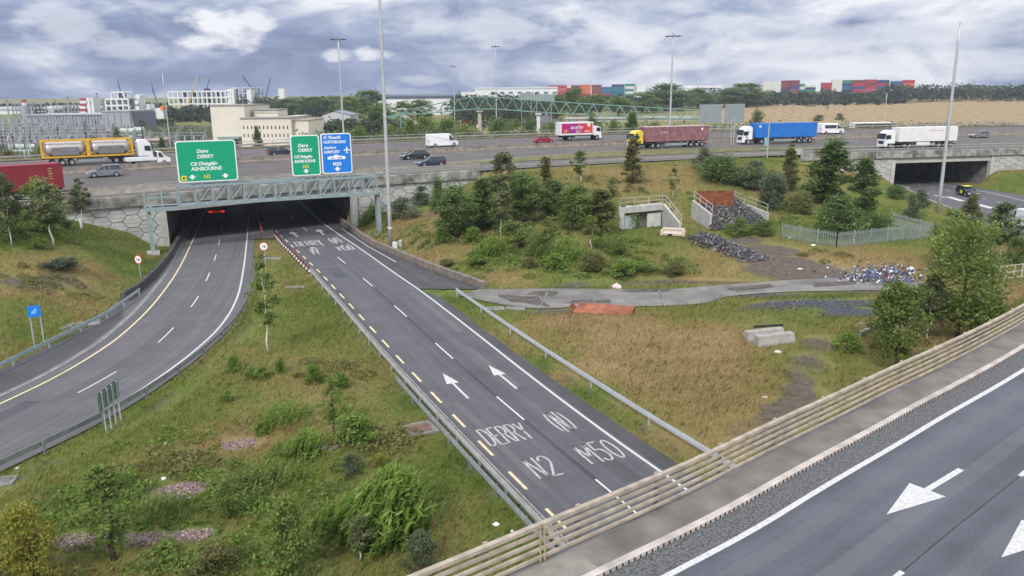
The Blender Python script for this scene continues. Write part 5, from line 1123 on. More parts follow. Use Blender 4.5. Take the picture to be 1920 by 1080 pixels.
# ================================================================== vegetation
def leafmat(name, dark, mid, lite, rough=.6):
    m = bpy.data.materials.new(name); m.use_nodes = True; t = m.node_tree; b = t.nodes['Principled BSDF']; b.inputs['Roughness'].default_value = rough; b.inputs['Specular IOR Level'].default_value = .25
    N = t.nodes.new; Lk = t.links.new; g = N('ShaderNodeNewGeometry'); a = N('ShaderNodeVertexColor'); a.layer_name = 'tone'; oi = N('ShaderNodeObjectInfo')
    s = N('ShaderNodeMath'); s.operation = 'MULTIPLY_ADD'; Lk(g.outputs['Random Per Island'], s.inputs[0]); s.inputs[1].default_value = .55; Lk(a.outputs[0], s.inputs[2])
    s2 = N('ShaderNodeMath'); s2.operation = 'MULTIPLY_ADD'; Lk(oi.outputs['Random'], s2.inputs[0]); s2.inputs[1].default_value = .22; Lk(s.outputs[0], s2.inputs[2])
    r = N('ShaderNodeValToRGB'); e = r.color_ramp.elements; e.new(.5)
    for q, (p, c) in zip(e, ((.2, dark), (.65, mid), (1.15, lite))): q.position = min(p, 1); q.color = (*c, 1)
    Lk(s2.outputs[0], r.inputs[0]); Lk(r.outputs[0], b.inputs['Base Color'])
    tr = N('ShaderNodeBsdfTranslucent'); Lk(r.outputs[0], tr.inputs[0]); mx_ = N('ShaderNodeMixShader'); mx_.inputs[0].default_value = .48
    o = t.nodes['Material Output']; Lk(b.outputs[0], mx_.inputs[1]); Lk(tr.outputs[0], mx_.inputs[2]); Lk(mx_.outputs[0], o.inputs[0]); return m
LM = dict(dark=leafmat('dark leaves', (.075, .125, .035), (.14, .21, .058), (.22, .29, .09)), mid=leafmat('mid green leaves', (.105, .16, .036), (.185, .25, .058), (.29, .35, .10)),
          birch=leafmat('grey green birch leaves', (.095, .12, .048), (.165, .19, .08), (.25, .27, .12)), olive=leafmat('olive leaves', (.11, .12, .036), (.18, .185, .058), (.27, .26, .095)),
          lime=leafmat('bright weeds', (.105, .175, .028), (.19, .29, .052), (.30, .39, .10)), yellow=leafmat('yellowing leaves', (.16, .19, .028), (.27, .27, .045), (.40, .36, .08)),
          grey=leafmat('bluish leaves', (.08, .115, .066), (.135, .175, .098), (.21, .25, .145)), far=leafmat('distant leaves', (.040, .058, .034), (.07, .095, .05), (.115, .145, .072)))
def quads(name, ctr, size, m, parent=None, tone=None, up=.35, elong=1.5, seed=0, dirs=None, loc=None):
    """one mesh of separate leaf-sized quads"""
    r = np.random.default_rng(seed); n = len(ctr); nrm = r.normal(size=(n, 3)); nrm[:, 2] = np.abs(nrm[:, 2])+up; nrm /= np.linalg.norm(nrm, axis=1)[:, None]
    a = r.normal(size=(n, 3)) if dirs is None else dirs+r.normal(size=(n, 3))*.15; a -= nrm*(a*nrm).sum(1)[:, None]; a /= np.linalg.norm(a, axis=1)[:, None]+1e-9; b = np.cross(nrm, a)
    s = (size*(.6+.8*r.random(n)))[:, None]; a = a*s*elong/2; b = b*s/2
    v = np.stack([ctr-a, ctr+b*.9-a*.1, ctr+a, ctr-b*.9-a*.1], 1).reshape(-1, 3).astype(np.float32)
    me = bpy.data.meshes.new(name); me.vertices.add(n*4); me.vertices.foreach_set('co', v.ravel()); me.loops.add(n*4); me.loops.foreach_set('vertex_index', np.arange(n*4, dtype=np.int32)); me.polygons.add(n); me.polygons.foreach_set('loop_start', np.arange(0, n*4, 4, dtype=np.int32)); me.update(calc_edges=True)
    tn = np.zeros(n) if tone is None else tone; c = me.color_attributes.new('tone', 'FLOAT_COLOR', 'POINT'); q = np.repeat(np.clip(tn, 0, 1), 4); c.data.foreach_set('color', np.stack([q, q, q, np.ones_like(q)], 1).astype(np.float32).ravel())
    me.materials.append(m); o = bpy.data.objects.new(name, me); COL.objects.link(o)
    if parent: o.parent = parent
    if loc is not None: o.location = loc
    return o
def crown_pts(seed, H_, w, base, shape, nclump, nleaf, rag=.3):
    """leaf centres gathered in clumps inside an uneven envelope; also returns clump centres for the limbs"""
    r = np.random.default_rng(seed); C = []; T = []
    ph = r.random(6)*6.28
    while len(C) < nclump:
        u = r.random(); a = r.random()*6.28; z = base+(H_-base)*u
        if shape == 'cone': prof = (1-u)**.6*(.45+.55*min(1, u*4))
        elif shape == 'column': prof = min(1, u*4)**.6*min(1, (1-u)*2.2)**.6*.9
        elif shape == 'bush': prof = math.sqrt(max(0, 1-(max(u-.25, 0)/.75)**2))
        else: prof = math.sqrt(max(0, 1-((u-.45)/.56)**2)) if .0 < u < 1 else 0
        k = 1+rag*(math.sin(2*a+ph[0]+3*u)*.5+math.sin(3*a+ph[1]-5*u)*.4+math.sin(5*a+ph[2]+9*u)*.3)
        rad = w/2*prof*k*(r.random()**.45)
        C.append((rad*math.cos(a), rad*math.sin(a), z+r.normal()*.03*H_)); T.append(r.random()*.40-.02)
    C = np.array(C); T = np.array(T); k = r.integers(0, nclump, nleaf); cr = (.15+.15*r.random(nclump))*w*(.85 if shape in ('cone', 'column') else 1)
    d = r.normal(size=(nleaf, 3)); d /= np.linalg.norm(d, axis=1)[:, None]; d *= (r.random(nleaf)**.5)[:, None]*cr[k][:, None]; d[:, 2] *= .7
    p = C[k]+d; p[:, 2] = np.maximum(p[:, 2], .05); return p, T[k], C
def plant(kind_name, seed, H_, w, base, shape, nclump, nleaf, leaf, lm, bark, rt=None, lean=0.0, limbs=10, stems=1, sparse=False):
    """a thing (empty) with trunk and crown children, H_ tall"""
    r = random.Random(seed); t = thing(kind_name, None, None); pts, tone, C = crown_pts(seed, H_, w, base, shape, nclump, nleaf)
    rt = rt or H_*(.017 if bark != 'birch' else .0095); b = MB()
    for s in range(stems):
        a0 = r.random()*6.28; sp = 0 if stems == 1 else .12*w
        top = H_*(.93 if stems == 1 else .7); n = 7; path = []
        for k in range(n+1):
            f = k/n; path.append((math.cos(a0)*sp*f*2+lean*f*f*H_+r.uniform(-.02, .02)*H_*min(1, k), math.sin(a0)*sp*f*2+r.uniform(-.02, .02)*H_*min(1, k), top*f-.1*(k == 0)))
        b.tube(path, [rt*(1-.88*k/n)+.004 for k in range(n+1)], 7)
        order = sorted(range(len(C)), key=lambda i: r.random())[:limbs]
        for i in order:
            c = C[i]; zz_ = max(base*.75, min(c[2]-.15*w, top*.9)); k = min(n-1, int(zz_/top*n)); f = zz_/top*n-k; q = [path[k][j]*(1-f)+path[k+1][j]*f for j in range(3)]
            mid_ = [(q[j]+c[j])/2+(0, 0, .06*w)[j] for j in range(3)]; rr_ = rt*(1-.85*zz_/top)*.55+.004; b.tube([q, mid_, tuple(c)], [rr_, rr_*.7, rr_*.25], 5, cap=False)
    b.build('trunk' if stems == 1 else 'stem', bark, t, smooth=True)
    if lean: pts[:, 0] += lean*(pts[:, 2]/H_)**2*H_
    quads('crown', pts, leaf, LM[lm], t, tone, seed=seed+5); t['H'] = H_; t['w'] = w; return t
PROTO = {}
def proto(key):
    if key in PROTO: return PROTO[key]
    k, v = key.rsplit('-', 1); s = 100+sum(map(ord, key))
    D = dict(tree=('tree', s, 6.0, 3.6, 1.0, 'round', 64, 5600, .17, 'dark', 'bark'), treem=('tree', s, 6.0, 3.4, .9, 'round', 56, 5000, .17, 'mid', 'bark'), cone=('tree', s, 7.0, 3.0, .3, 'cone', 90, 6800, .16, 'dark', 'bark'), conem=('tree', s, 7.0, 2.8, .5, 'cone', 70, 5000, .16, 'olive', 'bark'),
             birch=('birch_tree', s, 6.5, 2.4, 2.4, 'column', 30, 1900, .16, 'birch', 'birch'), birchd=('birch_tree', s, 6.5, 3.0, 2.2, 'column', 44, 3600, .16, 'birch', 'birch'), thin=('sapling', s, 5.0, 1.3, 1.7, 'column', 44, 1500, .10, 'mid', 'birch'), thinb=('sapling', s, 5.0, 1.5, 1.0, 'column', 50, 1700, .10, 'mid', 'bark'),
             bush=('shrub', s, 3.0, 3.4, .1, 'bush', 46, 3800, .14, 'dark', 'bark'), bushm=('shrub', s, 3.0, 3.4, .1, 'bush', 40, 3200, .14, 'mid', 'bark'), bushg=('shrub', s, 3.0, 3.0, .1, 'bush', 36, 3000, .14, 'grey', 'bark'), busho=('shrub', s, 3.0, 3.4, .1, 'bush', 40, 3000, .14, 'olive', 'bark'),
             lime=('shrub', s, 1.6, 2.2, .0, 'bush', 34, 2600, .13, 'lime', 'bark'), yellow=('shrub', s, 2.2, 2.0, .0, 'bush', 44, 3600, .085, 'yellow', 'bark'))[k]
    PROTO[key] = [plant(*D, stems=1 if D[0] in ('tree', 'birch_tree', 'sapling') else 4, limbs=14), False]; return PROTO[key]
def put(key, label, px, py, top, wpx, group=None, rz=None, at=None, sink=0.0, cat=None, lean=None):
    p = G(px, py) if at is None else np.array(at); pr = proto(key); t = pr[0]
    if pr[1]: t = dup(t)
    pr[1] = True; H_ = zat(p, top)-p[2]; wd = wpx*math.hypot(p[1], p[2]-CH)/FPX
    t.location = p-[0, 0, sink]; t.scale = (wd/t['w'],)*2+(H_/t['H'],); t.rotation_euler = (0, lean or 0, (rng.random()*6.28) if rz is None else rz)
    cat = cat or ('shrub' if t.name.startswith('shrub') else 'tree'); tag(t, label, cat, group); return t
# --- left slope
g = 'trees on the left slope'
put('birch-1', 'slim birch with a bare white trunk, leftmost on the left slope', 100, 466, 338, 70, g); put('birchd-1', 'leafy pale tree at the left edge in front of the red container', 22, 462, 336, 62, g); put('treem-1', 'fuller green tree beside the white trunked birch on the left slope', 84, 440, 342, 64, g)
put('birch-2', 'small feathery tree growing against the left hexagon wall', 157, 420, 338, 36, g); put('bushg-1', 'low grey green bush in mid slope left of the bend', 115, 505, 482, 60); put('lime-1', 'small dark bush below the white trunked birch', 72, 467, 447, 30)
for i, (x, y, t_, w, lb) in enumerate(((20, 450, 415, 50, 'scrubby bush behind the left slope birches at the frame edge'), (150, 395, 372, 40, 'bush at the left end of the hexagon wall'), (50, 430, 400, 50, 'mid green bush low between the left slope trees'), (115, 425, 405, 36, 'bush beneath the feathery tree on the left slope'))): put(('bush-3', 'busho-1', 'bushm-4', 'bush-4')[i], lb, x, y, t_, w)
# --- grass nose between the carriageways
put('thin-1', 'lone spindly tree with a crooked white trunk on the grass between the roads', 505, 664, 488, 52, rz=.5); put('thinb-2', 'spindly sapling left of the long crash barrier, level with the pair of arrows', 627, 815, 705, 44); put('lime-2', 'yellow green bush at the foot of the sapling by the pair of arrows', 665, 828, 785, 70)
put('yellow-1', 'yellow leaved shrub in the bottom left corner', 70, 1095, 945, 95); put('thinb-9', 'wispy grey green tree with thin stem, bottom left among the woodchip patches', 214, 1050, 885, 100, lean=.05); put('treem-4', 'bushy green young tree at the bottom centre left', 545, 1100, 945, 75); put('birch-4', 'little white stemmed birch beside the flyover railing at bottom', 675, 1052, 975, 60)
put('bushg-5', 'grey green bush right at the bottom edge beneath the white stemmed birch', 790, 1066, 1005, 60); put('thinb-3', 'thin bare sapling in the grass right of the oval woodchip patch', 430, 972, 905, 50); put('yellow-3', 'tiny yellow bush alone in the dry grass beside the long barrier', 714, 876, 852, 30); put('bushg-2', 'small dark blue green bush above the tall lime weeds', 660, 888, 856, 38)
put('bushm-6', 'low bush at the bottom left edge left of the yellow shrub', 18, 1070, 990, 80); put('bushm-7', 'spreading green bush left of the oval woodchip patch', 215, 920, 892, 60); put('bushm-8', 'low green bush just right of the oval woodchip patch', 455, 912, 888, 60); put('busho-9', 'olive bush in the bottom middle of the grass', 400, 1075, 1030, 90)
for i, (x, y, w, h) in enumerate(((440, 697, 26, 28), (472, 710, 22, 20), (492, 712, 24, 22), (525, 700, 20, 26), (590, 718, 30, 30), (427, 752, 22, 18), (490, 815, 26, 22), (640, 728, 30, 26))): put('lime-%d' % (i % 4), ('small dark weed tuft left of the crooked white trunk', 'weed tuft second from left in the row below the white trunk', 'weed tuft third in the row below the white trunk', 'upright weed tuft right under the crooked white trunk', 'yellowish weed tuft in dry grass left of the barrier', 'weed tuft alone near the bend barrier', 'weed tuft between the two lime weed patches', 'weed tuft beside the barrier above the sapling')[i], x, y, y-h, w)
# --- planted slope right of the mast
g = 'trees on the planted slope'
L_ = [('tree-1', 857, 446, 352, 78, 'round headed small tree with clear dark trunk, left of the planted slope group'), ('cone-5', 905, 430, 338, 66, 'dark tree between the round headed tree and the leaning birch'), ('birchd-5', 946, 412, 292, 64, 'tallest feathery tree of the planted slope, behind the leaning birch'), ('birch-6', 940, 446, 352, 50, 'birch with a bright white leaning trunk in mid slope'),
      ('tree-2', 985, 420, 325, 76, 'broad dark tree just right of the leaning birch'), ('conem-1', 1022, 350, 289, 30, 'slender conical tree at the top of the slope by the slip road'), ('tree-3', 1040, 412, 342, 62, 'dark rounded tree in the middle of the planted slope'), ('thin-4', 1088, 345, 283, 36, 'thin birch on the crest left of the yellow cabbed lorry'), ('treem-2', 1082, 430, 352, 66, 'mid green tree left of the concrete portal'),
      ('conem-2', 1125, 440, 360, 78, 'spreading olive tree partly hiding the left of the concrete portal'), ('conem-3', 1186, 345, 262, 44, 'upright tree on the crest in front of the yellow cab'), ('thinb-5', 1148, 370, 330, 26, 'bare thin sapling above the concrete portal'), ('thin-6', 1028, 478, 405, 36, 'pale thin sapling below the dark rounded tree'), ('thin-7', 1108, 470, 405, 34, 'thin sapling left of the portal doors'),
      ('bush-2', 825, 400, 342, 36, 'dark bush against the right hexagon wall'), ('bushm-2', 1185, 425, 385, 44, 'creeper bush growing over the portal doors'), ('thin-8', 1262, 375, 312, 22, 'bare pale sapling above the portal railing')]
for k, x, y, t_, w, lb in L_: put(k, lb, x, y, t_, w, g)
g = 'shrubs on the planted slope'
L_ = [('bushg-3', 757, 410, 372, 50, 'ragged buddleia bush at the foot of the right hexagon wall'), ('bushg-4', 790, 385, 352, 34, 'spiky bush high against the right hexagon wall'), ('lime-3', 828, 455, 428, 28, 'compact bright bush near the base of the tall mast'), ('lime-0', 887, 455, 428, 32, 'bright lush bush right of the round headed tree'), ('bushm-3', 975, 462, 420, 80, 'lush green thicket at the foot of the leaning birch'),
      ('bushm-5', 1008, 478, 440, 50, 'leafy bush below the blue litter on the slope'), ('busho-2', 995, 502, 484, 30, 'small olive bush low on the slope above the track'), ('lime-4', 1040, 505, 478, 40, 'bright low bush above the middle of the track'), ('busho-3', 1110, 505, 476, 60, 'olive bush clump above the pinkish bag'), ('lime-5', 1170, 520, 488, 50, 'low bright bush just above the pinkish bag'),
      ('bushm-6', 1160, 478, 450, 44, 'round bush below the concrete portal'), ('busho-4', 1265, 515, 492, 46, 'olive bush left of the long stone heap'), ('lime-1', 895, 498, 480, 34, 'yellowish bush at the low end of the grooved wall'), ('bushm-9', 1210, 510, 490, 50, 'green bush between the pinkish bag and the stone heap'), ('busho-5', 840, 500, 486, 30, 'tiny olive bush by the grooved wall'),
      ('bushg-6', 1320, 318, 280, 44, 'bush on the crest under the maroon trailer'), ('bush-8', 1350, 340, 294, 84, 'wide dark bush above the rusty plate'), ('bushg-7', 1410, 352, 304, 66, 'blue grey bush right of the wide dark bush'), ('bushg-8', 1447, 390, 330, 60, 'pale grey bush above the right ramp railing'), ('conem-4', 1478, 360, 275, 36, 'slim olive tree under the blue container'),
      ('bushm-1', 1385, 440, 410, 50, 'bush at the right foot of the rusty plate ramp'), ('bush-9', 1430, 442, 415, 40, 'dark bush at the left end of the palisade fence'), ('busho-7', 1500, 400, 365, 50, 'olive scrub between the ramp and the big dark tree')]
for k, x, y, t_, w, lb in L_: put(k, lb, x, y, t_, w, g)
g = 'trees by the palisade fence'
L_ = [('cone-1', 1552, 385, 268, 104, 'biggest dark conical tree beneath the right-hand bridge parapet'), ('cone-2', 1616, 402, 302, 62, 'narrower dark tree right of the biggest conical tree'), ('bush-1', 1570, 440, 376, 100, 'large round dark bush inside the palisade fence'), ('bush-5', 1640, 437, 402, 62, 'smaller dark bush inside the palisade fence'), ('bushg-9', 1717, 410, 360, 36, 'upright pale bush beside the side road'), ('bush-7', 1682, 372, 348, 34, 'dark bush at the mouth of the right-hand underpass'),
      ('conem-5', 1818, 432, 368, 46, 'small tree in front of the black car'), ('treem-3', 1775, 500, 395, 60, 'light green tree behind the palisade fence corner'), ('birchd-2', 1872, 490, 385, 66, 'birch with pale leaning stem near the right edge'), ('bush-10', 1908, 494, 450, 44, 'dark blue green bush at the right edge behind the white rails')]
for k, x, y, t_, w, lb in L_: put(k, lb, x, y, t_, w, g)
bt = plant('tree', 911, 7.6, 5.6, 1.3, 'round', 66, 8200, .16, 'mid', 'bark', limbs=26); p = G(1795, 634); hh = zat(p, 425)-p[2]; wd = 158*math.hypot(p[1], 17)/FPX; bt.location = p; bt.scale = (wd/5.6, wd/5.6, hh/7.6); tag(bt, 'large broad tree in full leaf beside the flyover, at the right', 'tree')
put('treem-6', 'slimmer tree with dark trunk in front of the large broad tree', 1677, 694, 535, 84, rz=1.0); put('lime-6', 'round green bush right of the dirt path', 1590, 662, 626, 40); put('bushm-10', 'bush half hidden at the foot of the large broad tree', 1850, 620, 560, 60); put('birchd-6', 'spindly tree between the slim and the large tree by the flyover', 1738, 640, 520, 60)
# tall lance leaved weeds
def weeds(label, px, py, wpx, hpx, n, lm='lime', seed=0):
    p = G(px, py); wd = wpx*math.hypot(p[1], 17)/FPX; h = hpx*math.hypot(p[1], 17)/FPX/.93; r = np.random.default_rng(seed); x = r.normal(size=n)*wd*.24; y = r.normal(size=n)*wd*.20; t = thing('weed_clump', label, 'weeds', p, group='tall weeds')
    hs = h*(1-.55*np.clip(np.hypot(x, y)/(wd*.5), 0, 1))*(.75+.4*r.random(n)); ctr = []; dr = []; tn = []
    for i in range(n):
        a = r.random()*6.28; ln = np.array([.22+.15*math.cos(a), .15*math.sin(a), 1.0]); z0 = gz(p[0]+x[i], p[1]+y[i])-p[2]
        for k in range(16): f = (k+.5)/16; ctr.append(np.array([x[i], y[i], z0])+ln*hs[i]*f+np.array([.12*f*f*hs[i], 0, 0])); dr.append(ln+[.35*f, r.normal()*.5, r.normal()*.3]); tn.append(.0+.4*f)
    quads('foliage', np.array(ctr), h*.036, LM[lm], t, np.array(tn), up=.2, elong=4.2, seed=seed, dirs=np.array(dr)); return t
weeds('largest clump of tall lime green weeds beside the flyover railing', 705, 1000, 150, 125, 560, seed=1); weeds('long bright patch of weeds above the woodchip strip in mid grass', 525, 790, 120, 40, 200, seed=2); weeds('bright weed patch beside the sapling, below the long bright patch', 565, 850, 90, 50, 160, seed=3)
weeds('bright weed clump at the foot of the largest weed clump on its left', 605, 1000, 60, 60, 90, seed=4); weeds('broad bracken like weeds in the middle of the planted slope', 915, 480, 76, 40, 150, seed=5); weeds('tall weeds right of the thin sapling on the planted slope', 1055, 485, 84, 44, 150, seed=6); weeds('dark rushes near the concrete portal', 1130, 465, 50, 30, 90, 'mid', 7); weeds('weeds along the gantry post on the right', 690, 418, 46, 40, 80, 'mid', 8)
weeds('pale green tall grass in the lower middle of the nose', 500, 905, 120, 45, 160, 'mid', 9); weeds('dark nettle patch beside the oval woodchip patch', 300, 965, 130, 45, 170, 'mid', 10)
MULCH = [(325, 925, 1.15, .95), (150, 1015, 1.1, .8), (285, 1013, .75, .5), (370, 1003, .7, .5), (450, 832, 1.0, .6), (615, 838, .7, .4)]
# grass blades and herbs: uncountable
def grass(name, n, ymax, seed, rect, lm_cols, hmin, hmax, wfac, keep=1.0):
    r = np.random.default_rng(seed); out = []
    while sum(len(o) for o in out) < n:
        m = 200000; x = r.uniform(rect[0], rect[1], m); y = r.uniform(rect[2], rect[3], m); d = np.hypot(x, y)
        ok = r.random(m) < np.clip((32/np.maximum(d, 5))**1.35, 0, 1); x, y = x[ok], y[ok]
        ok = (np.abs(x/np.maximum(y, 1)) < .74)
        x, y = x[ok], y[ok]
        bad = np.zeros(len(x), bool)
        for p in road_polys+[tp]: bad |= inpoly(x, y, p)
        do, ko = dline(x, y, ov_line[::2]); ox = (x-ov_line[::2][ko, 0]); t_ = np.gradient(ov_line[::2], axis=0)[ko]; oe = ox*t_[:, 1]-(y-ov_line[::2][ko, 1])*t_[:, 0]; bad |= (oe > -2.9)
        dm, km = dline(x, y, M_edge[::2]); mdd = (x-M_edge[::2][km, 0])*M_N[::2][km, 0]+(y-M_edge[::2][km, 1])*M_N[::2][km, 1]; bad |= (mdd > -.7)
        for px, py, rx, ry in MULCH: q = P(px, py, .5); bad |= (np.hypot((x-q[0])/rx, (y-q[1])/ry) < .95)&(r.random(len(x)) < .93)
        i = np.clip(np.searchsorted(GX, x)-1, 0, nx-2); j = np.clip(np.searchsorted(GY, y)-1, 0, ny-2); k = j*nx+i
        bad |= r.random(len(x)) < np.clip(np.maximum(np.maximum(dirt[k], mulch[k]), grav[k])*1.5, 0, .985)
        out.append(np.stack([x[~bad], y[~bad]], 1))
    q = np.concatenate(out)[:n]; x, y = q[:, 0], q[:, 1]; z = gz(x, y); d = np.hypot(x, y); i = np.clip(np.searchsorted(GX, x)-1, 0, nx-2); j = np.clip(np.searchsorted(GY, y)-1, 0, ny-2); dv = dry[j*nx+i]
    pt = fbm(x, y, 5, seed+40); h = (hmin+(hmax-hmin)*r.random(n))*(.45+1.1*pt); w = wfac*np.maximum(d, 20)/30*(.7+.6*r.random(n)); a = r.random(n)*6.28; ln = .38*r.normal(size=(n, 2))*h[:, None]+np.stack([.30*h, 0*h], 1)
    c = np.stack([x, y, z-.02], 1); sx_ = np.stack([np.cos(a)*w, np.sin(a)*w, 0*w], 1); tip = c+np.stack([ln[:, 0], ln[:, 1], h], 1); mid_ = c+np.stack([ln[:, 0]*.35, ln[:, 1]*.35, h*.6], 1)
    v = np.stack([c-sx_*.6, c+sx_*.6, mid_+sx_*.5, tip, mid_-sx_*.5], 1).reshape(-1, 3).astype(np.float32)
    me = bpy.data.meshes.new(name); me.vertices.add(n*5); me.vertices.foreach_set('co', v.ravel()); me.loops.add(n*5); me.loops.foreach_set('vertex_index', np.arange(n*5, dtype=np.int32)); me.polygons.add(n); me.polygons.foreach_set('loop_start', np.arange(0, n*5, 5, dtype=np.int32)); me.update(calc_edges=True)
    tv = np.clip(dv+r.normal(size=n)*.16, 0, 1); cc = np.repeat(tv, 5); ca = me.color_attributes.new('tone', 'FLOAT_COLOR', 'POINT'); ca.data.foreach_set('color', np.stack([cc, cc, cc, np.ones_like(cc)], 1).astype(np.float32).ravel())
    m = bpy.data.materials.new(name+' blades'); m.use_nodes = True; t = m.node_tree; b = t.nodes['Principled BSDF']; b.inputs['Roughness'].default_value = .8; b.inputs['Specular IOR Level'].default_value = .15; va = t.nodes.new('ShaderNodeVertexColor'); va.layer_name = 'tone'; rp = t.nodes.new('ShaderNodeValToRGB'); e = rp.color_ramp.elements
    while len(e) < len(lm_cols): e.new(.5)
    for q_, (p_, c_) in zip(e, lm_cols): q_.position = p_; q_.color = (*c_, 1)
    t.links.new(va.outputs[0], rp.inputs[0]); t.links.new(rp.outputs[0], b.inputs['Base Color']); tr = t.nodes.new('ShaderNodeBsdfTranslucent'); t.links.new(rp.outputs[0], tr.inputs[0]); mx_ = t.nodes.new('ShaderNodeMixShader'); mx_.inputs[0].default_value = .3; o_ = t.nodes['Material Output']; t.links.new(b.outputs[0], mx_.inputs[1]); t.links.new(tr.outputs[0], mx_.inputs[2]); t.links.new(mx_.outputs[0], o_.inputs[0])
    me.materials.append(m); o = bpy.data.objects.new(name, me); COL.objects.link(o); o['kind'] = 'stuff'; return o
GC = [(0, (.10, .165, .028)), (.25, (.17, .215, .045)), (.5, (.25, .24, .075)), (.75, (.30, .23, .095)), (1, (.385, .285, .145))]
grass('grass', 580000, 190, 3, (-120, 130, 14, 165), GC, .08, .32, .0092)

# leafy undergrowth: low herbs and brambles nobody could count
def undergrowth(name, spots, n, size, lm, seed):
    r = np.random.default_rng(seed); C = []; T = []; tot = sum(w*h for _, _, w, h, _ in spots)
    for px, py, w, h, top in spots:
        p = G(px, py); sc_ = math.hypot(p[1], 17)/FPX; rx = w*sc_/2; ry = h*sc_/2*3.2; k = int(n*w*h/tot); q = max(4, k//70)
        cx = p[0]+rx*np.clip(r.normal(size=q)*.55, -1.2, 1.2); cy = p[1]+ry*np.clip(r.normal(size=q)*.55, -1.2, 1.2); hh = top*(.35+.8*r.random(q)); i = r.integers(0, q, k); rad = (.30+.5*r.random(q))[i]
        d = r.normal(size=(k, 3)); d /= np.linalg.norm(d, axis=1)[:, None]; x = cx[i]+d[:, 0]*rad; y = cy[i]+d[:, 1]*rad; C.append(np.stack([x, y, gz(x, y)+np.abs(d[:, 2])*hh[i]*r.random(k)**.4+.03], 1)); T.append((r.random(q)*.4)[i])
    C = np.concatenate(C); T = np.concatenate(T); bad = np.zeros(len(C), bool)
    for p in road_polys+[tp]: bad |= inpoly(C[:, 0], C[:, 1], p)
    for px, py, rx, ry in MULCH: q = P(px, py, .5); bad |= np.hypot((C[:, 0]-q[0])/rx, (C[:, 1]-q[1])/ry) < 1.1
    o = quads(name, C[~bad], size, LM[lm], None, T[~bad], seed=seed, up=.6, elong=1.8); o['kind'] = 'stuff'; return o
undergrowth('undergrowth', [(900, 440, 160, 70, .9), (1020, 450, 150, 70, .8), (1080, 490, 200, 50, .6), (960, 490, 180, 40, .6), (1180, 460, 100, 60, .7), (800, 440, 80, 40, .6), (720, 440, 50, 30, .7), (1200, 500, 160, 40, .5), (1280, 500, 90, 30, .5), (1460, 400, 90, 60, .9), (1380, 330, 140, 40, .8), (1550, 400, 90, 50, .9), (1640, 430, 60, 40, .8), (60, 430, 110, 50, .8), (120, 450, 60, 30, .6)], 26000, .16, 'mid', 61)
undergrowth('brambles', [(250, 960, 260, 90, .6), (430, 930, 220, 70, .5), (560, 1010, 200, 90, .6), (90, 1000, 180, 110, .7), (640, 920, 120, 60, .5), (300, 1060, 300, 60, .6), (130, 930, 120, 50, .4), (480, 880, 160, 40, .4)], 6500, .10, 'mid', 62)
undergrowth('bright_herbs', [(260, 950, 240, 70, .4), (480, 930, 200, 70, .4), (560, 870, 120, 60, .4), (140, 960, 160, 60, .45), (420, 1040, 260, 60, .4), (640, 760, 110, 40, .3), (330, 820, 160, 40, .25), (880, 500, 160, 30, .4), (1040, 500, 180, 30, .4), (760, 470, 90, 30, .4)], 9000, .11, 'lime', 64)
undergrowth('dry_herbs', [(700, 830, 110, 60, .45), (620, 700, 120, 60, .4), (300, 870, 160, 40, .35), (80, 530, 120, 50, .6), (1230, 400, 80, 60, .5), (1150, 350, 240, 40, .5), (900, 380, 120, 50, .5), (1750, 560, 160, 70, .6), (1660, 640, 150, 60, .6), (1560, 480, 140, 30, .4)], 16000, .13, 'olive', 63)
# ================================================================== things on the waste ground
def gpt(px, py): return G(px, py)
# concrete portal with corrugated doors and railing
def wall_quad(b, a, c, za0, za1, zc0, zc1, th):
    d = (c-a)[:2]/np.linalg.norm((c-a)[:2]); n = np.array([-d[1], d[0]])*th
    v = [(a[0], a[1], za0), (c[0], c[1], zc0), (c[0], c[1], zc1), (a[0], a[1], za1)]; v += [(x+n[0], y+n[1], z) for x, y, z in v]
    b.add(v, [(0, 1, 2, 3), (7, 6, 5, 4), (0, 4, 5, 1), (1, 5, 6, 2), (2, 6, 7, 3), (3, 7, 4, 0)])
p0, p1, p2 = P(1170, 428, 1.5), P(1246, 420, 1.5), P(1277, 436, 1.3); o = p0.copy(); zt = zat(p1, 382); zc2 = zat(p2, 418); r = thing('portal', 'concrete portal with white corrugated doors and sloping wing wall, set in the slope', 'portal', o)
q0, q1, q2 = p0-o, p1-o, p2-o; zt -= o[2]; zc2 -= o[2]; zl = zat(p1, 393)-o[2]
b = MB(); wall_quad(b, q0, q1, zl, zt, zl, zt, 1.2); b.build('lintel', 'concl', r); b = MB(); wall_quad(b, q1, q2, -1, zt, -1, zc2, -.35); b.build('wing_wall', 'concl', r); d0 = q0+np.array([-.6, .2, 0]); b = MB(); wall_quad(b, d0, q0, -1, zt, -1, zt, 1.2); b.build('jamb', 'concl', r)
b = MB(); 
for k in range(3): a = q0+(q1-q0)*(.36+.0*k); 
wall_quad(b, q0+[0, 1.0, 0], q1+[0, 1.0, 0], -1, zl+.1, -1, zl+.1, .1); b.build('back_wall', 'concd', r)
for f0, f1, nm in ((.02, .30, 'door'), (.58, .92, 'door')):
    b = MB(); a, c = q0+(q1-q0)*f0, q0+(q1-q0)*f1; n = 12
    for k in range(n): u, v = a+(c-a)*k/n, a+(c-a)*(k+.55)/n; wall_quad(b, u+[0, .35, 0], v+[0, .35, 0], -.8, zl-.35, -.8, zl-.35, .12)
    for k in range(n): u, v = a+(c-a)*(k+.55)/n, a+(c-a)*(k+1)/n; wall_quad(b, u+[0, .43, 0], v+[0, .43, 0], -.8, zl-.35, -.8, zl-.35, .06)
    b.build(nm, mat('pale blue corrugated', (.42, .50, .52), .5, var=.15, scale=2) if f0 < .1 else 'offwhite', r)
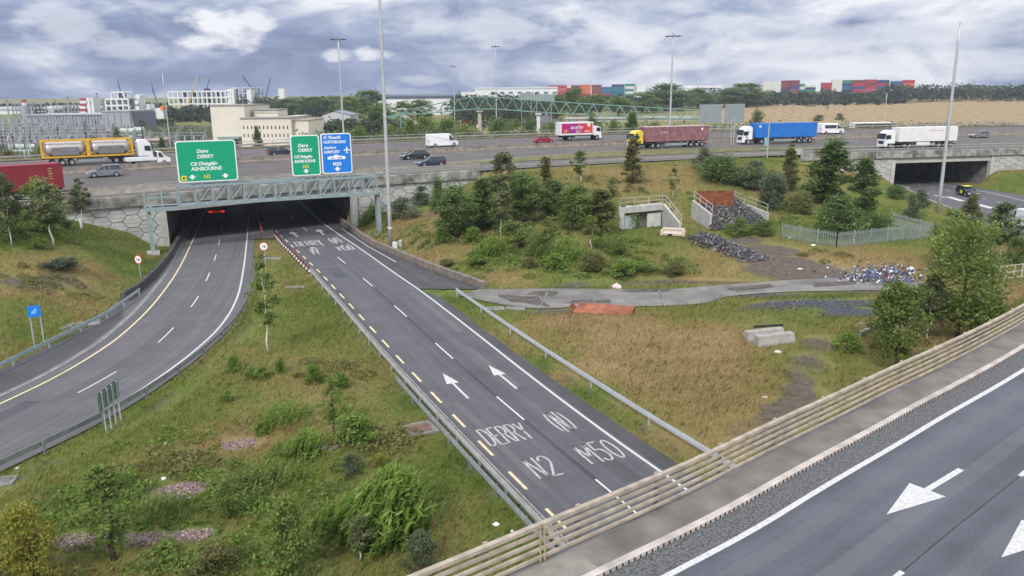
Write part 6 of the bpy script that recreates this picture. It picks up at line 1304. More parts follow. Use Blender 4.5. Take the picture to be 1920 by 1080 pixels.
def fence3(name, label, pts, h, m, n=4, parent=None, cat='railing', mids=(.5,), r_=.035):
    pts = [np.array(p, float) for p in pts]; o_ = pts[0].copy(); t = thing(name, label, cat, o_) if parent is None else parent; base = o_ if parent is None else 0
    b = MB(); 
    for a, c in zip(pts[:-1], pts[1:]):
        for m_ in (1.0,)+tuple(mids): b.bar(a-base+[0, 0, h*m_], c-base+[0, 0, h*m_], r_*1.6)
    b.build('rail', m, t); L = resample(pts, plen(pts)/n)
    for p in L: b = MB(); b.bar(p-base-[0, 0, .1], p-base+[0, 0, h], r_*1.8); b.build('post', m, t)
    return t
hr = mat('pale handrail', (.45, .43, .38), .5, .1, var=.12)
fence3('portal_railing', 'pale handrail along the top and sloping wing of the concrete portal', [o+q0+[-.5, .4, zt], o+q1+[0, .2, zt], o+q2+[0, 0, zc2]], 1.1, hr, 6)
# mesh infill of that railing is too fine to see; ramp with rubble and rusty plate
a0, a1 = P(1334, 426, 1.5), P(1301, 388, 3.2); b0, b1 = P(1438, 412, 1.7), P(1376, 372, 3.6)
def sidewall(name, label, near, farp, zn, zf, th):
    b = MB(); o_ = near.copy(); wall_quad(b, near-o_, farp-o_, -1.2, zn, -1.6, zf, th); w = tag(b.build(name, 'concl', None, loc=o_), label, 'wall'); return o_+[0, 0, zn], farp+[0, 0, zf+(o_[2]-farp[2])]
e0, e1 = sidewall('ramp_wall', 'left sloping concrete wall of the rubble filled ramp', a0, a1, zat(a0, 401)-a0[2], zat(a1, 375)-a0[2], .3); f0, f1 = sidewall('ramp_wall', 'right sloping concrete wall of the rubble filled ramp, below its railing', b0, b1, zat(b0, 399)-b0[2], zat(b1, 374)-b0[2], -.3)
for (u, v, lb) in ((e0, e1, 'slanting handrail left of the rusty plate'), (f0, f1, 'slanting handrail right of the rusty plate')): fence3('ramp_railing', lb, [u, v], 1.15, hr, 3)
A_, B_ = P(1306, 388, 3.2), P(1375, 388, 3.2); zt_ = zat(A_, 358); b = MB(); o_ = A_.copy(); W_ = B_[0]-A_[0]; b.bx(0, W_, 0, .12, -1, zt_-o_[2])
for k in range(6): b.bx(W_*k/5-.06 if k else 0, W_*k/5+.06, -.05, 0, -1, zt_-o_[2]-.05)
tag(b.build('steel_plate', 'rust', None, loc=o_), 'upright orange rusty steel sheet closing the top of the ramp', 'steel plate')
# stones
def stones(name, n, fn, smin, smax, cols, seed):
    r = np.random.default_rng(seed); V = []; F = []; MI = []; ico = [(0, 0, 1), (1, 0, 0), (0, 1, 0), (-1, 0, 0), (0, -1, 0), (0, 0, -1)]; fc_ = [(0, 1, 2), (0, 2, 3), (0, 3, 4), (0, 4, 1), (5, 2, 1), (5, 3, 2), (5, 4, 3), (5, 1, 4)]
    for i in range(n):
        p = fn(r); s = smin+(smax-smin)*r.random()**2.2; m = np.linalg.qr(r.normal(size=(3, 3)))[0]; q = (np.array(ico)*(s*(.5+.6*r.random((6, 1))))*[1, .8, .6])@m+p; k = len(V); V += [tuple(x) for x in q]; F += [tuple(c+k for c in f) for f in fc_]; MI += [int(r.choice(len(cols), p=[c[1] for c in cols]))]*8
    b = MB(); b.v, b.f, b.mi, b.mats = V, F, MI, [c[0] for c in cols]; o2 = b.build(name, None, None, fix=False); o2['kind'] = 'stuff'; return o2
sc = [(mat('dark slate stone', (.05, .05, .056), .85, var=.3, scale=4), .5), (mat('grey stone', (.10, .10, .108), .85, var=.3, scale=4), .34), (mat('pale stone', (.21, .205, .20), .85, var=.2, scale=4), .16)]
ax0, ax1 = G(1305, 448), G(1425, 490)
def heap1(r):
    u = r.random(); v = r.normal()*.42; c = ax0+(ax1-ax0)*u; w = 2.6*(1-.25*u); h = (1.25-.5*u)*max(0, 1-(abs(v)/1.0)**1.5)*min(1, 6*u+.3)*min(1, 5*(1-u)+.2); d = (ax1-ax0)[:2]/np.linalg.norm((ax1-ax0)[:2]); x, y = c[0]-d[1]*v*w, c[1]+d[0]*v*w; return np.array([x, y, gz(x, y)+h*(.55+.45*r.random())])
stones('rubble_heap', 1500, heap1, .12, .42, sc, 1)
def heap2(r):
    u, v = r.random(), r.random(); n_ = a0*(1-v)+b0*v; f_ = a1*(1-v)+b1*v; p = n_*(1-u)+f_*u; h0 = -.25+1.15*u*.5; p = p+[0, 0, h0+.5*math.sin(v*3.14)*(.4+.6*r.random())]; return p+np.array([0, -1.5*(1-u), 0])
stones('rubble_fill', 1500, heap2, .12, .42, sc, 2)
lc = [(mat('litter white', (.55, .56, .58), .7, var=.1), .20), (mat('litter blue', (.10, .14, .30), .6), .22), (mat('litter dark', (.045, .047, .06), .8), .30), (mat('litter grey', (.16, .165, .18), .8), .24), (mat('litter red', (.28, .08, .07), .7), .04)]
c1 = G(1652, 522)
def heap3(r):
    x, y = r.normal()*2.1, r.normal()*1.5; h = .85*math.exp(-(x/3)**2-(y/2)**2); return np.array([c1[0]+x, c1[1]+y, gz(c1[0]+x, c1[1]+y)+h*(.5+.5*r.random())])
stones('refuse_heap', 900, heap3, .08, .30, lc, 3)
def grav1(r):
    q = G(1430+r.random()*200, 0+552+r.random()*34) if False else None; x, y = gc[0]+r.normal()*4.2, gc[1]+r.normal()*1.5; return np.array([x, y, gz(x, y)+.02])
gc = G(1520, 570); stones('loose_gravel', 900, grav1, .05, .16, sc, 4)
wc = [(mat('woodchip pinkish', (.25, .18, .17), .9, var=.25, scale=6), .5), (mat('woodchip pale', (.36, .29, .27), .9, var=.2, scale=6), .3), (mat('woodchip brown', (.13, .085, .075), .9, var=.3, scale=6), .2)]
for px, py, rx, ry in MULCH:
    q0 = G(px, py)
    def chips(r, q0=q0, rx=rx, ry=ry):
        a = r.random()*6.28; u = r.random()**.5*(1+.2*math.sin(3*a+px)); x, y = q0[0]+rx*u*math.cos(a), q0[1]+ry*u*math.sin(a); return np.array([x, y, gz(x, y)+.02+.03*r.random()])
    stones('woodchip_patch', 520, chips, .03, .11, wc, int(px))
# rusty open skip panel by the track
p0, p1 = G(1070, 586), G(1187, 590); dd_ = p1-p0; L = float(np.linalg.norm(dd_[:2])); t = thing('steel_trough', 'long rusty orange steel trough lying beside the track', 'steel trough', p0, math.atan2(dd_[1], dd_[0]))
b = MB(); b.prof([(0.35, .15), (0.0, .72), (0.06, .72), (.40, .19)], .7); b.build('end_plate', 'rust', t)
b = MB(); b.add([(.35, -.6, .22), (L, -.6, .22), (L, .75, .78), (.55, .75, .78), (.35, -.6, .16), (L, -.6, .16), (L, .75, .72), (.55, .75, .72)], [(0, 1, 2, 3), (7, 6, 5, 4), (0, 4, 5, 1), (1, 5, 6, 2), (2, 6, 7, 3), (3, 7, 4, 0)]); b.bx(.35, L, -.66, -.6, -.1, .26); b.bx(L-.02, L+.05, -.6, .75, -.05, .8); b.build('plate', mat('rusty red plate', (.26, .085, .045), .8, .05, var=.3, scale=1.3, rgb2=(.34, .12, .07), bump=.2), t)
# two concrete traffic blocks
def jersey(label, pa, pb, h, w):
    d = pb-pa; L = float(np.linalg.norm(d[:2])); b = MB(); b.add([(x, y, z) for x in (0, L) for y, z in ((-w/2, 0), (-w/2, h*.25), (-w*.32, h), (w*.32, h), (w/2, h*.25), (w/2, 0))], [(0, 1, 2, 3, 4, 5)[::-1], (6, 7, 8, 9, 10, 11)]+[(i, (i+1) % 6, 6+(i+1) % 6, 6+i) for i in range(6)])
    r = b.build('concrete_block', 'conc', None, loc=(pa[0], pa[1], gz(pa[0], pa[1])-.03), bevel=.04); r.rotation_euler = (0, 0, math.atan2(d[1], d[0])); return tag(r, label, 'concrete block', 'concrete traffic blocks')
jersey('nearer of the two long concrete blocks lying in the brown field', G(1417, 648), G(1485, 639), .78, .8); q = jersey('farther of the two long concrete blocks lying in the brown field', G(1400, 641)+[0, .35, 0], G(1468, 631)+[0, .35, 0], .72, .8)
pb = G(1425, 630); b = MB(); b.bx(-1.0, 1.3, -.09, .09, 0, .14); tag(b.build('black_pipe', 'dark', None, loc=(pb[0]+.5, pb[1]+.2, gz(pb[0], pb[1])+.66)), 'black bar lying on top of the two concrete blocks', 'pipe').rotation_euler = (0, 0, .18)
def bag(label, px, py, s, m, name='litter_bag', cat='litter', group='dumped rubbish', seed=0, flatz=.55):
    r = np.random.default_rng(seed+7); bm = bmesh.new(); bmesh.ops.create_icosphere(bm, subdivisions=2, radius=s)
    for v in bm.verts: v.co = Vector((v.co.x*(1+.35*r.normal()*.5), v.co.y*(1+.35*r.normal()*.5), max(-s*.1, v.co.z*flatz*(1+.5*r.normal()*.5))))
    me = bpy.data.meshes.new(name); bm.to_mesh(me); bm.free(); me.materials.append(M[m] if isinstance(m, str) else m); o_ = bpy.data.objects.new(name, me); COL.objects.link(o_); o_.location = G(px, py); return tag(o_, label, cat, group)
pk = mat('pale pink plastic', (.62, .48, .45), .6, var=.1); lb_ = mat('pale litter', (.58, .56, .54), .7, var=.1)
bag('crumpled pale pink bag on the far edge of the track', 1156, 538, .55, pk, seed=1); bag('white block like bag at the foot of the rubble ramp', 1389, 430, .38, 'signw', seed=2, flatz=.9); bag('white scrap near the two concrete blocks', 1458, 660, .28, 'signw', seed=3, flatz=.3); bag('white scrap lying right of the big weed clump by the railing', 930, 983, .16, 'signw', seed=4, flatz=.4); bag('tiny white scrap beside the crash barrier near the flyover railing', 960, 996, .09, 'signw', seed=5)
bag('white scrap in the dry field above the flyover railing', 1434, 745, .16, lb_, seed=6, flatz=.4); bag('blue litter tangled in the middle of the planted slope', 988, 432, .5, mat('blue plastic', (.05, .12, .30), .5), seed=7); bag('white sheet on the bare ground right of the stone heap', 1500, 506-2, .26, lb_, seed=8, flatz=.3); bag('pale stone like scrap beside the chevron board', 310, 880-48, .12, lb_, seed=9)
bag('white scrap on the grass above the oval woodchip patch', 307, 897, .12, 'signw', seed=10); bag('pale scrap in the bottom left grass near the drain cover', 32, 878, .13, lb_, seed=11); bag('row of pale stones along the palisade fence foot', 1480, 446, .3, lb_, seed=12, flatz=.4); bag('white bundle at the corner of the palisade fence', 1525, 460, .3, 'signw', seed=13, flatz=.4)
bag('pale lump at the right of the refuse heap', 1708, 505, .38, 'signw', seed=14); bag('dark lump beside the pale one on the refuse heap', 1706, 512, .36, 'dark', seed=15); bag('white scrap right of the gravel patch on the track', 1646, 553, .2, 'signw', seed=16, flatz=.4)
# dumped sofa
p = G(1262, 444); t = thing('sofa', 'tipped over cream sofa dumped in front of the concrete portal', 'sofa', p, -.35); sm_ = mat('cream upholstery', (.52, .45, .37), .8, var=.12)
b = MB(); b.box((0, 0, .42), (2.7, .85, .35), rx=.2); b.build('seat', sm_, t, bevel=.06); b = MB(); b.box((0, .35, .75), (2.7, .3, .6), rx=.3); b.build('backrest', sm_, t, bevel=.06)
for x in (-1.35, 1.3): b = MB(); b.box((x, 0, .5), (.3, .9, .7)); b.build('armrest', sm_ if x < 0 else mat('pink white cloth', (.60, .40, .40), .8), t, bevel=.06)
b = MB(); b.bx(-.55, -.05, -.5, -.42, .05, .42); b.build('underside', 'dark', t)
# concrete chamber covers
def slab(label, px, py, w, d, rz=0.0, top='concd', h=.12, inner=None):
    p = G(px, py); r_ = thing('chamber_cover', label, 'drain cover', p, rz, 'chamber covers'); b = MB(); b.bx(-w/2, w/2, -d/2, d/2, -.2, h); b.build('frame', mat('mossy concrete', (.19, .185, .165), .9, var=.35, scale=1.5, bump=.3), r_)
    if inner: b = MB(); b.bx(-w*.32, w*.32, -d*.32, d*.32, h, h+.03); b.build('lid', inner, r_)
slab('square concrete chamber with a brown lid beside the long barrier', 788, 806, 1.7, 1.7, .45, inner=mat('brown lid', (.16, .095, .075), .9, var=.3)); slab('pale concrete cover in the grass below the speed sign on the nose', 553, 540, 1.9, 1.0, .1); slab('concrete cover at the foot of the speed sign post on the nose', 507, 486, 2.6, 1.2, 0); slab('drain cover cut off at the left edge of the grass', 4, 905, 1.2, 1.0, .2, inner='concd')
slab('broken concrete slab at the start of the barrier by the track', 926, 580, 1.8, 1.1, .1); slab('second concrete slab right of the barrier start by the track', 966, 580, 1.7, .9, -.1); slab('large pale slab on the slope behind the left crash barrier', 150, 610, 3.0, 1.6, .5)
b = MB(); b.bx(-.3, .3, -.25, .25, 0, .8); p = G(741, 466); tag(b.build('cabinet', 'offwhite', None, loc=p, bevel=.03), 'small white cabinet at the foot of the tallest mast', 'cabinet'); b = MB(); b.bx(-.2, .2, -.2, .2, 0, .85); p = G(751, 463); tag(b.build('cabinet', 'galvl', None, loc=p, bevel=.03), 'small grey cabinet right of the white one by the mast', 'cabinet')
b = MB(); b.tube([(0, 0, 0), (0, 0, 1.2)], .14, 8); p = G(153, 428); tag(b.build('marker_stake', 'offwhite', None, loc=p), 'short white stake in front of the left hexagon wall', 'stake')
# palisade fence of the enclosure
pf = mat('green grey palisade', (.24, .29, .28), .6, .15, var=.2, scale=1)
def palisade(label, pts, h=1.75):
    pts = np.array([np.r_[p[:2], gz(p[0], p[1])] for p in resample(pts, .6)]); o_ = pts[0].copy(); t = thing('palisade_fence', label, 'fence', o_, group='palisade fences'); q = resample(pts-o_, .21); b = MB()
    for p in q: b.bx(p[0]-.035, p[0]+.035, p[1]-.02, p[1]+.02, p[2], p[2]+h)
    b.build('pale_row', pf, t)
    for z in (.35, h-.3): b = MB(); b.sweep(lift(pts-o_, z), [(-.05, -.04), (-.05, .04), (-.09, .04), (-.09, -.04)]); b.build('rail', 'galv', t)
    for p in resample(pts-o_, 2.8): b = MB(); b.bx(p[0]-.06, p[0]+.06, p[1]+.05, p[1]+.17, p[2]-.1, p[2]+h+.1); b.build('post', 'galv', t)
ca, cb, cc, cd = G(1466, 446), G(1568, 464), G(1752, 446), G(1672, 424)
palisade('green palisade fence, short left front run beside the dirt ground', [ca, cb]); palisade('green palisade fence, long front run towards the right', [cb, cc]); palisade('grey palisade fence, rear right run behind the bushes', [cc, cd])
# white rails and broken fence at the right
def up(px, py, top): p = G(px, py); return p, zat(p, top)-p[2]
pts = [G(1848, 529), G(1882, 524), G(1930, 518)]; fence3('tube_railing', 'white tubular railing at the right edge beside the birch', pts, 1.25, mat('white tube paint', (.55, .55, .53), .5), 6, mids=(.08, .5), r_=.03)
pts = [G(1612, 636), G(1650, 622), G(1730, 604), G(1812, 590)]; fence3('fallen_railing', 'fallen grey rails half hidden under the large broad tree', pts, .55, 'galv', 5, mids=(.1,), r_=.04)
b = MB(); 
for k in range(9): b.box((.35*math.sin(k*2.1), .5*math.cos(k*1.7), .08+.03*k), (1.6, .16, .05), rz=k*.7)
p = G(1640, 618); tag(b.build('timber_stack', mat('grey timber', (.24, .22, .20), .9, var=.3), None, loc=p), 'pile of grey timber boards left of the slim dark trunked tree', 'timber')
b = MB(); b.tube([(0, 0, 0), (.7, .1, 2.6)], .06, 6); tag(b.build('leaning_stake', 'birch', None, loc=G(1835, 520)), 'pale leaning stake left of the white tubular railing', 'stake')
# posts along the far slip
for (x, yb, yt, lb) in ((1465, 298, 232, 'left'), (1471, 299, 232, 'right')):
    s, d = Mpix(x, yb); p = MP(s, max(d, -.3)); h = zat(p, yt)-p[2]; b = MB(); b.tube([(0, 0, -.3), (0, 0, h)], .09, 8); t = tag(b.build('sign_post', 'galvl', None, loc=p), f'{lb} one of the pair of thin tall posts before the blue container', 'post')
    if lb == 'right': b = MB(); b.bx(-.75, .1, -.12, -.06, h*.32, h*.58); b.build('sign_panel', mat('grey green panel', (.22, .33, .34), .5), t)
for (x, yb, yt, lb) in ((1370, 272, 222, 'left'), (1374.5, 272, 222, 'right')): s, d = Mpix(x, yb); p = MP(s, d); b = MB(); b.tube([(0, 0, 0), (0, 0, zat(p, yt)-p[2])], .08, 8); tag(b.build('sign_post', 'galvl', None, loc=p), f'{lb} one of the pair of thin posts behind the white swirled cab', 'post')
# ================================================================== beyond the motorway
def XZ(px, py, Y): p = PY(px, py, Y); return p[0], p[2]
def zg(px, Y): return float(gz(PY(px, 200, Y)[0], Y))
def rootat(name, label, cat, px, Y, group=None): x = PY(px, 200, Y)[0]; return thing(name, label, cat, (x, Y, zg(px, Y)), 0, group)
def bbox(root, name, px0, px1, pyt, Y, depth, m, pyb=None, bev=0):
    """box whose front face at depth Y spans px0-px1 and reaches up to pixel row pyt"""
    o = np.array(root.location); x0, zt = XZ(px0, pyt, Y); x1, _ = XZ(px1, pyt, Y); z0 = XZ((px0+px1)/2, pyb, Y)[1] if pyb else o[2]-1
    b = MB(); b.bx(x0-o[0], x1-o[0], Y-o[1], Y-o[1]+depth, z0-o[2], zt-o[2]); return b.build(name, m, root)
def winrow(root, px0, px1, n, py0, py1, Y, w, m='dark', name='window'):
    o = np.array(root.location)
    for k in range(n):
        px = px0+(px1-px0)*k/max(1, n-1); xa, zt = XZ(px-w/2, py0, Y); xb, zb = XZ(px+w/2, py1, Y); b = MB(); b.bx(xa-o[0], xb-o[0], Y-o[1]-.06, Y-o[1]-.003, zb-o[2], zt-o[2]); b.build(name, m, root)
crm = mat('cream render', (.62, .58, .50), .85, var=.06, scale=.15); crd = mat('cream coping', (.27, .26, .23), .85); gry = mat('grey cladding sheet', (.30, .31, .34), .6, var=.08, scale=.2); gryd = mat('dark grey cladding', (.12, .14, .17), .6, var=.15, scale=.2); wht = mat('far white wall', (.62, .63, .65), .6, var=.06, scale=.1); roofm = mat('grey blue roof', (.17, .21, .26), .6, var=.1, scale=.1)
# cream building
t = rootat('office_building', 'cream flat roofed building with two rows of small windows behind the green signs', 'building', 395, 262); Y = 262
bbox(t, 'tall_block', 393.5, 457, 198, Y, 28, crm); bbox(t, 'coping', 393, 458, 197, Y-.3, 28.6, crd, 198.4); bbox(t, 'main_block', 450, 545, 222, Y-4, 26, crm); bbox(t, 'coping', 449, 546, 220.6, Y-4.3, 26.6, crd, 222.4); bbox(t, 'step_block', 545, 578, 226, Y-2, 22, crm); bbox(t, 'coping', 544, 579, 225, Y-2.3, 22.6, crd, 226.3); bbox(t, 'rear_block', 544, 561, 217, Y+12, 10, crm); bbox(t, 'penthouse', 474, 520, 206.5, Y+6, 12, crm); bbox(t, 'coping', 473, 521, 205, Y+5.6, 12.8, crd, 206.7); winrow(t, 476, 518, 10, 210, 213.5, Y+6, 3.2, mat('dim louvre', (.32, .29, .24), .7))
winrow(t, 457, 539, 12, 236, 242, Y-4, 2.4); winrow(t, 458, 540, 12, 251, 257, Y-4, 2.4); winrow(t, 549, 550, 1, 236, 241, Y-2, 2.4); winrow(t, 549, 550, 1, 250, 254, Y-2, 2.4)
b = bbox(t, 'loading_canopy', 407, 448, 257, Y-3, 3, mat('green grey canopy', (.22, .29, .28), .6), 261); bbox(t, 'loading_door', 410, 446, 261, Y-.1, .05, gryd)
# shed
t = rootat('shed', 'grey white gabled shed among trees right of the cream building', 'shed', 603, 400); o = np.array(t.location); x0, zt = XZ(603, 216, 400); x1, _ = XZ(655, 216, 400); zr = XZ(625, 209, 400)[1]; b = MB(); W_ = x1-x0
b.add([(0, 0, -1), (W_, 0, -1), (W_, 0, zt-o[2]), (W_*.42, 0, zr-o[2]), (0, 0, zt-o[2])]+[(0, 22, -1), (W_, 22, -1), (W_, 22, zt-o[2]), (W_*.42, 22, zr-o[2]), (0, 22, zt-o[2])], [(0, 1, 2, 3, 4), (9, 8, 7, 6, 5), (0, 4, 9, 5), (1, 6, 7, 2)]); b.build('wall', mat('pale grey shed', (.42, .43, .45), .7), t)
b = MB(); e = .5; b.add([(-e, -e, zt-o[2]), (W_*.42, -e, zr-o[2]+.25), (W_+e, -e, zt-o[2]), (W_+e, 22.5, zt-o[2]), (W_*.42, 22.5, zr-o[2]+.25), (-e, 22.5, zt-o[2])], [(0, 1, 4, 5), (1, 2, 3, 4)]); b.build('roof', roofm, t)
# grey halls and power plant
t = rootat('turbine_hall', 'long low grey hall behind the switchyard at the far left', 'hall', 50, 400); bbox(t, 'wall', 48, 192, 216, 400, 30, gry); 
for k in range(24): px = 52+k*5.9; bbox(t, 'rib', px, px+.9, 217, 399.6, .38, gryd)
bbox(t, 'roof', 47, 193, 214.5, 399.5, 31, mat('hall roof', (.36, .37, .40), .6), 216.2)
t = rootat('boiler_hall', 'taller square grey hall right of the long low hall', 'hall', 190, 385); bbox(t, 'wall', 190, 242, 209, 385, 26, gry); bbox(t, 'side_wall', 242, 250, 211, 388, 24, gryd); winrow(t, 203, 228, 3, 214, 243, 385, 2.2, gryd, 'vertical_strip'); bbox(t, 'roof', 189.5, 242.5, 207.5, 384.6, 27, mat('hall roof', (.36, .37, .40), .6), 209.3)
t = rootat('low_building', 'low pale roofed building on the left horizon behind the halls', 'building', 0, 620); bbox(t, 'wall', -30, 195, 204, 620, 40, wht); bbox(t, 'roof', -31, 196, 201, 619, 42, mat('pale roof', (.50, .53, .55), .6), 204.5)
rw = mat('stack red', (.34, .06, .07), .6)
t = rootat('chimney', 'red and white banded square chimney left of the white blocks', 'chimney', 150, 480); 
for k in range(6): bbox(t, 'band', 149, 160, 184+k*5, 480, 5, rw if k % 2 == 0 else wht, 189+k*5)
bbox(t, 'base', 149, 160, 214, 480, 5, wht)
for (a, e, lb) in ((161, 167, 'left white block beside the banded chimney'), (168.5, 173.5, 'right white block beside the banded chimney')): t = rootat('plant_block', lb, 'plant building', a, 475); bbox(t, 'wall', a, e, 183, 475, 8, wht); winrow(t, (a+e)/2, e, 1, 190, 194, 475, 1.4)
def frame(label, px0, px1, pyt, Y, depth, nx_, nz_, m, pyb=None, skip=0, th=.5, roofed=False, name='unfinished_building'):
    t = rootat(name, label, 'building', px0, Y); o = np.array(t.location); x0, zt = XZ(px0, pyt, Y); x1, _ = XZ(px1, pyt, Y); x0 -= o[0]; x1 -= o[0]; zt -= o[2]; z0 = XZ(px0, pyb, Y)[1]-o[2] if pyb else 0; r = random.Random(int(px0))
    for j in (0, depth):
        for i in range(nx_+1): b = MB(); x = x0+(x1-x0)*i/nx_; b.bx(x-th/2, x+th/2, j-th/2, j+th/2, -1, zt*(1 if i % 3 else .96)); b.build('column', m, t)
        for k in range(nz_+1): b = MB(); z = z0+(zt-z0)*k/nz_; b.bx(x0, x1, j-th/2-.02, j+th/2+.02, z-th*.6, z+th*.6); b.build('beam', m, t)
    for k in range(1, nz_+1): b = MB(); z = z0+(zt-z0)*k/nz_; b.bx(x0+.3, x1-.3, .6, depth-.6, z-.3, z-.1); b.build('floor', gry, t)
    for i in range(nx_):
        if r.random() < .45: k = r.randint(0, nz_-1); b = MB(); xa = x0+(x1-x0)*i/nx_; xb = x0+(x1-x0)*(i+1)/nx_; b.bx(xa+.3, xb-.3, depth*.5, depth*.5+.3, z0+(zt-z0)*k/nz_, z0+(zt-z0)*(k+1)/nz_-.4); b.build('cladding', gry if r.random() < .6 else gryd, t)
    return t
frame('white steel frame of a large unfinished building on the left skyline', 315, 432, 172, 640, 36, 13, 3, wht, 207, th=.9); t = frame('right half of the unfinished frame building with scaffold', 432, 470, 165, 645, 30, 5, 4, mat('scaffold grey', (.40, .42, .45), .6), 205, th=.7); bbox(t, 'stair_core', 425, 438, 167, 640, 10, wht); bbox(t, 'stair_core', 462, 470, 168, 640, 10, wht)
frame('white plant tower with stairs and platforms above the grey hall', 197, 240, 186, 470, 14, 4, 2, wht, 210, th=.8, name='plant_tower'); t = frame('small upper stage of the white plant tower', 208, 232, 173, 472, 10, 2, 1, wht, 186, th=.7, name='plant_tower'); frame('grey open plant structure between chimney and white tower', 175, 196, 186, 500, 12, 4, 3, mat('dim steel', (.22, .24, .27), .6), 212, th=.5)
t = rootat('silo', 'grey round silo tower with red and white head at the far left', 'silo', 46, 430); o = np.array(t.location); x, zt = XZ(46, 197, 430); r0 = 8*430/FPX*.5; b = MB(); 
b.tube([(0, 0, -1), (0, 0, zt-o[2])], r0*1.6, 16); b.build('shell', gry, t); b = MB(); z2 = XZ(46, 187, 430)[1]-o[2]; b.tube([(0, 0, zt-o[2]), (0, 0, zt-o[2]+(z2-zt+o[2])*.5)], r0*.9, 12); b.build('neck', wht, t); b = MB(); b.tube([(0, 0, zt-o[2]+(z2-zt+o[2])*.5), (0, 0, z2)], r0*1.0, 12); b.build('head', rw, t)
frame('dark open plant scaffold beside the silo at the far left', 22, 62, 195, 440, 12, 6, 3, mat('dim steel', (.22, .24, .27), .6), 214, th=.4)
t = rootat('white_tower', 'white tapering concrete tower left of the unfinished frame', 'tower', 256, 520); o = np.array(t.location); b = MB(); xs4 = [XZ(p_, q_, 520) for p_, q_ in ((248, 220), (263, 220), (262, 178), (254, 177))]; b.add([(x-o[0], j, z-o[2]) for j in (0, 8) for x, z in xs4], [(0, 1, 2, 3), (7, 6, 5, 4), (0, 4, 5, 1), (1, 5, 6, 2), (2, 6, 7, 3), (3, 7, 4, 0)]); b.build('shaft', wht, t)
t = rootat('plant_block', 'low white block right of the tapering tower', 'plant building', 266, 525); bbox(t, 'wall', 266, 279, 195, 525, 8, wht); t = rootat('plant_block', 'white and orange machine house at the foot of the dark crane', 'plant building', 284, 530); bbox(t, 'wall', 286, 305, 203, 530, 8, wht); bbox(t, 'machine', 300, 305.5, 199, 529.5, 4, 'orange', 206)
t = rootat('white_tower', 'plain white square tower right of the dark crossed cranes', 'tower', 522, 700); bbox(t, 'shaft', 521, 532, 166, 700, 8, wht)
frame('dim lattice structure left of the banded chimney', 100, 146, 198, 560, 12, 7, 3, mat('dim steel', (.22, .24, .27), .6), 214, th=.5); frame('pale pipe rack on the roof line of the long low hall', 62, 100, 205, 450, 10, 6, 2, mat('pipe rack', (.36, .38, .40), .6), 216, th=.4)
for (px, pt, lb) in ((128, 184, 'thin grey vent stack left of the banded chimney'), (184, 176, 'thin vent stack left of the white plant tower'), (14, 190, 'thin vent stack at the far left edge'), (75, 196, 'thin vent stack right of the silo')): t = rootat('vent_stack', lb, 'chimney', px, 490); b = MB(); h_ = XZ(px, pt, 490)[1]-t.location[2]; b.tube([(0, 0, -1), (0, 0, h_)], .5, 8); b.build('shaft', gry, t); b = MB(); b.tube([(0, 0, h_), (0, 0, h_+.6)], .7, 8); b.build('cap', gryd, t)
# cranes: lattice booms
def crane(label, b0, tip, Y, m, w=.7):
    o = PY(b0[0], b0[1], Y); e = PY(tip[0], tip[1], Y+10); g = float(gz(o[0], o[1])); t = thing('crane', label, 'crane', (o[0], o[1], g), 0, 'construction cranes'); q = lambda p: Vector((p[0]-o[0], p[1]-o[1], p[2]-g)); A, B = q(o), q(e); b = MB(); n = 14; sd_ = (B-A).normalized().cross(Vector((0, 1, 0))).normalized(); tw = Vector((0, 1, 0))
    for i, j in ((-1, -1), (1, -1), (0, 1)): b.bar(A+sd_*i*w/2+tw*j*w/2, B+sd_*i*w/4+tw*j*w/4, .3)
    for k in range(n): f, g2 = k/n, (k+1)/n; s = 1 if k % 2 else -1; b.bar(A+(B-A)*f+sd_*s*w*.45, A+(B-A)*g2-sd_*s*w*.45, .2)
    b.build('boom', m, t); b = MB(); b.bx(-1.8, 1.8, -2.5, 2.5, 0, max(1.5, A.z)); b.build('carriage', 'chassis', t); b = MB(); b.tube([tuple(B), (B.x, B.y, B.z-6)], .06, 4); b.build('hook_line', 'dark', t)
dk = mat('crane dark paint', (.07, .08, .11), .6); yk = mat('crane yellow paint', (.46, .38, .16), .6)
crane('dark crane jib rising behind the white plant tower', (229, 180), (220, 149), 560, dk); crane('dark crane jib left of the unfinished frame', (297, 200), (284, 158), 560, dk); crane('yellow crane jib in front of the unfinished frame', (351, 205), (371, 142), 600, yk, 1.1); crane('short dark jib above the middle of the unfinished frame', (388, 166), (393, 146), 690, dk); crane('long dark jib leaning left at the right of the frame', (494, 196), (455, 142), 700, dk, .9); crane('shorter dark jib leaning right beside the long one', (495, 196), (507, 146), 704, dk); crane('distant small crane jib near the silo', (109, 203), (101, 186), 640, dk, .5)
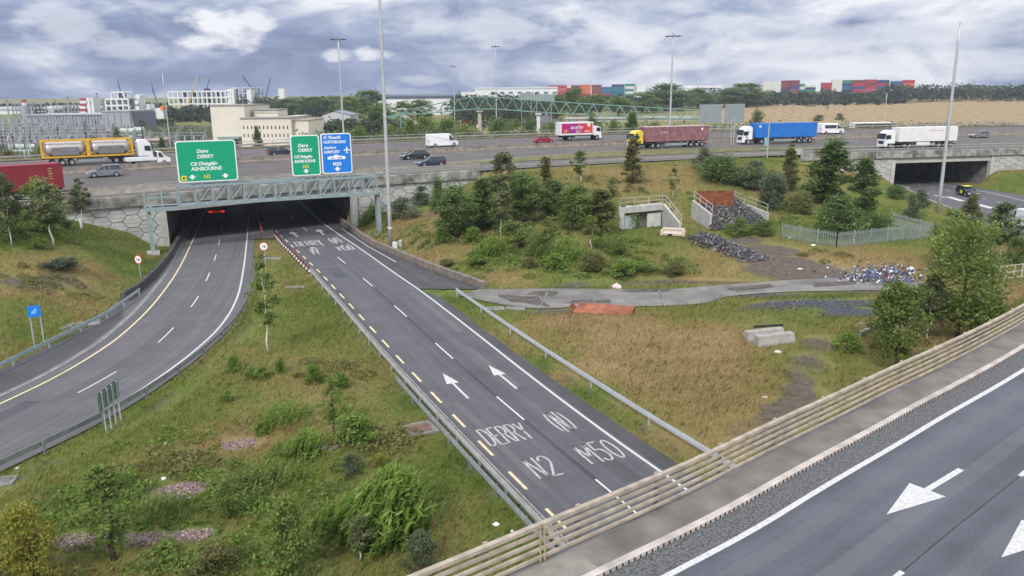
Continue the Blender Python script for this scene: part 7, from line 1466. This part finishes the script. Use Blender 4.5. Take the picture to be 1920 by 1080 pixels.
# switchyard
stl = mat('switchyard steel', (.27, .29, .31), .55, .2, var=.15); ins = mat('insulator', (.07, .055, .055), .4); insw = mat('pale insulator', (.50, .52, .52), .4)
def yard_gantry(label, px0, px1, n, pyt, Y, truss):
    t = rootat('switchyard_gantry', label, 'switchyard gantry', px0, Y, 'switchyard gantries'); o = np.array(t.location); x0, zt = XZ(px0, pyt, Y); x1, _ = XZ(px1, pyt, Y); x0 -= o[0]; x1 -= o[0]; zt -= o[2]
    for i in range(n+1):
        x = x0+(x1-x0)*i/n; b = MB(); 
        for s in (-1, 1): b.bar((x+s*.45, 0, -.5), (x+s*.15, 0, zt+1.2), .16)
        for k in range(6): z = zt*k/6; b.bar((x-.4, 0, z), (x+.4, 0, z+zt/6), .09)
        b.build('mast', stl, t)
    b = MB(); h = .9; b.bx(x0, x1, -.12, .12, zt-.1, zt+.1); b.bx(x0, x1, -.12, .12, zt-h-.1, zt-h+.1); m_ = max(6, int((x1-x0)/1.1))
    if truss:
        for k in range(m_): a, e = x0+(x1-x0)*k/m_, x0+(x1-x0)*(k+1)/m_; b.bar((a, 0, zt-h if k % 2 else zt), (e, 0, zt if k % 2 else zt-h), .1)
    b.build('beam', stl, t)
    for k in range(3*n): x = x0+(x1-x0)*(k+.5)/(3*n); b = MB(); b.tube([(x, 0, zt-h-.1), (x, -.1, zt-h-1.6)], .17, 6); b.build('insulator', ins if k % 2 else insw, t)
for i, (a, e, n, yt, Y_) in enumerate(((-10, 110, 4, 262, 214), (-15, 150, 5, 249, 236), (60, 250, 6, 254, 240), (-10, 130, 4, 238, 262), (120, 250, 4, 241, 268), (-10, 150, 4, 226, 300), (100, 195, 3, 222, 330), (255, 330, 3, 258, 245), (0, 95, 5, 220, 345), (30, 170, 6, 256, 228), (0, 120, 5, 232, 280), (90, 240, 6, 247, 255), (140, 250, 5, 234, 310), (0, 70, 4, 244, 248), (255, 385, 5, 250, 270))): yard_gantry(('nearest switchyard gantry at the left edge behind the red container', 'second switchyard gantry from the front at the left edge', 'wide switchyard gantry behind the yellow tank frames', 'third switchyard gantry row at the left', 'switchyard gantry in front of the taller grey hall', 'zigzag trussed gantry before the long low hall', 'rear gantry just before the long low hall', 'small gantry left of the cream building', 'rearmost lattice gantry below the silo', 'gantry just behind the wide one, over the yellow tank frames', 'middle gantry row at the far left of the switchyard', 'gantry row reaching the taller grey hall', 'rear gantry below the banded chimney', 'short gantry at the left edge above the transformer', 'gantry in the scrub between the hall and the cream building')[i], a, e, n, yt, Y_, i in (3, 5, 8, 1, 10, 12))
for i in range(90):
    px = 2+(i*53) % 318; Y_ = 222+(i*29) % 113; t0 = None; x = PY(px, 250, Y_)[0]; b = MB(); h = 3.0+(i % 4)*.7
    if i == 0:
        t = thing('busbar_support', 'thin steel support with dark insulator top in the switchyard', 'busbar support', (x, Y_, zg(px, Y_)), group='busbar supports in the switchyard'); b.bar((0, 0, -.3), (0, 0, 3), .22); b.build('stand', stl, t); b = MB(); b.tube([(0, 0, 3), (0, 0, 5)], .2, 6); b.tube([(0, 0, 5), (0, 0, 5.2)], .3, 6); b.build('insulator', ins, t); bs0 = t
    else: c = dup(bs0); c.location = (x, Y_, zg(px, Y_)); c.scale = (1, 1, .8+.12*(i % 5))
def transformer(label, px, pyt, w, Y):
    t = rootat('transformer', label, 'transformer', px, Y, 'transformers'); h = XZ(px, pyt, Y)[1]-t.location[2]; wd = w*Y/FPX; m = mat('pale green tank', (.40, .47, .42), .5); b = MB(); b.bx(-wd*.4, wd*.4, -1.2, 1.2, 0, h*.62); b.build('tank', m, t); b = MB(); b.tube([(-wd*.5, 0, h*.84), (wd*.5, 0, h*.84)], h*.15, 12); b.build('conservator', m, t)
    for k in range(5): b = MB(); x = -wd*.35+wd*.7*k/4; b.bx(x-.1, x+.1, -1.8, -1.25, .3, h*.55); b.build('radiator', stl, t)
    for k in range(3): b = MB(); b.tube([(wd*(-.25+.25*k), .5, h*.6), (wd*(-.25+.25*k), .7, h*1.12)], .14, 6); b.build('bushing', ins, t)
transformer('pale green transformer at the far left behind the red container', 33, 270, 48, 222); transformer('pale green transformer left of the yellow tank frames', 90, 265, 30, 226); transformer('pale transformer in front of the taller grey hall', 234, 240, 26, 268); transformer('pale transformer right of the taller grey hall', 256, 238, 18, 274)
b = MB(); t = rootat('brick_hut', 'low pinkish hut behind the white dropside van', 'hut', 262, 232); bbox(t, 'wall', 252, 302, 264, 232, 6, mat('pinkish brick', (.36, .30, .27), .85)); bbox(t, 'roof', 250, 304, 262, 231.5, 7, mat('pale red roof', (.38, .28, .26), .8), 264.5)
# warehouses
t = rootat('warehouse', 'wide low white warehouse with grey blue roof behind the footbridge', 'warehouse', 690, 560); bbox(t, 'wall', 700, 857, 184.5, 560, 60, wht); bbox(t, 'dark_band', 690, 858, 181, 559.6, 61, mat('dark blue band', (.07, .09, .13), .5), 184.8); bbox(t, 'roof', 692, 856, 177.5, 566, 50, roofm, 181.2)
t = rootat('warehouse', 'long white warehouse above the footbridge, left of the red containers', 'warehouse', 862, 700); bbox(t, 'wall', 891, 1045, 166, 700, 60, wht); bbox(t, 'annex', 860, 892, 173, 695, 40, wht); bbox(t, 'roof_edge', 890, 1046, 164, 699.5, 61, mat('pale roof', (.50, .53, .55), .6), 166.3); winrow(t, 925, 1040, 8, 172, 176, 700, 8, gryd, 'dock_door')
t = rootat('warehouse', 'low white office block among trees right of the tall ringed mast', 'warehouse', 1262, 760); bbox(t, 'wall', 1262, 1352, 165, 760, 40, mat('pale grey wall', (.42, .45, .47), .6)); bbox(t, 'roof', 1260, 1354, 161, 759, 42, wht, 165.2); bbox(t, 'white_block', 1283, 1304, 166, 750, 8, wht); winrow(t, 1266, 1348, 10, 168, 171, 760, 5, gryd)
t = rootat('warehouse', 'small white shed right of the green striped containers', 'warehouse', 1194, 760); bbox(t, 'wall', 1194, 1212, 160, 760, 20, wht)
# container yards on the skyline
CCOL = dict(red=(.36, .035, .04), maroon=(.17, .035, .05), orange=(.48, .13, .045), blue=(.03, .11, .24), teal=(.02, .15, .17), green=(.03, .23, .12), white=(.58, .58, .55), brown=(.20, .07, .05), navy=(.03, .05, .14), pink=(.42, .10, .12))
CM = {k: mat(k+' container paint', v, .6, var=.12, scale=.4) for k, v in CCOL.items()}; cmesh = {}
def container(col, x, Y, z, w, h, d, label, group):
    k = (col,)
    if k not in cmesh:
        b = MB(); b.bx(-.48, .48, 0, 1, .02, .98)
        for i in range(14): xx = -.46+.92*(i+.5)/14; b.bx(xx-.018, xx+.018, -.012, 0, .08, .92)
        for zz in (.0, .94): b.bx(-.5, .5, -.02, 1.0, zz+.003, zz+.057)
        for xx in (-.5, .47): b.bx(xx, xx+.03, -.022, 1.0, .001, .999)
        o_ = b.build('shipping_container', CM[col]); cmesh[k] = o_; first = True
    else: o_ = cmesh[k].copy(); COL.objects.link(o_)
    o_.location = (x, Y, z); o_.scale = (w, d, h); tag(o_, label, 'container', group)
ORD = ['first', 'second', 'third', 'fourth', 'fifth', 'sixth', 'seventh', 'eighth', 'ninth', 'tenth', 'eleventh', 'twelfth', 'thirteenth', 'fourteenth', 'fifteenth', 'sixteenth']; LV = ['bottom', 'second', 'third', 'fourth', 'fifth']
def yard(nm, stacks, Y, base, group):
    for i, (a, e, top, cols) in enumerate(stacks):
        x0, zt = XZ(a, top, Y+i % 3*5); x1, _ = XZ(e, top, Y+i % 3*5); z0 = zg((a+e)/2, Y); z0 = XZ((a+e)/2, base, Y+i % 3*5)[1]; n = len(cols); hh = (zt-z0)/n
        for k, c in enumerate(cols[::-1]): container(c, (x0+x1)/2, Y+i % 3*5, z0+hh*k, (x1-x0)-.15, hh-.04, 2.6, f'{c} container, {LV[k]} layer, {ORD[i]} stack from left in the {nm} yard', group)
yard('middle', [(1016, 1028, 165, ['red', 'red', 'red']), (1028, 1063, 160, ['red', 'pink', 'red', 'red']), (1063, 1071, 159.5, ['white', 'red', 'brown', 'red']), (1071, 1088, 160, ['maroon', 'maroon', 'navy', 'brown']), (1088, 1108, 159, ['orange', 'orange', 'orange', 'red']), (1110, 1128, 159, ['maroon', 'brown', 'maroon', 'red']), (1128, 1147, 163, ['blue', 'blue', 'blue', 'red']), (1147, 1171, 158, ['navy', 'teal', 'blue', 'teal']), (1172, 1192, 157, ['green', 'white', 'green', 'white', 'green'])], 780, 181, 'containers stacked in the middle yard')
yard('right-hand', [(1430, 1447, 153, ['white', 'white', 'white']), (1447, 1465, 153, ['white', 'white', 'white']), (1466, 1483, 151, ['maroon', 'brown', 'maroon', 'navy']), (1483, 1500, 150.5, ['maroon', 'maroon', 'navy', 'brown']), (1501, 1510, 157, ['green', 'white', 'teal']), (1510, 1530, 159, ['white', 'navy', 'green']), (1541, 1560, 155, ['red', 'red', 'navy']), (1561, 1580, 149, ['white', 'white', 'white', 'white']), (1580, 1600, 150, ['green', 'navy', 'blue', 'navy']), (1600, 1623, 150, ['maroon', 'red', 'navy', 'red']), (1624, 1645, 149, ['red', 'maroon', 'red', 'pink']), (1646, 1668, 150, ['navy', 'red', 'blue', 'brown']), (1672, 1692, 152, ['blue', 'maroon', 'white']), (1694, 1716, 150, ['red', 'orange', 'maroon', 'navy'])], 760, 173, 'containers stacked in the right-hand yard')
# pedestrian footbridge
fb = thing('footbridge', 'green steel truss footbridge beyond the motorway on a beige pier', 'footbridge', tuple(PY(898, 235, 250))); o = np.array(fb.location); o[2] = zg(898, 250); fb.location = tuple(o); grn = mat('footbridge green', (.13, .24, .20), .55, var=.1)
pts = [(757, 207, 215), (800, 199, 213), (845, 189, 208.5), (887, 181.5, 204.5), (935, 183, 205), (1000, 188, 210), (1080, 193.5, 215), (1180, 199.5, 220), (1250, 203.5, 222.5), (1316, 207, 224)]
YB = lambda px: 268-(px-757)*.05; PX = np.linspace(757, 1316, 45); T_ = np.interp(PX, [p[0] for p in pts], [p[1] for p in pts]); B_ = np.interp(PX, [p[0] for p in pts], [p[2] for p in pts])
for side in (0, 2.2):
    tp_ = [PY(x, y, YB(x))-o+[0, side, 0] for x, y in zip(PX, T_)]; bt_ = [PY(x, y, YB(x))-o+[0, side, 0] for x, y in zip(PX, B_)]
    b = MB(); b.tube(tp_, .16, 6); b.build('top_chord', grn, fb); b = MB(); b.tube(bt_, .17, 6); b.build('bottom_chord', grn, fb); b = MB()
    for k in range(44): b.bar(bt_[k] if k % 2 else tp_[k], tp_[k+1] if k % 2 else bt_[k+1], .17)
    b.build('lattice', grn, fb)
b = MB(); b.sheet([p-[0, 0, .0] for p in [PY(x, y, YB(x))-o for x, y in zip(PX, B_)]], [PY(x, y, YB(x))-o+[0, 2.2, 0] for x, y in zip(PX, B_)]); b.build('walkway', 'conc', fb)
for px, pyt, pyb, m, w in ((899, 207, 245, mat('beige pier', (.40, .35, .28), .8), 1.1), (1009.5, 212, 252, 'offwhite', 1.0)):
    b = MB(); x, zt = XZ(px, pyt, YB(px)+1); b.bx(x-o[0]-w/2, x-o[0]+w/2, YB(px)-o[1]+.4, YB(px)-o[1]+1.6, -4, zt-o[2]-.1); b.bx(x-o[0]-w, x-o[0]+w, YB(px)-o[1]-.2, YB(px)-o[1]+2.4, zt-o[2]-.45, zt-o[2]-.05); b.build('pier', m, fb)
b = MB(); q = [PY(x, y, 268)-o for x, y in ((722, 219), (757, 210), (765, 212), (735, 223))]; b.add(q+[p+np.array([0, 3, -.0]) for p in q]+[], [(0, 1, 2, 3), (7, 6, 5, 4), (0, 4, 5, 1), (2, 6, 7, 3)]); b.build('stair_canopy', grn, fb); b = MB(); b.bar(PY(757, 217, 267)-o, PY(790, 238, 262)-o, 2.0, .35); b.build('ramp', mat('pinkish ramp', (.33, .27, .24), .8), fb); b = MB(); b.bar(PY(752, 216, 267)-o, PY(752, 245, 267)-o, .5); b.build('stair_leg', grn, fb)
# backs of big direction signs, poles
def signback(label, px0, px1, py0, py1, Y, legs=2, m='signback'):
    x0, zt = XZ(px0, py0, Y); x1, _ = XZ(px1, py0, Y); zb = XZ(px0, py1, Y)[1]; g = float(gz((x0+x1)/2, Y)); t = thing('direction_sign', label, 'sign', ((x0+x1)/2, Y, g)); w = (x1-x0)/2; b = MB(); b.bx(-w, w, 0, .08, zb-g, zt-g); b.build('panel', m, t); b = MB()
    for k in range(5): z = zb-g+(zt-zb)*(k+.5)/5; b.bx(-w, w, -.06, -.002, z-.06, z+.06)
    for k in range(5): x = -w+2*w*(k+.5)/5; b.bx(x-.08, x+.08, -.14, -.062, zb-g, zt-g)
    b.build('stiffener', 'galv', t)
    for k in range(legs): x = -w*.7+1.4*w*k/max(1, legs-1); b = MB(); b.bar((x, .05, -1), (x, .05, zb-g+.4), .22); b.build('leg', 'galv', t)
signback('grey back of the left one of two big grey signs beyond the motorway', 1312, 1354, 196, 230, 232); signback('back of the right one of two big grey signs beyond the motorway', 1360, 1397, 195, 230, 234); signback('hazy grey sign back above the footbridge, left of the pair', 974, 1000, 174, 188, 330); signback('wider hazy grey sign back above the footbridge', 1000, 1040, 177, 190, 330)
p = np.array([*XZ(1551, 217, 560)[:1], 560, 0]); p[2] = gz(p[0], 560); b = MB(); h = XZ(1551, 199, 560)[1]-p[2]; b.tube([(0, 0, 0), (0, 0, h)], .25, 6); b.bx(-1.2, 1.2, -.1, .1, h-1, h-.8); tag(b.build('utility_pole', 'bark', None, loc=p), 'dark wooden pole standing in the stubble field', 'pole')
# masts
def mastY(label, px, py, pytop, Y, r0, r1, ring): pp = PY(px, py, Y); pp[2] = gz(pp[0], pp[1]) if abs(gz(pp[0], pp[1])-pp[2]) > 3 else pp[2]; return mast(label, 0, 0, pytop, r0, r1, ring, base=pp)
mastY('high mast with a flat ring of lamps behind the blue sign', 645, 262, 72, 225, .32, .16, 'ring'); mastY('high mast with ring of lamps rising behind the maroon trailer', 1256, 236, 66, 235, .34, .17, 'ring'); mastY('more distant ringed mast left of centre behind the footbridge', 931, 236, 86, 300, .24, .12, 'ring'); mastY('slender ringed mast behind the footbridge left end', 853, 232, 124, 400, .24, .13, 'ring')
s, d = Mpix(1759, 300); pm2 = G(1759, 398); mast('thick mast in front of the right-hand underpass', 0, 0, 40, .25, .16, None, base=pm2); pl = PY(318, 262, 216); pl[2] = gz(pl[0], pl[1]); mast('plain lamp post left of the big green sign', 0, 0, 138, .17, .10, None, base=pl)
for (px, pt, pb_, Y_) in ((1657, 175, 235, 240),): pq = PY(px, pb_, Y_); pq[2] = gz(pq[0], pq[1]); mast('thin pole at the right beyond the motorway', 0, 0, pt, .15, .1, None, base=pq)
# road beyond and its traffic
dr = ribbon('distant_road', smooth_curve(np.array([G(x, y) for x, y in ((1000, 247), (975, 230), (950, 215), (925, 204))]), 4, 1), smooth_curve(np.array([G(x, y) for x, y in ((1075, 243), (1050, 225), (1015, 211), (975, 201))]), 4, 1), A_m, z=.3); struct(dr)
def far_van(label, px, py, name, col, L, H_, Y=None, cat=None):
    p = G(px, py); p[2] += .35; t = thing(name, label, cat or name, p, 2.0, 'distant traffic'); b = MB(); b.bx(-L/2, L/2-1.8, -1.2, 1.2, .9, H_); b.build('box_body', col, t, bevel=.05); b = MB(); b.bx(L/2-1.7, L/2, -1.15, 1.15, .5, H_*.8); b.build('cab', 'white', t, bevel=.1); b = MB(); b.bx(L/2-.6, L/2+.02, -1.0, 1.0, H_*.45, H_*.72); b.build('windscreen', 'glass', t)
    for x in (L/2-1, -L/2+1.2):
        for s_ in (-1, 1): wheel_parts(t, x, s_*1.0, .45)
far_van('dusty red distant lorry under the footbridge', 945, 221, 'lorry', mat('dusty red', (.36, .14, .13), .6), 8, 3.6); far_van('white and red distant lorry behind bushes left of the beige pier', 872, 238, 'lorry', mat('bright red paint', (.33, .012, .025), .3), 8, 3.4); far_van('tan distant van right of the white pier', 1029, 218, 'van', mat('tan paint', (.50, .36, .18), .5), 5, 2.4); far_van('dark distant van beside the beige pier', 902, 243, 'van', mat('dark slate paint', (.03, .04, .06), .3), 5, 2.4); far_van('small white distant van on the far road', 930, 216, 'van', PW, 5, 2.6)
# second low bridge beyond
t = rootat('overbridge', 'low grey road bridge beyond the motorway behind the pink lorry', 'bridge', 1125, 330); bbox(t, 'deck', 1060, 1330, 222.5, 330, 12, 'conc', 228); bbox(t, 'parapet', 1060, 1330, 219, 329.6, .35, 'concl', 222.6); bbox(t, 'abutment', 1150, 1164, 228, 331, 10, 'concl'); bbox(t, 'abutment', 1060, 1128, 228, 331, 10, 'concd')
# ---- trees beyond
def ftree(key, label, px, pb, pt, w, Y, group='trees beyond the motorway'): p = PY(px, pb, Y); p[2] = gz(p[0], p[1]); return put(key, label, px, pb, pt, w, group, at=p, sink=.3)
L_ = [('tree-1', 690, 205, 170, 66, 520, 'big dark tree left of the wide warehouse'), ('treem-1', 655, 215, 183, 46, 480, 'round tree behind the grey shed'), ('tree-2', 715, 235, 196, 60, 330, 'leafy tree behind the tallest mast'), ('cone-1', 485, 282, 238, 24, 215, 'dark conifer in front of the cream building'), ('cone-2', 305, 285, 258, 18, 214, 'small dark conifer behind the dropside van'), ('bush-1', 222, 270, 243, 22, 240, 'dark bush in front of the taller grey hall'),
      ('treem-2', 92, 310, 268, 44, 208, 'scrubby tree behind the left end of the yellow tank frames'), ('busho-1', 30, 318, 282, 46, 206, 'olive scrub behind the red container'), ('bush-3', 180, 290, 256, 26, 215, 'bush in the switchyard behind the yellow frames'), ('cone-3', 1185, 250, 210, 34, 232, 'windblown dark tree behind the yellow cab'), ('bush-4', 1419, 225, 205, 24, 400, 'small dark tree in the stubble field right of the sign backs'), ('bush-5', 1536, 224, 215, 20, 420, 'round dark bush left of the wooden pole'), ('bush-6', 1574, 222, 212, 14, 430, 'tiny bush right of the wooden pole'),
      ('tree-3', 1250, 205, 160, 90, 600, 'wide dark tree around the tall ringed mast'), ('treem-3', 1205, 205, 176, 60, 560, 'green tree left of the tall ringed mast'), ('tree-4', 1310, 195, 168, 60, 640, 'dark tree in front of the low office block'), ('treem-4', 1400, 193, 158, 70, 660, 'dark tree clump left of the white containers'), ('tree-5', 1370, 195, 166, 50, 650, 'tree right of the low office block'), ('tree-6', 1080, 195, 168, 44, 520, 'dark tree below the orange containers'), ('treem-5', 1110, 200, 178, 50, 500, 'low tree below the blue containers'), ('tree-7', 1045, 205, 178, 40, 480, 'dark tree below the red containers'),
      ('treem-6', 1160, 205, 182, 46, 520, 'low tree below the teal containers'), ('tree-8', 590, 215, 182, 60, 560, 'dark tree above the right end of the cream building'), ('tree-9', 545, 205, 184, 60, 600, 'tree behind the penthouse of the cream building'), ('treem-7', 625, 205, 180, 50, 600, 'tree crown above the grey shed'), ('tree-10', 790, 205, 188, 50, 500, 'dark tree before the wide warehouse'), ('treem-8', 755, 210, 190, 40, 480, 'tree at the left foot of the warehouse')]
for k, x, pb_, pt_, w, Y_, lb in L_: ftree(k, lb, x, pb_, pt_, w, Y_)
L_ = [(770, 262, 228, 50), (800, 262, 222, 56), (838, 258, 224, 50), (868, 262, 236, 44), (935, 258, 224, 46), (965, 258, 228, 50), (995, 256, 226, 44), (1028, 254, 232, 36), (895, 262, 244, 30), (730, 262, 236, 40), (1110, 236, 222, 40), (1150, 246, 228, 30), (1230, 246, 232, 30), (675, 262, 240, 40)]
wh = ('below the footbridge stair', 'second from the footbridge stair', 'left of the red and white distant lorry', 'in front of the red and white distant lorry', 'right of the beige pier', 'under the dusty red lorry', 'left of the white pier', 'right of the white pier', 'at the foot of the beige pier', 'right of the tallest mast behind the rails', 'behind the pink lorry', 'right of the pink lorry', 'behind the maroon trailer roof', 'behind the blue sign')
for i, (x, pb_, pt_, w) in enumerate(L_): ftree(('bushm-%d' if i % 2 else 'bush-%d') % (1+i % 5), 'scrub bush beyond the motorway '+wh[i], x, pb_, pt_, w, 226+(i % 3)*6, 'scrub beyond the motorway')
# far woods: one mass each
def wood(name, segs, seed, lm='far', n=9000, size=1.0):
    r = np.random.default_rng(seed); C = []; tn = []
    for (x0, x1, pb_, pt_, Y_) in segs:
        m = max(3, int((x1-x0)/9)); 
        for i in range(m):
            px = x0+(x1-x0)*(i+r.random())/m; Yk = Y_*(1+.06*r.normal()*.5); g = PY(px, pb_, Yk); z0 = float(gz(g[0], g[1])); h = max(3, PY(px, pt_+r.normal()*2.2, Yk)[2]-z0); w = h*(.45+.35*r.random()); k = int(n*(x1-x0)/sum(s_[1]-s_[0] for s_ in segs)/m); tt = r.random()*.35
            d = r.normal(size=(k, 3)); d /= np.linalg.norm(d, axis=1)[:, None]; d *= (r.random((k, 1))**.33); lob = 1+.35*np.sin(d[:, :1]*5+r.random()*6)*np.cos(d[:, 2:]*4+r.random()*6)
            C.append(np.array([g[0], Yk, z0+h*.52])+d*lob*[w, w*.8, h*.5]); tn.append(np.full(k, tt)+r.random(k)*.1)
    o_ = quads(name, np.concatenate(C), size, LM[lm], None, np.concatenate(tn), seed=seed, up=.5); o_['kind'] = 'stuff'; return o_
wood('far_woodland', [(240, 395, 224, 202, 560), (455, 700, 205, 186, 650), (850, 1030, 195, 180, 560), (1010, 1260, 197, 180, 640), (1255, 1440, 192, 172, 700), (1400, 1700, 190, 172, 740), (1660, 2000, 190, 160, 740), (100, 260, 213, 206, 600), (-40, 330, 203, 196, 900)], 1, n=70000, size=1.5)
wood('hedge', [(250, 330, 236, 226, 430), (395, 600, 222, 206, 560), (600, 740, 245, 225, 300), (855, 1010, 205, 190, 420), (1400, 1700, 194, 183, 690), (330, 400, 235, 214, 480)], 2, n=24000, size=1.1)
wood('scrub', [(560, 760, 262, 246, 235), (740, 1060, 262, 243, 222), (0, 330, 300, 288, 228), (1030, 1320, 240, 232, 250), (1330, 1900, 236, 230, 300), (245, 400, 278, 262, 240), (250, 400, 262, 246, 290), (255, 400, 248, 232, 350), (560, 720, 250, 238, 300)], 3, 'grey', n=24000, size=.55)

# ================================================================== air: one even volume round the whole place
b = MB(); b.bx(-1500, 1500, -120, 1650, -1.5, 75); hz = b.build('haze', None); hz['kind'] = 'stuff'
hm = bpy.data.materials.new('air'); hm.use_nodes = True; t_ = hm.node_tree; t_.nodes.clear(); vo = t_.nodes.new('ShaderNodeVolumePrincipled'); vo.inputs['Color'].default_value = (.72, .80, .95, 1); vo.inputs['Density'].default_value = .00018; vo.inputs['Anisotropy'].default_value = .2
oo = t_.nodes.new('ShaderNodeOutputMaterial'); t_.links.new(vo.outputs[0], oo.inputs['Volume']); hz.data.materials.append(hm)
dg = bpy.context.evaluated_depsgraph_get()
for o in [o for o in bpy.data.objects if o.type == 'FONT']:
    me = bpy.data.meshes.new_from_object(o.evaluated_get(dg)); n = bpy.data.objects.new('lettering', me); COL.objects.link(n); n.parent = o.parent; n.location = o.location; n.rotation_euler = o.rotation_euler; n.scale = o.scale
    bpy.data.objects.remove(o)
